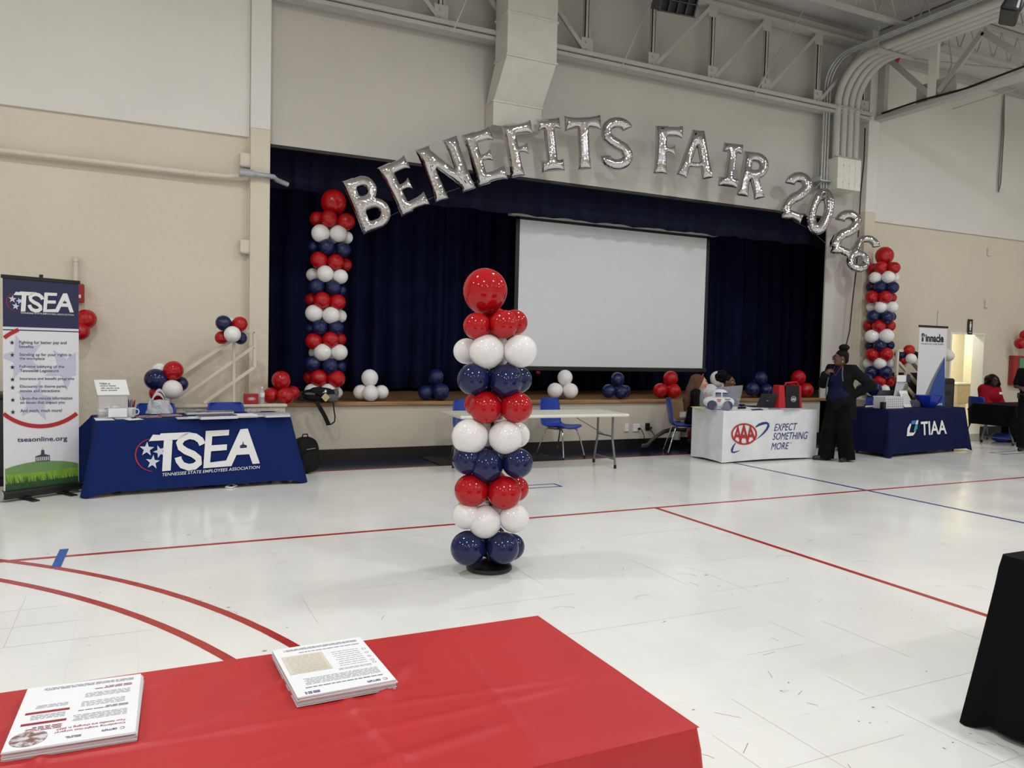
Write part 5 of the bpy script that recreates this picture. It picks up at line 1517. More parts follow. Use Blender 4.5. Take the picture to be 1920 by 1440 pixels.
mb = MB(); put_poly(mb, [(.194 + .033 * cos(a * pi / 16), .258 + .034 * sin(a * pi / 16)) for a in range(32)], fn1, .001)
ov = mat('photo_print', (150, 156, 176), .6, var=.0)
nt_ = ov.node_tree; r_ = [n for n in nt_.nodes if n.type == 'VALTORGB'][0]; nz_ = [n for n in nt_.nodes if n.type == 'TEX_NOISE'][0]; nz_.inputs['Scale'].default_value = 45
r_.color_ramp.elements[0].color = (*lin((52, 62, 104)), 1); r_.color_ramp.elements[1].color = (*lin((226, 224, 226)), 1)
e_ = r_.color_ramp.elements.new(.47); e_.color = (*lin((150, 112, 92)), 1); e_ = r_.color_ramp.elements.new(.53); e_.color = (*lin((196, 200, 212)), 1)
mb.build('oval_photo', ov, ps1)
ps2 = paper_stack('stack of printed letters with a beige text panel on the red table', (.436, 1.897, .7535), pi + .03, PW_, PD_, .021, n=12, seed=6)
fn2 = lambda u, v, w=0: (u - PW_ / 2, v - PD_ / 2, .0213 + w * .25)
mb = MB(); put_poly(mb, [(.120, .058), (.222, .058), (.222, .172), (.120, .172)], fn2, .0008); mb.build('beige_panel', mat('beige_print', (214, 206, 190), .7), ps2)
mb = MB(); put_text(mb, 'carrum', fn2, .034, .066, .278, .288, bold=.02); ring_poly(mb, fn2, .023, .283, .006, .006, .0014, .6, 5.7, 16, .0012); mb.build('logo', M_inkblue, ps2)
mb = MB(); page_bars(mb, fn2, [(.02, .205, .255, .004)] + [(.02, .2, .240 - k * .0065, .0014) for k in range(6)] + [(.026, .108, .188 - k * .0062, .0014) for k in range(2)] + [(.03, .1, .165 - k * .013, .0014) for k in range(8)] + [(.128, .214, .163 - k * .0095, .0014) for k in range(11)] + [(.018, .21, .024 - k * .0045, .0016) for k in range(3)] + [(.018, .18, .042, .003)], rg)
mb.build('body_text', M_ink, ps2)['kind'] = 'stuff'
mb = MB(); page_bars(mb, fn2, [(.178, .212, .286, .004), (.178, .212, .279, .004)], rg); mb.build('logo', M_inkblue, ps2)
mb = MB()
for v in (.176, .160, .135, .109, .083):
    ring_poly(mb, fn2, .016, v, .005, .005, .001, 0, 2 * pi, 14, .0012)
mb.build('icon', M_ink, ps2)['kind'] = 'stuff'

# ---- things on the TSEA table
cz = conv_of(160, 690, .104167)
q0 = at_y(*cz(222, 860), 9.05); q1 = at_y(*cz(740, 860), 9.05); zt_ = at_y(*cz(480, 512), 9.05).z
bx_ = thing('ballot_box', 'clear acrylic ballot box full of white slips with raised sign', 'box', ((q0.x + q1.x) / 2, 9.09, TH), RAD(6))
bw = (q1.x - q0.x) / 2; bh = zt_ - TH; bd = .12
for nm, a in (('side_panel', (-bw, -bw + .005, -bd, bd, 0, bh)), ('side_panel', (bw - .005, bw, -bd, bd, 0, bh)), ('front_panel', (-bw, bw, -bd, -bd + .005, 0, bh)), ('back_panel', (-bw, bw, bd - .005, bd, 0, bh)), ('base_panel', (-bw, bw, -bd, bd, 0, .005)), ('lid', (-bw, bw, -bd, bd, bh, bh + .005))):
    MB().lo(*a).build(nm, M_glass, bx_)
sgn0 = at_y(*cz(225, 485), 9.15); sgn1 = at_y(*cz(580, 212), 9.2)
sh = sgn1.z - sgn0.z; sw = .30
mb = MB().add([(-bw + .0, .04, bh + .01), (-bw + sw, .04, bh + .01), (-bw + sw - .03, .10, bh + .01 + sh), (-bw - .03, .10, bh + .01 + sh)], [(0, 1, 2, 3)])
sgc = mb.build('sign_card', M_paper, bx_, thick=.002)
fsg = lambda u, v, w=0: (-bw + u * sw - .03 * v, .04 + .06 * v - .004 - w, bh + .01 + v * sh)
mb = MB()
for s_, v in (('TSEA is', .70), ('giving away', .55), ('gift cards and', .40), ('door prizes!', .26)):
    wd = {'TSEA is': .33, 'giving away': .5, 'gift cards and': .58, 'door prizes!': .5}[s_]
    put_text(mb, s_, fsg, .14, .14 + wd, v, v + .10, w=.002, bold=.02)
mb.build('lettering', M_bk, sgc)
rg = random.Random(4)
for k in range(9):
    MB().box((rg.uniform(-.7, .7) * bw, rg.uniform(-.6, .6) * bd, .02 + k * .012), (.11, .07, .0012), rot=(rg.uniform(-.8, .8), rg.uniform(-.7, .7), rg.uniform(0, 3))).build('slip', M_paper, bx_)
MB().lo(-bw * .35, bw * .95, -bd - .012, -bd - .008, .02, .11).build('front_card', M_paper, bx_)
mug = thing('mug', 'white mug full of red and blue pens', 'mug', tb(*cz(820, 885)) + Vector((0, .02, 0)))
cup_ = MB().lathe([(.042, 0), (.045, .006), (.045, .105), (.041, .105), (.041, .012), (.005, .01)], 24).build('cup', M_paper, mug, smooth=40)
MB().tube([(.043, 0, .085), (.07, 0, .08), (.078, 0, .055), (.068, 0, .03), (.043, 0, .025)], .006, 8).build('handle', M_paper, mug, smooth=60)
fmg = lambda u, v, w=0: (.0455 * sin(u), -.0455 * cos(u), v)
mb = MB(); ring_poly(mb, fmg, .55, .06, .38, .026, .006, 0, 5.2, 20); put_poly(mb, [(a, b) for a, b in [(.3, .06), (.55, .075), (.8, .06), (.55, .045)]], fmg); mb.build('emblem', M_bk, cup_)
rg = random.Random(2)
for k in range(11):
    a = rg.uniform(0, 6.28); r = .022; l = rg.uniform(.14, .19); sx_, sy_ = rg.uniform(-.03, .03), rg.uniform(-.02, .03)
    MB().cyl((r * cos(a), r * sin(a), .015), (r * cos(a) * 1.6 + sx_, r * sin(a) * 1.6 + sy_, l), .0045, n=8).build('pen', mat('pen_red', (150, 26, 34), .4) if k % 2 else mat('pen_blue', (30, 44, 110), .4), mug)
def crumpled_bag(label, loc, w, d, h, m, handles=True, seed=3, name='plastic_bag'):
    t = thing(name, label, 'bag', loc, RAD(5)); rg = random.Random(seed)
    def fn(u, v):
        a = u * 2 * pi; k = 1 - .25 * v + .07 * sin(a * 5 + v * 6) + .05 * sin(a * 9 + 2)
        return (w / 2 * k * cos(a), d / 2 * k * sin(a), h * v * (1 + .07 * sin(a * 3)))
    MB().sheet(fn, 40, 10).build('body', m, t, smooth=180)
    if handles:
        for s in (-1, 1):
            MB().sheet(lambda u, v: (-.28 * w + .5 * w * u + s * .01, s * d * .2 + (v - .5) * .006, h * .85 + (h * .75 + .02 * s) * sin(u * pi) ** .6 + (v - .5) * .035), 14, 2).build('handle', m, t, smooth=180, thick=.002)
    return t
crumpled_bag('thin white plastic carrier bag standing on the blue covered table', tb(*cz(1335, 822)) + Vector((0, .05, 0)), .27, .14, .15, M_bagfilm)
flat = [((150, 900), (445, 898), (530, 940), (190, 948), 'loose white slip at the left front corner of the blue covered table'), ((515, 895), (810, 893), (850, 918), (545, 922), 'loose white slip in front of the ballot box'), ((695, 925), (960, 905), (1050, 928), (790, 945), 'loose white slip in front of the mug')]
for a, b, c, d, lb_ in flat:
    P4 = [at_z(*cz(*q), TH) for q in (a, b, c, d)]; cc = sum(P4, Vector()) / 4
    tag(MB().prism([((p - cc).x, (p - cc).y) for p in P4], lambda u, v, w: (u, v, w), .002).build('paper_slip', M_paper, loc=(cc.x, cc.y, TH + .0005)), lb_, 'paper')
M_rbook = mat('red_booklet', (150, 40, 48), .5, var=.2, scale=30)
for i, (x, y) in enumerate(((1045, 888), (1230, 888), (1440, 868), (1600, 860))):
    p = tb(*cz(x, y))
    t = paper_stack('small red booklets on the blue covered table, pile %s' % ('right of the mug', 'before the plastic bag', 'right of the plastic bag', 'left of the paper stacks')[i], p + Vector((0, .03, 0)), RAD(6 + i), .15, .09, .012, M_rbook, 2, i, 'booklet_pile', 'booklets')
    MB().lo(-.045, .045, -.03, .03, .0122, .0128).build('cover_picture', mat('cover_print', (206, 190, 190), .5, var=.2, scale=40), t)
c2 = conv_of(340, 730, .114583)
M_mag = mat('magazine_cover', (70, 66, 96), .45, var=.7, scale=28, detail=2); M_mag2 = mat('pale_leaflet', (206, 196, 214), .5, var=.12, scale=18); M_mag3 = mat('grey_leaflet', (170, 172, 186), .5, var=.35, scale=25)
for i, (x, y, w, d, h, m, lb_) in enumerate(((90, 485, .2, .14, .012, M_mag2, 'pale lilac leaflets left of the paper stacks'), (290, 480, .2, .14, .015, M_paper, 'white leaflets beside the lilac leaflets'), (590, 485, .38, .2, .04, M_mag, 'thick stack of dark-covered magazines before the second chair'),
                                         (950, 465, .36, .22, .03, M_paper, 'wide stack of white papers right of the magazines'), (1280, 450, .24, .18, .025, M_mag3, 'grey leaflets right of the white papers'), (1560, 455, .27, .2, .04, M_mag3, 'fanned grey brochures at the right end of the blue covered table'))):
    p = tb(*c2(x, y)) + Vector((0, d * .4, 0))
    paper_stack(lb_, p, RAD(6 + (i % 3) * 2), w, d, h, m, 4, i + 20)
p = tb(*c2(460, 395)); 
paper_stack('black and white flyers at the back of the blue covered table', (p.x, min(p.y, 9.45), TH), RAD(6), .5, .16, .03, mat('bw_flyer', (110, 112, 126), .5, var=.9, scale=22), 4, 31)
crumpled_bag('small clear plastic wrap lying among leaflets', tb(*c2(1200, 430)) + Vector((0, .06, 0)), .18, .1, .05, M_film, False, 9, 'plastic_wrap')
# red carton and bottle on the knee wall
kz = .811
q0 = at_y(*c2(1025, 205), 10.0); q1 = at_y(*c2(1255, 90), 10.0)
rc = thing('red_carton', 'small red carton with white oval logo on the stucco wall', 'box', ((q0.x + q1.x) / 2, 10.01, kz))
MB().lo(-(q1.x - q0.x) / 2, (q1.x - q0.x) / 2, -.06, .06, 0, .125).build('carton', mat('carton_red', (170, 34, 42), .5), rc, bevel=.004)
mb = MB(); ring_poly(mb, lambda u, v, w=0: (u, -.061 - w, v), 0, .066, .045, .02, .004, 0, 2 * pi, 24); put_poly(mb, [(-.025, .06), (.025, .06), (.025, .073), (-.025, .073)], lambda u, v, w=0: (u, -.061 - w, v)); mb.build('oval_logo', M_print, rc)
q0 = at_y(*c2(1318, 190), 10.0)
wb = thing('water_bottle', 'clear plastic water bottle with white label on the stucco wall', 'bottle', (q0.x, 10.0, kz))
MB().lathe([(.028, 0), (.032, .006), (.032, .05), (.030, .055), (.032, .06), (.032, .145), (.018, .175), (.013, .18), (.013, .195)], 20).build('body', mat('clear_bottle', (214, 216, 222), .08, var=.02, alpha=.42, spec=.8), wb, smooth=40)
MB().lathe([(.0325, .085), (.0325, .14)], 20).build('label', M_paper, wb, smooth=60)
MB().lathe([(.0145, .19), (.0145, .208), (.01, .21)], 16).build('cap', M_paper, wb, smooth=40)

# backpacks
M_pack = mat('black_nylon', (20, 20, 22), .65, spec=.2, var=.15, bump=.3, bscale=200); M_packg = mat('grey_nylon', (88, 90, 96), .7, var=.1, bump=.3, bscale=200)
def blob(mb, c, r, n=18, m_=12, p=2.6, rot=None):
    """super-ellipsoid"""
    M = Euler(rot).to_matrix() if rot else Matrix.Identity(3)
    sg = lambda x, e: math.copysign(abs(x) ** e, x)
    e = 2 / p
    vs = []; fs = []
    for j in range(m_ + 1):
        b = -pi / 2 + pi * j / m_
        for i in range(n):
            a = 2 * pi * i / n
            v = Vector((r[0] * sg(cos(b), e) * sg(cos(a), e), r[1] * sg(cos(b), e) * sg(sin(a), e), r[2] * sg(sin(b), e)))
            vs.append(M @ v + Vector(c))
    for j in range(m_):
        for i in range(n):
            fs.append((j * n + i, j * n + (i + 1) % n, (j + 1) * n + (i + 1) % n, (j + 1) * n + i))
    return mb.add(vs, fs)
p = at_y(597, 752, 10.52)
bp = thing('backpack', 'black and grey backpack lying on the stage lip with straps hanging down', 'backpack', (p.x, 10.44, .79), RAD(4))
blob(MB(), (.0, 0, .09), (.24, .085, .085), rot=(0, RAD(4), 0)).build('main_body', M_pack, bp, smooth=60)
upk = blob(MB(), (.02, -.055, .14), (.17, .05, .065), rot=(0, RAD(6), 0)).build('upper_pocket', M_pack, bp, smooth=60)
gsd = blob(MB(), (.12, -.065, .07), (.12, .04, .06), rot=(0, RAD(14), 0)).build('grey_side', M_packg, bp, smooth=60)
blob(MB(), (-.12, -.05, .12), (.10, .045, .02)).build('grey_strip', M_packg, bp, smooth=60)
blob(MB(), (.20, -.03, .13), (.05, .05, .05)).build('grey_strip', M_packg, bp, smooth=60)
MB().box((.045, -.118, .075), (.085, .006, .085), rot=(RAD(-8), RAD(45), 0)).build('patch', mat('tan_patch', (190, 176, 128), .7, var=.3, scale=60), gsd)
mb = MB(); put_poly(mb, [(0, 0), (.03, .02), (.045, .05), (.055, .03), (.06, .05), (.062, .01), (.04, .012)], lambda u, v, w=0: (u + .0, -.108 - w, v + .13)); mb.build('logo', M_print, upk)
MB().tube([(-.2, -.04, .03), (-.27, -.06, .04), (-.30, -.06, .06), (-.27, -.05, .085), (-.2, -.04, .09)], .012, 8).build('grab_loop', M_pack, bp, smooth=60)
def strap(parent, pts, w, name='strap', m=None, th=.006, side=(1, 0, 0)):
    mb = MB(); P = [Vector(q) for q in pts]
    for i in range(len(P) - 1):
        mb.bar(P[i], P[i + 1], w, th, up=(0, 1, 0))
    return mb.build(name, m or M_pack, parent, smooth=60)
strap(bp, [(-.07, -.10, .02), (-.04, -.135, -.05), (.03, -.14, -.17), (.085, -.14, -.29)], .055, 'shoulder_strap')
strap(bp, [(.05, -.14, -.29), (.115, -.14, -.285), (.165, -.14, -.25), (.17, -.14, -.18), (.155, -.14, -.10), (.15, -.12, .0)], .016, 'webbing')
p = at_z(555, 862)
b2 = thing('backpack', 'black backpack standing on the floor at the right end of the blue covered table', 'backpack', (1.83, 9.55, 0), RAD(20))
blob(MB(), (0, 0, .22), (.17, .13, .22)).build('main_body', M_pack, b2, smooth=60)
blob(MB(), (0, -.11, .15), (.13, .05, .13)).build('front_pocket', M_pack, b2, smooth=60)
MB().tube([(-.04, 0, .43), (-.03, 0, .47), (.03, 0, .47), (.04, 0, .43)], .008, 8).build('grab_loop', M_pack, b2, smooth=60)
MB().tube([(-.06, -.135, .30), (.06, -.135, .31)], .006, 6).build('zip', mat('brass_zip', (150, 120, 80), .4), b2)
# bag under the blue covered table
p = at_z(395, 918)
ub = thing('shopping_bag', 'colourful patterned cloth bag lying under the blue covered table', 'bag', (at_y(400, 915, 8.95).x, 8.98, 0), RAD(8))
M_pat = mat('pattern_cloth', (40, 110, 160), .7, var=0)
r_ = [n for n in M_pat.node_tree.nodes if n.type == 'VALTORGB'][0]; nz_ = [n for n in M_pat.node_tree.nodes if n.type == 'TEX_NOISE'][0]; nz_.inputs['Scale'].default_value = 14; nz_.inputs['Detail'].default_value = 0
r_.color_ramp.interpolation = 'CONSTANT'
r_.color_ramp.elements[0].color = (*lin((30, 40, 70)), 1); r_.color_ramp.elements[1].color = (*lin((190, 40, 60)), 1)
e_ = r_.color_ramp.elements.new(.45); e_.color = (*lin((40, 130, 170)), 1); e_ = r_.color_ramp.elements.new(.55); e_.color = (*lin((120, 160, 60)), 1)
blob(MB(), (0, 0, .07), (.25, .13, .075)).build('body', M_pat, ub, smooth=60)
MB().tube([(.1, -.1, .06), (.2, -.2, .012), (.13, -.26, .01), (.08, -.22, .012), (.2, -.1, .05)], .009, 8).build('handle', M_paper, ub, smooth=60)
MB().tube([(.15, -.08, .08), (.26, -.14, .04), (.33, -.16, .012), (.25, -.1, .05)], .009, 8).build('handle', M_paper, ub, smooth=60)

# vacuum cleaner near the stage front
vc = thing('vacuum_cleaner', 'red and grey upright vacuum cleaner tipped over by the stage front', 'vacuum', (8.05, 10.05, 0), RAD(0))
M_vred = mat('vacuum_red', (140, 30, 38), .4); M_vgrey = mat('vacuum_grey', (70, 70, 74), .45)
blob(MB(), (.25, 0, .26), (.26, .13, .12), rot=(0, RAD(-8), 0)).build('body', M_vred, vc, smooth=60)
hd = [at_y(1205, 836, 10.1), at_y(1214, 833, 10.1), at_y(1228, 820, 10.1), at_y(1245, 809, 10.1), at_y(1265, 804, 10.1), at_y(1285, 806, 10.1)]
MB().tube([q - vc.location for q in hd], [.02, .024, .028, .034, .036, .04], 10).build('handle', M_vgrey, vc, smooth=60)
lp = [at_y(1214, 833, 10.1), at_y(1204, 834, 10.1), at_y(1203, 837, 10.1), at_y(1212, 838, 10.1), at_y(1219, 832, 10.1)]
MB().tube([q - vc.location for q in lp], .016, 8).build('grip', M_vgrey, vc, smooth=60)
for x in (.12, .46):
    MB().lathe([(.10, -.02), (.11, -.01), (.11, .01), (.10, .02)], 24, M=Matrix.Rotation(RAD(90), 3, 'X'), c=(x, -.15, .115)).build('wheel', M_vgrey, vc, smooth=40)
blob(MB(), (.3, 0, .12), (.3, .12, .11)).build('base', M_black, vc, smooth=60)
# cords from outlets
for i, (pa, pts_) in enumerate((((1198, 802), [(1203, 806), (1207, 815), (1209, 824), (1214, 842), (1240, 845)]), ((1217, 802), [(1222, 808), (1228, 818), (1232, 828), (1245, 834), (1254, 826), (1259, 810)]))):
    P = [at_y(*pa, 10.43)] + [at_y(*q, 10.40) for q in pts_]
    for q in P:
        q.z = max(q.z, .012)
    c_ = thing('power_cord', ('black power cord running from the white outlet to the floor', 'black power cord looping from the black outlet to the vacuum cleaner')[i], 'cord', P[-1])
    MB().tube([q - P[-1] for q in P], .007, 6).build('cord', M_cable, c_, smooth=60)

# ---- things on the white covered table
AH2 = .7535
ck = conv_of(1280, 680, .083333)
p = at_z(*ck(900, 1070), AH2)
pc = thing('plush_car', 'white plush toy car with dark wheels in a clear plastic bag', 'toy', (p.x, 8.83, AH2), RAD(-28))
M_plush = mat('white_plush', (234, 234, 236), .9, var=.03, bump=.4, bscale=90); M_pb = mat('plush_navy', (44, 48, 88), .8)
sc_ = 1.0
blob(MB(), (0, 0, .115), (.225, .12, .085), p=2.4).build('body', M_plush, pc, smooth=60)
blob(MB(), (.015, 0, .215), (.115, .095, .085), p=2.3).build('cab', M_plush, pc, smooth=60)
for x in (-.115, .105):
    for s in (-1, 1):
        MB().lathe([(.01, -.03), (.062, -.028), (.07, -.012), (.07, .012), (.062, .028), (.01, .03)], 22, M=Matrix.Rotation(RAD(90), 3, 'X'), c=(x, s * .115, .07)).build('wheel', mat('plush_wheel', (72, 64, 96), .8, var=.2, scale=40), pc, smooth=50)
for (x0, x1) in ((-.07, .012), (.03, .10)):
    MB().lo(x0, x1, -.102, -.088, .195, .255).build('window', M_pb, pc, bevel=.008)
MB().lo(.10, .126, -.06, .06, .19, .25).build('windscreen', M_pb, pc, bevel=.008)
for (x, z, w) in ((-.02, .155, .03), (-.02, .13, .022)):
    MB().lo(x - w, x + w, -.125, -.115, z - .008, z + .008).build('red_mark', M_printred, pc)
MB().lo(.06, .14, -.118, -.108, .155, .168).build('navy_mark', M_pb, pc)
def bagfn(u, v):
    a = u * 2 * pi; k = 1 + .05 * sin(a * 4 + v * 3)
    w_ = .27 * k * (1 + .05 * v); d_ = .16 * k * (1 - .75 * v ** 2)
    lean = .03 * v
    return (w_ * cos(a) + lean + (.02 * v if cos(a) > 0 else 0), d_ * sin(a), .004 + (.33 + .03 * cos(a)) * v)
MB().sheet(bagfn, 36, 10).build('clear_bag', M_film, pc, smooth=180)
cq = conv_of(1380, 720, .09375)
M_lap = mat('laptop_dark', (30, 31, 34), .4)
q0 = at_y(*cq(440, 465), 9.0); q1 = at_y(*cq(740, 465), 9.0); zt_ = at_y(*cq(640, 185), 9.08).z
lp_ = thing('laptop', 'open black laptop seen from behind on the white covered table', 'laptop', ((q0.x + q1.x) / 2, 9.02, AH2), RAD(-10))
lw = (q1.x - q0.x) / 2
MB().lo(-lw, lw, 0, .24, 0, .018).build('keyboard_base', M_lap, lp_, bevel=.004)
mb = MB().add([(-lw, -.0, .012), (lw, -.0, .012), (lw + .03, -.06, zt_ - AH2), (-lw + .05, -.06, zt_ - AH2)], [(0, 1, 2, 3)])
lid_ = mb.build('screen_lid', M_lap, lp_, thick=.008)
MB().lathe([(.018, 0), (.018, .002)], 16, M=Matrix.Rotation(RAD(70), 3, 'X'), c=(.02, -.035, .115)).build('logo', mat('laptop_logo', (90, 90, 94), .3), lid_)
q0 = at_y(*cq(888, 475), 8.95); q1 = at_y(*cq(1030, 475), 8.88); q2 = at_y(*cq(1272, 470), 8.9); zt_ = at_y(*cq(1100, 30), 8.9).z
tbg = thing('tote_bag', 'red and black tote bag with white logo on the white covered table', 'bag', ((q1.x + q2.x) / 2, 8.98, AH2), RAD(-6))
tw = (q2.x - q1.x) / 2; th = zt_ - AH2
M_tred = mat('tote_red', (186, 30, 40), .75); M_tblk = mat('tote_black', (20, 20, 22), .75)
MB().box((0, 0, th / 2), (tw * 2, .18, th), top=(.92, .7)).build('front_panel', M_tblk, tbg, bevel=.01); tfp = COL.objects[-1]
MB().box((-tw - .065, .01, th / 2), (.13, .2, th), top=(.75, .7)).build('red_side', M_tred, tbg, bevel=.01)
MB().box((tw + .01, .01, th / 2), (.05, .2, th), top=(.8, .7)).build('red_side', M_tred, tbg, bevel=.01)
MB().tube([(-.1, .0, th - .01), (-.08, .0, th + .035), (.12, .0, th + .05), (.16, 0, th - .01)], .014, 8).build('handle', M_tred, tbg, smooth=60)
ft_ = lambda u, v, w=0: (u, -.094 + .09 * .15 * v / th - w, v)
mb = MB(); ring_poly(mb, ft_, 0, .14, .05, .045, .004, 0, 2 * pi, 24, .004)
for k in (-.026, 0, .026):
    put_text(mb, 'A', ft_, k - .016, k + .016, .112, .168, w=.004, bold=.02)
mb.build('white_logo', M_print, tfp)
def pps(label, conv, quad, z, m=M_paper, th_=.004):
    P4 = [at_z(*conv(*q), z) for q in quad]; cc = sum(P4, Vector()) / 4
    tag(MB().prism([((p - cc).x, (p - cc).y) for p in P4], lambda u, v, w: (u, v, w), th_).build('paper_sheet', m, loc=(cc.x, cc.y, z)), label, 'paper')
pps('yellow-edged papers at the left end of the white covered table', ck, [(180, 995), (330, 990), (600, 1020), (440, 1050)], AH2, mat('yellow_paper', (226, 224, 170), .7))
pps('navy folder lying before the woman with long brown hair', ck, [(380, 985), (560, 980), (600, 1000), (420, 1005)], AH2, mat('navy_folder', (40, 46, 80), .6))
pps('black folder with white papers right of the toy car', cq, [(30, 470), (200, 470), (205, 495), (40, 500)], AH2, M_black, .012)
pps('white papers in front of the laptop', cq, [(190, 470), (560, 480), (500, 505), (180, 515)], AH2 + .0002)
pps('navy flyers spread before the laptop', cq, [(300, 505), (480, 490), (560, 515), (330, 525)], AH2 + .0045, mat('navy_flyer', (70, 80, 122), .5, var=.5, scale=30), .002)
pps('blue and white flyer left of the tote bag', cq, [(640, 480), (860, 480), (900, 505), (660, 510)], AH2, mat('blue_flyer', (150, 160, 190), .5, var=.35, scale=30), .003)
pps('pale flyers at the right end of the white covered table', cq, [(900, 505), (1180, 490), (1290, 515), (980, 525)], AH2, mat('pale_flyer', (196, 202, 216), .5, var=.15, scale=30), .003)

# ---- things on the navy covered table
ct = conv_of(1600, 690, .104167)
BH = .747
q = at_z(*ct(1345, 705), BH)
bo = thing('bowl', 'blue plastic bowl on the navy covered table', 'bowl', (q.x, min(max(q.y, 8.6), 8.95), BH))
rW = (at_y(*ct(1510, 560), bo.location.y).x - at_y(*ct(1190, 560), bo.location.y).x) / 2 * .98
MB().lathe([(.09, 0), (.10, .004), (.16, .07), (rW - .004, .19), (rW, .2), (rW - .012, .2), (.15, .075), (.02, .012)], 8).build('shell', mat('bowl_blue', (24, 52, 170), .3), bo, smooth=20)
q0 = at_y(*ct(600, 715), 8.62); q1 = at_y(*ct(905, 720), 8.62)
bk = thing('basket', 'white perforated plastic basket on the navy covered table', 'basket', ((q0.x + q1.x) / 2 - .06, 8.70, BH), RAD(5))
kw = (q1.x - q0.x) / 2 + .05; kh = .19
M_bask = mat('basket_white', (216, 218, 224), .5); M_hole = mat('basket_hole', (70, 72, 80), .8)
for a in ((-kw, kw, -.10, -.095, 0, kh), (-kw, kw, .095, .10, 0, kh), (-kw, -kw + .005, -.10, .10, 0, kh), (kw - .005, kw, -.10, .10, 0, kh), (-kw, kw, -.1, .1, 0, .005)):
    MB().lo(*a).build('wall_panel', M_bask, bk)
MB().lo(-kw - .008, kw + .008, -.108, -.094, kh - .012, kh + .004).lo(-kw - .008, kw + .008, .094, .108, kh - .012, kh + .004).build('rim', M_bask, bk)
mb = MB(); rg = random.Random(6)
for i in range(9):
    for j in range(4):
        x = -kw + .03 + i * (2 * kw - .06) / 8; z = .03 + j * .036
        mb.lo(x - .009, x + .009, -.1012, -.1, z, z + .016)
mb.build('perforations', M_hole, bk)['kind'] = 'stuff'
MB().lo(-kw - .07, -kw + .0, -.13, -.06, 0, .11).build('black_cup', M_black, bk, bevel=.01)
q0 = at_y(*ct(940, 700), 8.85)
bh_ = thing('leaflet_stand', 'white leaflets in a sloping stand right of the basket', 'leaflets', (q0.x + .02, 8.80, BH), RAD(5))
MB().add([(-.13, 0, 0), (.14, 0, 0), (.06, .10, .27), (-.15, .10, .27)], [(0, 1, 2, 3)]).build('leaflet', M_paper, bh_, thick=.006)
MB().add([(-.13, .03, .0), (.14, .03, 0), (.10, .14, .20), (-.12, .14, .20)], [(0, 1, 2, 3)]).build('easel', M_glass, bh_, thick=.004)
mb = MB(); page_bars(mb, lambda u, v, w=0: (u, v * .37 - .008, v), [(-.10, .08, .06 + k * .025, .005) for k in range(7)], random.Random(3)); mb.build('print', M_ink, bh_)['kind'] = 'stuff'
q0 = at_y(*ct(790, 540), 8.98)
bs_ = thing('brochure_holder', 'tall clear brochure holder with white and navy cards behind the basket', 'brochures', (q0.x, 8.93, BH), RAD(8))
MB().lo(-.05, .06, -.02, .02, 0, .34).build('stem', M_glass, bs_)
MB().sheet(lambda u, v: (-.18 + .06 * v + .36 * u * (.35 + .65 * v) - (.0 if v > .8 else .0), .01 - .02 * v, .16 + .34 * v ** 1.0), 2, 6).build('card', mat('grey_card', (196, 200, 210), .5), bs_, thick=.004)
MB().lo(-.16, .17, -.028, -.02, .42, .53).build('card', M_paper, bs_)
MB().lo(.12, .23, -.035, -.028, .41, .54).build('card', M_bnavy, bs_)
MB().lo(.06, .24, .0, .04, .12, .38).build('card', mat('photo_card', (130, 120, 110), .5, var=.5, scale=20), bs_)
q0 = at_y(*ct(1070, 690), 8.85)
sm = thing('small_box', 'small dark patterned box left of the blue bowl', 'box', (q0.x, 8.84, BH))
MB().lo(-.09, .1, -.06, .06, 0, .11).build('carton', mat('dark_pattern', (86, 84, 96), .5, var=.7, scale=40), sm, bevel=.006)
q0 = at_y(*ct(590, 600), 9.05)
l2 = thing('laptop', 'open dark grey laptop behind the white basket', 'laptop', (q0.x - .1, 9.06, BH), RAD(0))
MB().lo(-.18, .18, 0, .2, 0, .018).build('keyboard_base', M_lap, l2, bevel=.004)
MB().add([(-.2, 0, .012), (.2, 0, .012), (.24, -.05, .27), (-.13, -.05, .27)], [(0, 1, 2, 3)]).build('screen_lid', mat('laptop_grey', (74, 76, 82), .4), l2, thick=.008)
pps('white papers at the left end of the navy covered table', ct, [(225, 690), (420, 685), (450, 705), (215, 708)], BH, M_paper, .012)
# blue bag on the floor at far right
q0 = at_z(1898, 836)
gb = thing('floor_bag', 'bright blue bag on the floor under the far black table', 'bag', (15.0, 9.35, 0), RAD(20))
blob(MB(), (0, 0, .09), (.26, .16, .09)).build('body', mat('bag_blue', (28, 52, 170), .6), gb, smooth=60)
MB().tube([(-.1, -.1, .12), (-.08, -.16, .2), (.08, -.16, .2), (.1, -.1, .12)], .01, 8).build('handle', MATS['bag_blue'], gb, smooth=60)

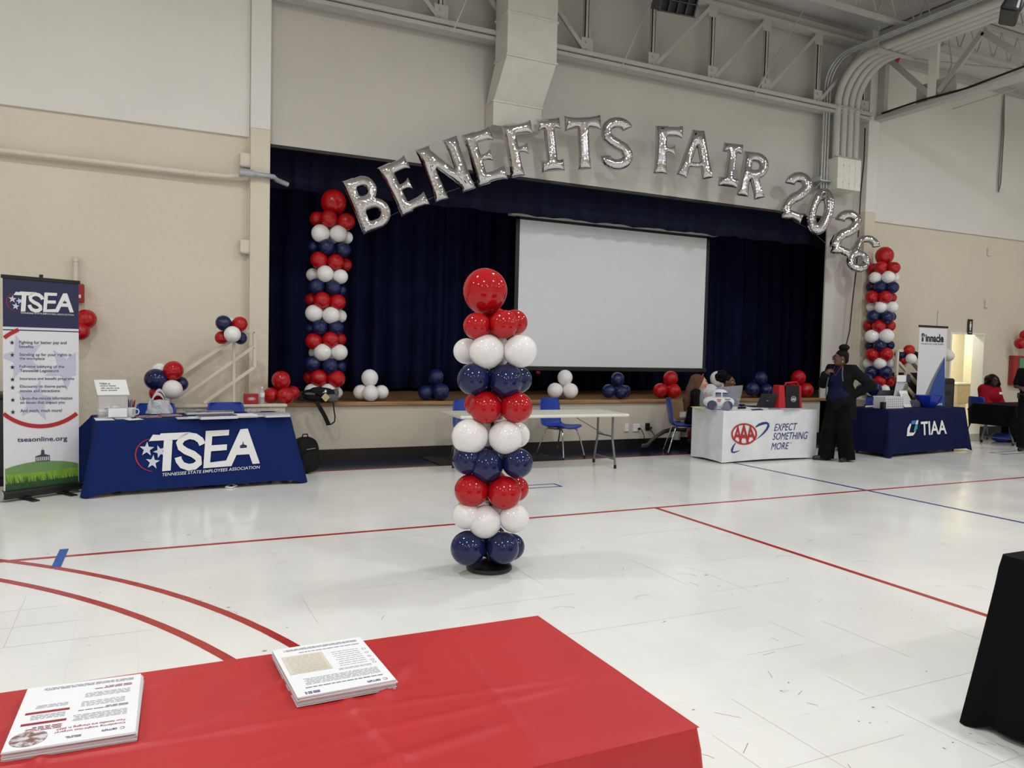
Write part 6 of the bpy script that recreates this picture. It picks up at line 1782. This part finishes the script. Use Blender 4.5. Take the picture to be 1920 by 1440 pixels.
# ================================================================== PEOPLE
class Field:
    """distance field on a grid, grown from smooth unions, meshed with surface nets"""
    def __init__(self, lo, hi, h):
        self.h = h; self.lo = np.array(lo, float)
        n = np.ceil((np.array(hi) - self.lo) / h).astype(int) + 1
        self.ax = [self.lo[i] + h * np.arange(n[i]) for i in range(3)]
        self.f = np.full(n, .12)
    def _sub(self, lo, hi, m=.07):
        s = []
        for i in range(3):
            a = int(np.clip(np.floor((lo[i] - m - self.lo[i]) / self.h), 0, self.f.shape[i])); b = int(np.clip(np.ceil((hi[i] + m - self.lo[i]) / self.h) + 1, 0, self.f.shape[i]))
            s.append(slice(a, b))
        s = tuple(s)
        G = np.meshgrid(*[self.ax[i][s[i]] for i in range(3)], indexing='ij')
        return s, np.stack(G, -1)
    def _merge(self, s, d, k):
        g = self.f[s]
        h = np.clip(.5 + .5 * (g - d) / k, 0, 1)
        self.f[s] = g + (d - g) * h - k * h * (1 - h)
    def cone(self, a, b, ra, rb, k=.02):
        a = np.array(a, float); b = np.array(b, float)
        r = max(ra, rb)
        s, P = self._sub(np.minimum(a, b) - r, np.maximum(a, b) + r)
        if P.size == 0: return self
        ab = b - a; t = np.clip(((P - a) @ ab) / (ab @ ab + 1e-9), 0, 1)
        d = np.linalg.norm(P - a - t[..., None] * ab, axis=-1) - (ra + (rb - ra) * t)
        self._merge(s, d, k); return self
    def chain(self, pts, rs, k=.02):
        for i in range(len(pts) - 1):
            self.cone(pts[i], pts[i + 1], rs[i], rs[i + 1], k)
        return self
    def ell(self, c, r, R=None, k=.02):
        c = np.array(c, float); r = np.array(r, float); m = r.max()
        s, P = self._sub(c - m, c + m)
        if P.size == 0: return self
        q = P - c
        if R is not None:
            q = q @ np.array(R)
        k0 = np.linalg.norm(q / r, axis=-1); k1 = np.linalg.norm(q / (r * r), axis=-1) + 1e-9
        d = k0 * (k0 - 1) / k1
        self._merge(s, np.maximum(d, -r.min()), k); return self
    def clip(self, p, n):
        """remove the side the normal points to"""
        G = np.stack(np.meshgrid(*self.ax, indexing='ij'), -1)
        n = np.array(n, float) / np.linalg.norm(n)
        self.f = np.maximum(self.f, (G - np.array(p)) @ n); return self
    def carve_ell(self, c, r):
        c = np.array(c, float); r = np.array(r, float); m = r.max(); s, P = self._sub(c - m, c + m)
        k0 = np.linalg.norm((P - c) / r, axis=-1); d = (k0 - 1) * r.min()
        self.f[s] = np.maximum(self.f[s], -d); return self
    def mesh(self):
        f = self.f; h = self.h
        f = f.copy(); f[0] = f[-1] = .1; f[:, 0] = f[:, -1] = .1; f[:, :, 0] = f[:, :, -1] = .1
        s = f < 0
        n = np.array(f.shape) - 1
        c = np.zeros(n, int)
        for dx in (0, 1):
            for dy in (0, 1):
                for dz in (0, 1):
                    c += s[dx:dx + n[0], dy:dy + n[1], dz:dz + n[2]]
        act = (c > 0) & (c < 8)
        I = np.argwhere(act); idx = -np.ones(n, int); idx[act] = np.arange(len(I))
        acc = np.zeros((len(I), 3)); cnt = np.zeros(len(I))
        cor = [(0, 0, 0), (1, 0, 0), (0, 1, 0), (1, 1, 0), (0, 0, 1), (1, 0, 1), (0, 1, 1), (1, 1, 1)]
        ed = [(0, 1), (2, 3), (4, 5), (6, 7), (0, 2), (1, 3), (4, 6), (5, 7), (0, 4), (1, 5), (2, 6), (3, 7)]
        V = [f[I[:, 0] + a, I[:, 1] + b, I[:, 2] + c_] for a, b, c_ in cor]
        for a, b in ed:
            m = (V[a] < 0) != (V[b] < 0)
            t = V[a][m] / (V[a][m] - V[b][m])
            pa = np.array(cor[a], float); pb = np.array(cor[b], float)
            acc[m] += pa + t[:, None] * (pb - pa); cnt[m] += 1
        P = self.lo + h * (I + acc / cnt[:, None])
        F = []
        for axis in range(3):
            o1, o2 = [(1, 2), (2, 0), (0, 1)][axis]
            sl0 = [slice(None)] * 3; sl1 = [slice(None)] * 3
            sl0[axis] = slice(0, -1); sl1[axis] = slice(1, None)
            ch = s[tuple(sl0)] != s[tuple(sl1)]
            E = np.argwhere(ch)
            ok = (E[:, o1] > 0) & (E[:, o2] > 0) & (E[:, o1] < n[o1]) & (E[:, o2] < n[o2])
            E = E[ok]
            d1 = np.zeros(3, int); d1[o1] = 1; d2 = np.zeros(3, int); d2[o2] = 1
            q = [idx[tuple((E - x).T)] for x in (d1 * 0, d1, d1 + d2, d2)]
            inside = s[tuple(E.T)]
            Q = np.stack(q, 1); Q[~inside] = Q[~inside][:, ::-1]
            F.append(Q)
        F = np.concatenate(F); F = F[(F >= 0).all(1)]
        return P, F
    def build(self, name, m, parent):
        P, F = self.mesh()
        me = bpy.data.meshes.new(name); me.from_pydata(P.tolist(), [], F.tolist()); me.materials.append(m)
        me.polygons.foreach_set('use_smooth', [True] * len(me.polygons)); me.update()
        o = bpy.data.objects.new(name, me); COL.objects.link(o); o.parent = parent
        return o

def V3(*a):
    return np.array(a, float)
def rotz(a):
    return np.array([[cos(a), -sin(a), 0], [sin(a), cos(a), 0], [0, 0, 1]])
STAND = dict(pelvis=V3(0, 0, .93), waist=V3(0, .0, 1.08), chest=V3(0, .0, 1.25), neck=V3(0, .02, 1.415), head=V3(0, -.015, 1.545),
             shL=V3(.165, .015, 1.375), shR=V3(-.165, .015, 1.375), elL=V3(.22, .05, 1.10), elR=V3(-.22, .05, 1.10), wrL=V3(.23, -.06, .86), wrR=V3(-.23, -.06, .86),
             hipL=V3(.085, 0, .90), hipR=V3(-.085, 0, .90), knL=V3(.10, -.02, .49), knR=V3(-.10, -.02, .49), anL=V3(.11, .02, .08), anR=V3(-.11, .02, .08))
def hand(F, wr, fwd, up, side, curl=.5, k=.008, sc=1.0):
    """palm and five fingers; fwd along forearm, up = back of hand, side = towards thumb"""
    fwd = fwd / np.linalg.norm(fwd); up = up - fwd * (up @ fwd); up = up / np.linalg.norm(up)
    sd = np.cross(fwd, up); sd = sd * (1 if sd @ side > 0 else -1)
    palm = wr + fwd * .05 * sc
    F.cone(wr, palm + fwd * .02 * sc, .026 * sc, .03 * sc, .012)
    F.cone(palm - sd * .022 * sc, palm + sd * .022 * sc, .018 * sc, .018 * sc, .012)
    for i, (off, L) in enumerate(((.028, .068), (.009, .076), (-.010, .072), (-.028, .056))):
        b = wr + fwd * .085 * sc + sd * off * sc; d = fwd
        a1 = curl * .8; a2 = curl * 1.7
        m = b + (fwd * cos(a1) - up * sin(a1)) * L * .5 * sc
        e = m + (fwd * cos(a2) - up * sin(a2)) * L * .5 * sc
        F.chain([wr + fwd * .06 * sc + sd * off * .8 * sc, b, m, e], [.011 * sc, .010 * sc, .0092 * sc, .0078 * sc], k)
    t0 = wr + fwd * .028 * sc + sd * .022 * sc
    t1 = t0 + (fwd * .6 + sd * .75 - up * .15) * .036 * sc; t2 = t1 + (fwd * .9 + sd * .25 - up * .2) * .032 * sc
    F.chain([t0, t1, t2], [.013 * sc, .011 * sc, .009 * sc], k)
def head_parts(F, J, yaw, pitch=0.0):
    R = rotz(yaw); h = J['head']
    L = lambda x, y, z: h + R @ V3(x, y, z)
    F.ell(L(0, .012, .02), (.072, .092, .095), R, .02)
    F.ell(L(0, -.02, -.045), (.056, .068, .070), R, .03)
    F.ell(L(0, -.055, -.088), (.026, .026, .022), R, .025)       # chin
    F.cone(L(0, -.085, .012), L(0, -.106, -.026), .011, .015, .012)    # nose
    F.ell(L(0, -.082, -.06), (.024, .014, .012), R, .01)           # mouth
    F.ell(L(0, -.076, .032), (.05, .02, .014), R, .015)            # brow
    for s in (-1, 1):
        F.ell(L(s * .04, -.068, -.02), (.022, .02, .022), R, .02)
        F.ell(L(s * .073, .008, -.008), (.010, .02, .032), R, .008)
    F.chain([J['neck'] + V3(0, .01, -.06), J['neck'] + V3(0, .005, 0), h + R @ V3(0, .02, -.06)], [.062, .054, .052], .03)
    return L, R
def torso(F, J, g=0.0, bust=.03, k=.05, wide=1.0):
    p, w, c = J['pelvis'], J['waist'], J['chest']
    F.ell(p, (.165 * wide + g, .12 + g, .13 + g * .5), None, k)
    F.ell(w, (.138 * wide + g, .105 + g, .15), None, k)
    F.ell(c, (.155 * wide + g, .108 + g, .155 + g), None, k)
    F.cone(J['shL'] + V3(-.02, 0, 0), J['shR'] + V3(.02, 0, 0), .062 + g, .062 + g, k)
    F.cone(J['neck'] + V3(0, .02, -.03), c, .06 + g, .09 + g, k)
    if bust:
        fd = J.get('fwd', V3(0, -1, 0))
        for s in (-1, 1):
            F.ell(c + V3(s * .07, 0, -.005) + fd * .075, (.065 + g, .055 + g, .062 + g), None, .04)
def arm(F, J, s, g=0.0, r=(.052, .042, .030), k=.03, upto='wr', frac=1.0):
    sh, el, wr = J['sh' + s], J['el' + s], J['wr' + s]
    F.cone(sh, el, r[0] + g, r[1] + g, k)
    if upto == 'wr':
        F.cone(el, el + (wr - el) * frac, r[1] + g, r[2] + g + (r[1] - r[2]) * (1 - frac), k)
def leg(F, J, s, g=0.0, r=(.085, .058, .042), k=.04, tail=0.0):
    F.cone(J['hip' + s], J['kn' + s], r[0] + g, r[1] + g, k); F.cone(J['kn' + s], J['an' + s] + V3(0, 0, -tail), r[1] + g, r[2] + g, k)
def foot_dir(J, s):
    return J.get('ft' + s, V3(0, -1, 0))
def bounds(J, m=.24):
    P = np.array([v for k, v in J.items() if k not in ('fwd', 'ftL', 'ftR', 'hL', 'hR')]); lo = P.min(0) - m; hi = P.max(0) + m; lo[2] = max(lo[2], -.03)
    return lo, hi
def skin_body(t, J, yaw, m, hands=True, h=.009, curl=(.5, .5), nofinger=()):
    F = Field(*bounds(J), h)
    torso(F, J, -.012, .02)
    for s in 'LR':
        arm(F, J, s, -.008); leg(F, J, s, -.012)
        fd = foot_dir(J, s); an = J['an' + s]
        F.cone(an + V3(0, 0, -.02), an + fd * .14 + V3(0, 0, -.05), .036, .026, .03)
        fw = J.get('h' + s, J['wr' + s] - J['el' + s])
        hand(F, J['wr' + s], fw, J.get('u' + s, V3(0, -.6, .8)), V3(0, -1, .3) if 'k' + s not in J else J['k' + s], curl[0 if s == 'L' else 1])
    L, R = head_parts(F, J, yaw)
    o = F.build('body', m, t)
    me = mat('eye_white', (226, 222, 218), .3); mi = mat('eye_dark', (30, 20, 16), .3); ml = mat('lips_' + m.name, (120, 62, 60), .5)
    for s in (-1, 1):
        e = MB(); blob(e, tuple(L(s * .031, -.077, .006)), (.012, .011, .008), 12, 8, 2); e.build('eye', me, t, smooth=60)
        e = MB(); blob(e, tuple(L(s * .031, -.086, .006)), (.006, .004, .006), 10, 6, 2); e.build('iris', mi, t, smooth=60)
        e = MB(); e.tube([tuple(L(s * .014, -.094, .026)), tuple(L(s * .032, -.090, .034)), tuple(L(s * .052, -.074, .026))], .0045, 6); e.build('eyebrow', mi, t, smooth=60)
    e = MB(); blob(e, tuple(L(0, -.094, -.06)), (.020, .006, .007), 12, 8, 2); e.build('lips', ml, t, smooth=60)
    return L, R
def shoe(t, J, s, m, h=.008):
    an = J['an' + s]; fd = foot_dir(J, s); fd = fd / np.linalg.norm(fd); g = V3(an[0], an[1], 0)
    F = Field(g + V3(-.25, -.25, -.01), g + V3(.25, .25, .16), h)
    F.cone(g - fd * .05 + V3(0, 0, .045), g + fd * .06 + V3(0, 0, .045), .042, .045, .03)
    F.cone(g + fd * .04 + V3(0, 0, .04), g + fd * .16 + V3(0, 0, .03), .045, .036, .03)
    F.cone(an, g + V3(0, 0, .05), .042, .045, .03)
    F.clip(V3(0, 0, .002), (0, 0, -1)); F.clip(V3(0, 0, .11), (0, 0, 1))
    return F.build('shoe', m, t)
def earring(t, L, m):
    for s in (-1, 1):
        MB().tube([tuple(L(s * .078, .005, -.04)), tuple(L(s * .084, .008, -.055)), tuple(L(s * .08, .012, -.068))], .005, 6).build('earring', m, t, smooth=60)
def glasses(t, L, m):
    for s in (-1, 1):
        pts = [tuple(L(s * (.032 + .024 * cos(a)), -.104 + .012 * abs(cos(a)) * 0, .004 + .018 * sin(a))) for a in [k * pi / 7 for k in range(15)]]
        MB().tube(pts, .0035, 6).build('lens_rim', m, t, smooth=60)
        MB().tube([tuple(L(s * .056, -.10, .008)), tuple(L(s * .076, -.04, .010)), tuple(L(s * .078, .02, .004))], .0032, 6).build('temple', m, t, smooth=60)
    MB().tube([tuple(L(-.009, -.106, .006)), tuple(L(.009, -.106, .006))], .003, 6).build('bridge', m, t, smooth=60)
SK_dark = mat('skin_deep_brown', (98, 64, 50), .5, var=.04, scale=12); SK_brown = mat('skin_brown', (112, 76, 58), .5, var=.04, scale=12); SK_light = mat('skin_light', (206, 158, 136), .5, var=.04, scale=12); SK_deep = mat('skin_dark', (74, 48, 40), .5, var=.04, scale=12)
M_hairblk = mat('black_hair', (13, 11, 12), .5, spec=.15, var=.3, scale=60, bump=.6, bscale=120); M_hairbrn = mat('brown_hair', (92, 58, 36), .42, var=.35, scale=14, bump=.5, bscale=60, stretch=(8, 8, 1))
M_gold = mat('gold_earring', (200, 180, 120), .3, metal=.6)
M_blkfab = mat('black_fabric', (17, 17, 18), .85, spec=.06, var=.15, scale=10, bump=.2, bscale=30); M_charfab = mat('charcoal_knit', (25, 26, 27), .9, spec=.06, var=.2, scale=14, bump=.3, bscale=60)
M_navyfab = mat('navy_shirt', (26, 31, 62), .8, spec=.08, var=.1, scale=10, bump=.15, bscale=25); M_royal = mat('royal_blue_top', (26, 38, 108), .75, spec=.1, var=.1, scale=10, bump=.2, bscale=25)
M_redfab = mat('red_blouse', (146, 20, 38), .75, spec=.1, var=.1, scale=10, bump=.2, bscale=25); M_shoe = mat('black_shoe', (22, 22, 24), .35)

# ---- standing woman between the two right tables
J = {k: v.copy() for k, v in STAND.items()}
J.update(elR=V3(-.27, -.02, 1.15), wrR=V3(-.14, -.20, 1.30), elL=V3(.38, .17, 1.15), wrL=V3(.20, .02, 1.0), head=V3(0, -.03, 1.545), knR=V3(-.11, -.07, .49), anR=V3(-.14, -.10, .08), knL=V3(.10, -.02, .49), anL=V3(.10, .07, .08),
         ftR=V3(-.55, -.83, 0), ftL=V3(.1, -1, 0), hR=V3(.75, .1, .55), uR=V3(-.3, -.8, .5), kR=V3(0, -.2, 1), hL=V3(-.5, -.65, -.45), uL=V3(.75, -.6, .2), kL=V3(0, .3, .9))
p1_ = at_z(1570, 864)
w1 = thing('person', 'standing woman in black cardigan and navy top, hand on hip, hair in a bun', 'person', p1_, RAD(-80))
YW = RAD(-42)
L, R = skin_body(w1, J, YW, SK_dark, curl=(.6, .9))
F = Field(*bounds(J), .009); torso(F, J, .014, .035, .05, 1.05); F.ell(V3(0, -.02, 1.0), (.178, .135, .12), None, .05); F.clip(V3(0, 0, .90), (0, 0, -1)); F.clip(V3(0, -.06, 1.42), (0, -.75, .66)); F.clip(V3(0, 0, 1.425), (0, 0, 1))
F.build('navy_top', M_navyfab, w1)
F = Field(*bounds(J), .009)
F.ell(J['pelvis'] + V3(0, .01, -.02), (.185, .14, .13), None, .05)
for s in 'LR':
    F.cone(J['hip' + s], J['kn' + s], .108, .105, .04); F.cone(J['kn' + s], J['an' + s] + V3(0, .015, -.03), .105, .118, .04)
F.clip(V3(0, 0, .03), (0, 0, -1)); F.clip(V3(0, 0, 1.0), (0, 0, 1))
F.build('trousers', M_blkfab, w1)
F = Field(*bounds(J, .3), .009)
torso(F, J, .034, .03, .05, 1.08)
for k in range(5):
    z = 1.05 - k * .1; F.ell(V3(.0, .05, z), (.20 + .008 * k, .13 + .012 * k, .12), None, .05)
for s in 'LR':
    arm(F, J, s, .026, k=.035, frac=.93)
F.clip(V3(0, 0, .64), (0, 0, -1)); F.clip(V3(0, 0, 1.45), (0, 0, 1))
# open front: carve a wedge so that the top shows
G = np.stack(np.meshgrid(*F.ax, indexing='ij'), -1)
half = np.clip(.095 + (1.3 - G[..., 2]) * .10, .05, .17)
wed = np.maximum(np.abs(G[..., 0]) - half, G[..., 1] + .035)
armkeep = np.minimum(np.linalg.norm(np.cross(G - J['elR'], (J['wrR'] - J['elR']) / np.linalg.norm(J['wrR'] - J['elR'])), axis=-1) - .085, np.linalg.norm(np.cross(G - J['elL'], (J['wrL'] - J['elL']) / np.linalg.norm(J['wrL'] - J['elL'])), axis=-1) - .085)
wed = np.maximum(wed, -armkeep)
F.f = np.maximum(F.f, -wed)
F.build('cardigan', M_charfab, w1)
MB().tube([(-.075, -.155, 1.38), (-.10, -.165, 1.25), (-.13, -.16, 1.1), (-.14, -.15, .96)], .010, 6).tube([(.085, -.10, 1.42), (.11, -.15, 1.3), (.13, -.155, 1.2)], .010, 6).build('grey_facing', mat('grey_trim', (84, 88, 98), .8), w1, smooth=60)
F = Field(J['head'] + V3(-.18, -.18, -.15), J['head'] + V3(.18, .2, .26), .006)
F.ell(L(0, .022, .04), (.078, .096, .086), R, .02); F.ell(L(0, .06, -.03), (.055, .055, .06), R, .03); F.clip(L(0, -.055, .05), R @ V3(0, -.75, -.55))
F.ell(L(0, .045, .155), (.082, .075, .052), R, .012); F.cone(L(0, .045, .10), L(0, .045, .13), .04, .04, .02)
F.build('hair_bun', M_hairblk, w1)
for s in 'LR':
    shoe(w1, J, s, M_shoe)
glasses(w1, L, mat('dark_glasses', (26, 18, 34), .3)); earring(w1, L, M_gold)
MB().tube([(-.06, -.06, 1.44), (-.05, -.135, 1.35), (0, -.15, 1.28), (.04, -.13, 1.36), (.055, -.06, 1.44)], .005, 6).build('necklace', mat('red_lanyard', (120, 30, 40), .6), w1, smooth=60)

# ---- seated people
def seated(pel_z=.53, lean=0.0):
    J = dict(pelvis=V3(0, .06, pel_z), waist=V3(0, .06 - lean * .3, pel_z + .15), chest=V3(0, .05 - lean * .7, pel_z + .32), neck=V3(0, .05 - lean, pel_z + .485), head=V3(0, .01 - lean * 1.1, pel_z + .62))
    c = J['chest']; J.update(shL=c + V3(.165, .02, .125), shR=c + V3(-.165, .02, .125))
    J.update(elL=c + V3(.22, -.04, -.13), elR=c + V3(-.22, -.04, -.13), wrL=c + V3(.14, -.25, -.10), wrR=c + V3(-.14, -.25, -.10))
    J.update(hipL=V3(.09, .03, pel_z - .01), hipR=V3(-.09, .03, pel_z - .01), knL=V3(.11, -.39, pel_z - .03), knR=V3(-.11, -.39, pel_z - .03), anL=V3(.11, -.36, .08), anR=V3(-.11, -.36, .08))
    return J
def seated_person(label, loc, rz, yaw, skin, topm, legm, J, h=.011, sleeve=1.0, wide=1.0, g=.016):
    t = thing('person', label, 'person', loc, rz)
    L, R = skin_body(t, J, yaw, skin, h=h)
    F = Field(*bounds(J), h); torso(F, J, g, .035, .05, 1.04 * wide)
    for s in 'LR':
        arm(F, J, s, g, frac=sleeve, upto='wr')
    F.clip(J['pelvis'] + V3(0, 0, -.04), (0, 0, -1)); F.clip(J['neck'] + V3(0, -.05, .02), (0, -.6, .8))
    F.build('top', topm, t)
    F = Field(*bounds(J), h); F.ell(J['pelvis'] + V3(0, 0, -.01), (.18 * wide, .15, .11), None, .05)
    for s in 'LR':
        leg(F, J, s, .012)
    F.clip(J['pelvis'] + V3(0, 0, .06), (0, 0, 1)); F.clip(V3(0, 0, .07), (0, 0, -1))
    F.build('trousers', legm, t)
    for s in 'LR':
        shoe(t, J, s, M_shoe, .01)
    return t, L, R
hp = at_y(1317, 716, 9.74)
J = seated(.485, .03)
t, L, R = seated_person('seated woman with long brown hair and black jacket behind the white covered table', (hp.x - .05, 9.76, 0), RAD(52), RAD(4), SK_light, M_charfab, M_blkfab, J)
F = Field(J['head'] + V3(-.25, -.2, -.5), J['head'] + V3(.25, .35, .2), .008)
F.ell(L(0, .028, .03), (.088, .098, .094), R, .02)
F.chain([L(0, .08, .04), L(0, .13, -.12), L(0, .17, -.28), L(0, .19, -.42)], [.085, .085, .09, .06], .04)
for s in (-1, 1):
    F.chain([L(s * .07, .02, .03), L(s * .078, .05, -.08), L(s * .088, .05, -.2), L(s * .08, .02, -.30)], [.035, .04, .035, .015], .03)
F.clip(L(0, -.045, .06), R @ V3(0, -.9, -.45))
F.build('long_hair', M_hairbrn, t)
blob(MB(), tuple(J['chest'] + V3(.0, -.135, .03)), (.05, .03, .12)).build('red_shirt_front', M_redfab, t, smooth=60)
MB().tube([tuple(L(-.085, -.0, .07)), tuple(L(-.05, -.03, .12)), tuple(L(0, -.04, .13)), tuple(L(.05, -.03, .12)), tuple(L(.085, .0, .07))], .009, 8).build('red_hairband', mat('hairband_red', (170, 30, 40), .3), t, smooth=60)
hp = at_y(1366, 716, 9.95)
J = seated(.485, .03)
t, L, R = seated_person('seated woman in royal blue top with dark curly hair tied up', (hp.x, 9.97, 0), RAD(15), RAD(9), SK_brown, M_royal, M_blkfab, J)
F = Field(J['head'] + V3(-.28, -.25, -.2), J['head'] + V3(.28, .35, .3), .008)
F.ell(L(0, .028, .04), (.082, .096, .088), R, .02)
rg_ = random.Random(5)
for k in range(34):
    a = rg_.uniform(0, 6.28); b = rg_.uniform(-1, 1); q = V3(cos(a) * sqrt(1 - b * b), sin(a) * sqrt(1 - b * b), b) * .078
    c0 = L(-.01, .125, .085) + q; F.ell(c0, (.034, .034, .034), None, .012)
F.ell(L(-.01, .125, .085), (.08, .08, .075), R, .02)
F.clip(L(0, -.06, .055), R @ V3(0, -.8, -.5))
F.build('curly_hair', M_hairblk, t); earring(t, L, M_gold)
hp = at_y(1866, 716, 9.62)
J = seated(.54, .0)
J.update(wrL=J['chest'] + V3(.08, -.22, -.24), wrR=J['chest'] + V3(-.1, -.22, -.24))
t, L, R = seated_person('seated woman in red top with name tag and shoulder-length dark hair', (hp.x, 9.66, 0), RAD(-4), RAD(-14), SK_deep, M_redfab, M_blkfab, J, wide=1.22, g=.045)
F = Field(J['head'] + V3(-.28, -.22, -.35), J['head'] + V3(.28, .3, .22), .008)
F.ell(L(0, .025, .035), (.10, .105, .10), R, .02)
for k in range(40):
    a = rg_.uniform(.2, 2.94); z = rg_.uniform(-.24, .06); rr_ = .105 - .1 * z; F.ell(L(cos(a) * rr_, .02 + sin(a) * rr_ * .8, z), (.038, .038, .045), None, .02)
for s in (-1, 1):
    F.chain([L(s * .085, .0, .04), L(s * .12, .0, -.08), L(s * .13, -.01, -.2)], [.04, .05, .04], .03)
F.clip(L(0, -.06, .06), R @ V3(0, -.9, -.35))
F.build('curly_hair', M_hairblk, t); glasses(t, L, MATS['dark_glasses'])
MB().box(tuple(J['chest'] + V3(.06, -.175, .06)), (.08, .006, .045), rot=(RAD(-12), 0, 0)).build('name_tag', M_paper, t)

# ---- person in black uniform at the right edge
J = {k: v.copy() for k, v in STAND.items()}
J.update(elL=V3(.24, .0, 1.12), wrL=V3(.12, -.22, 1.10), elR=V3(-.24, -.0, 1.12), wrR=V3(-.12, -.22, 1.10))
pm = at_z(1929, 846)
w5 = thing('person', 'person in black uniform standing at the right edge beside the far black table', 'person', (pm.x, pm.y, 0), RAD(-70))
L, R = skin_body(w5, J, 0, SK_deep, h=.011)
F = Field(*bounds(J), .010); torso(F, J, .03, 0, .05, 1.1)
for s in 'LR':
    F.cone(J['sh' + s], J['sh' + s] + (J['el' + s] - J['sh' + s]) * .75, .075, .07, .03)
F.clip(V3(0, 0, .92), (0, 0, -1)); F.clip(V3(0, 0, 1.44), (0, 0, 1))
F.build('uniform_shirt', mat('uniform_black', (17, 18, 23), .8, spec=.1, var=.1), w5)
F = Field(*bounds(J), .010); F.ell(J['pelvis'], (.185, .145, .14), None, .05)
for s in 'LR':
    leg(F, J, s, .026, (.085, .07, .06))
F.clip(V3(0, 0, .05), (0, 0, -1)); F.clip(V3(0, 0, 1.0), (0, 0, 1)); F.build('trousers', MATS['uniform_black'], w5)
MB().lathe([(.185, 0), (.19, .005), (.19, .04), (.185, .045)], 28, c=(0, 0, .96), M=Matrix(((1, 0, 0), (0, .8, 0), (0, 0, 1)))).build('belt', M_black, w5, smooth=60)
for a in (.6, 2.2, 3.6, 5.2):
    MB().box((.19 * cos(a), .155 * sin(a), .96), (.06, .05, .1), rot=(0, 0, a)).build('pouch', M_black, w5, bevel=.01)
F = Field(J['head'] + V3(-.15, -.15, -.12), J['head'] + V3(.15, .15, .2), .008); F.ell(L(0, .015, .035), (.077, .096, .088), R, .02); F.clip(L(0, -.05, .05), R @ V3(0, -.8, -.5)); F.build('short_hair', M_hairblk, w5)
for s in 'LR':
    shoe(w5, J, s, M_shoe, .01)
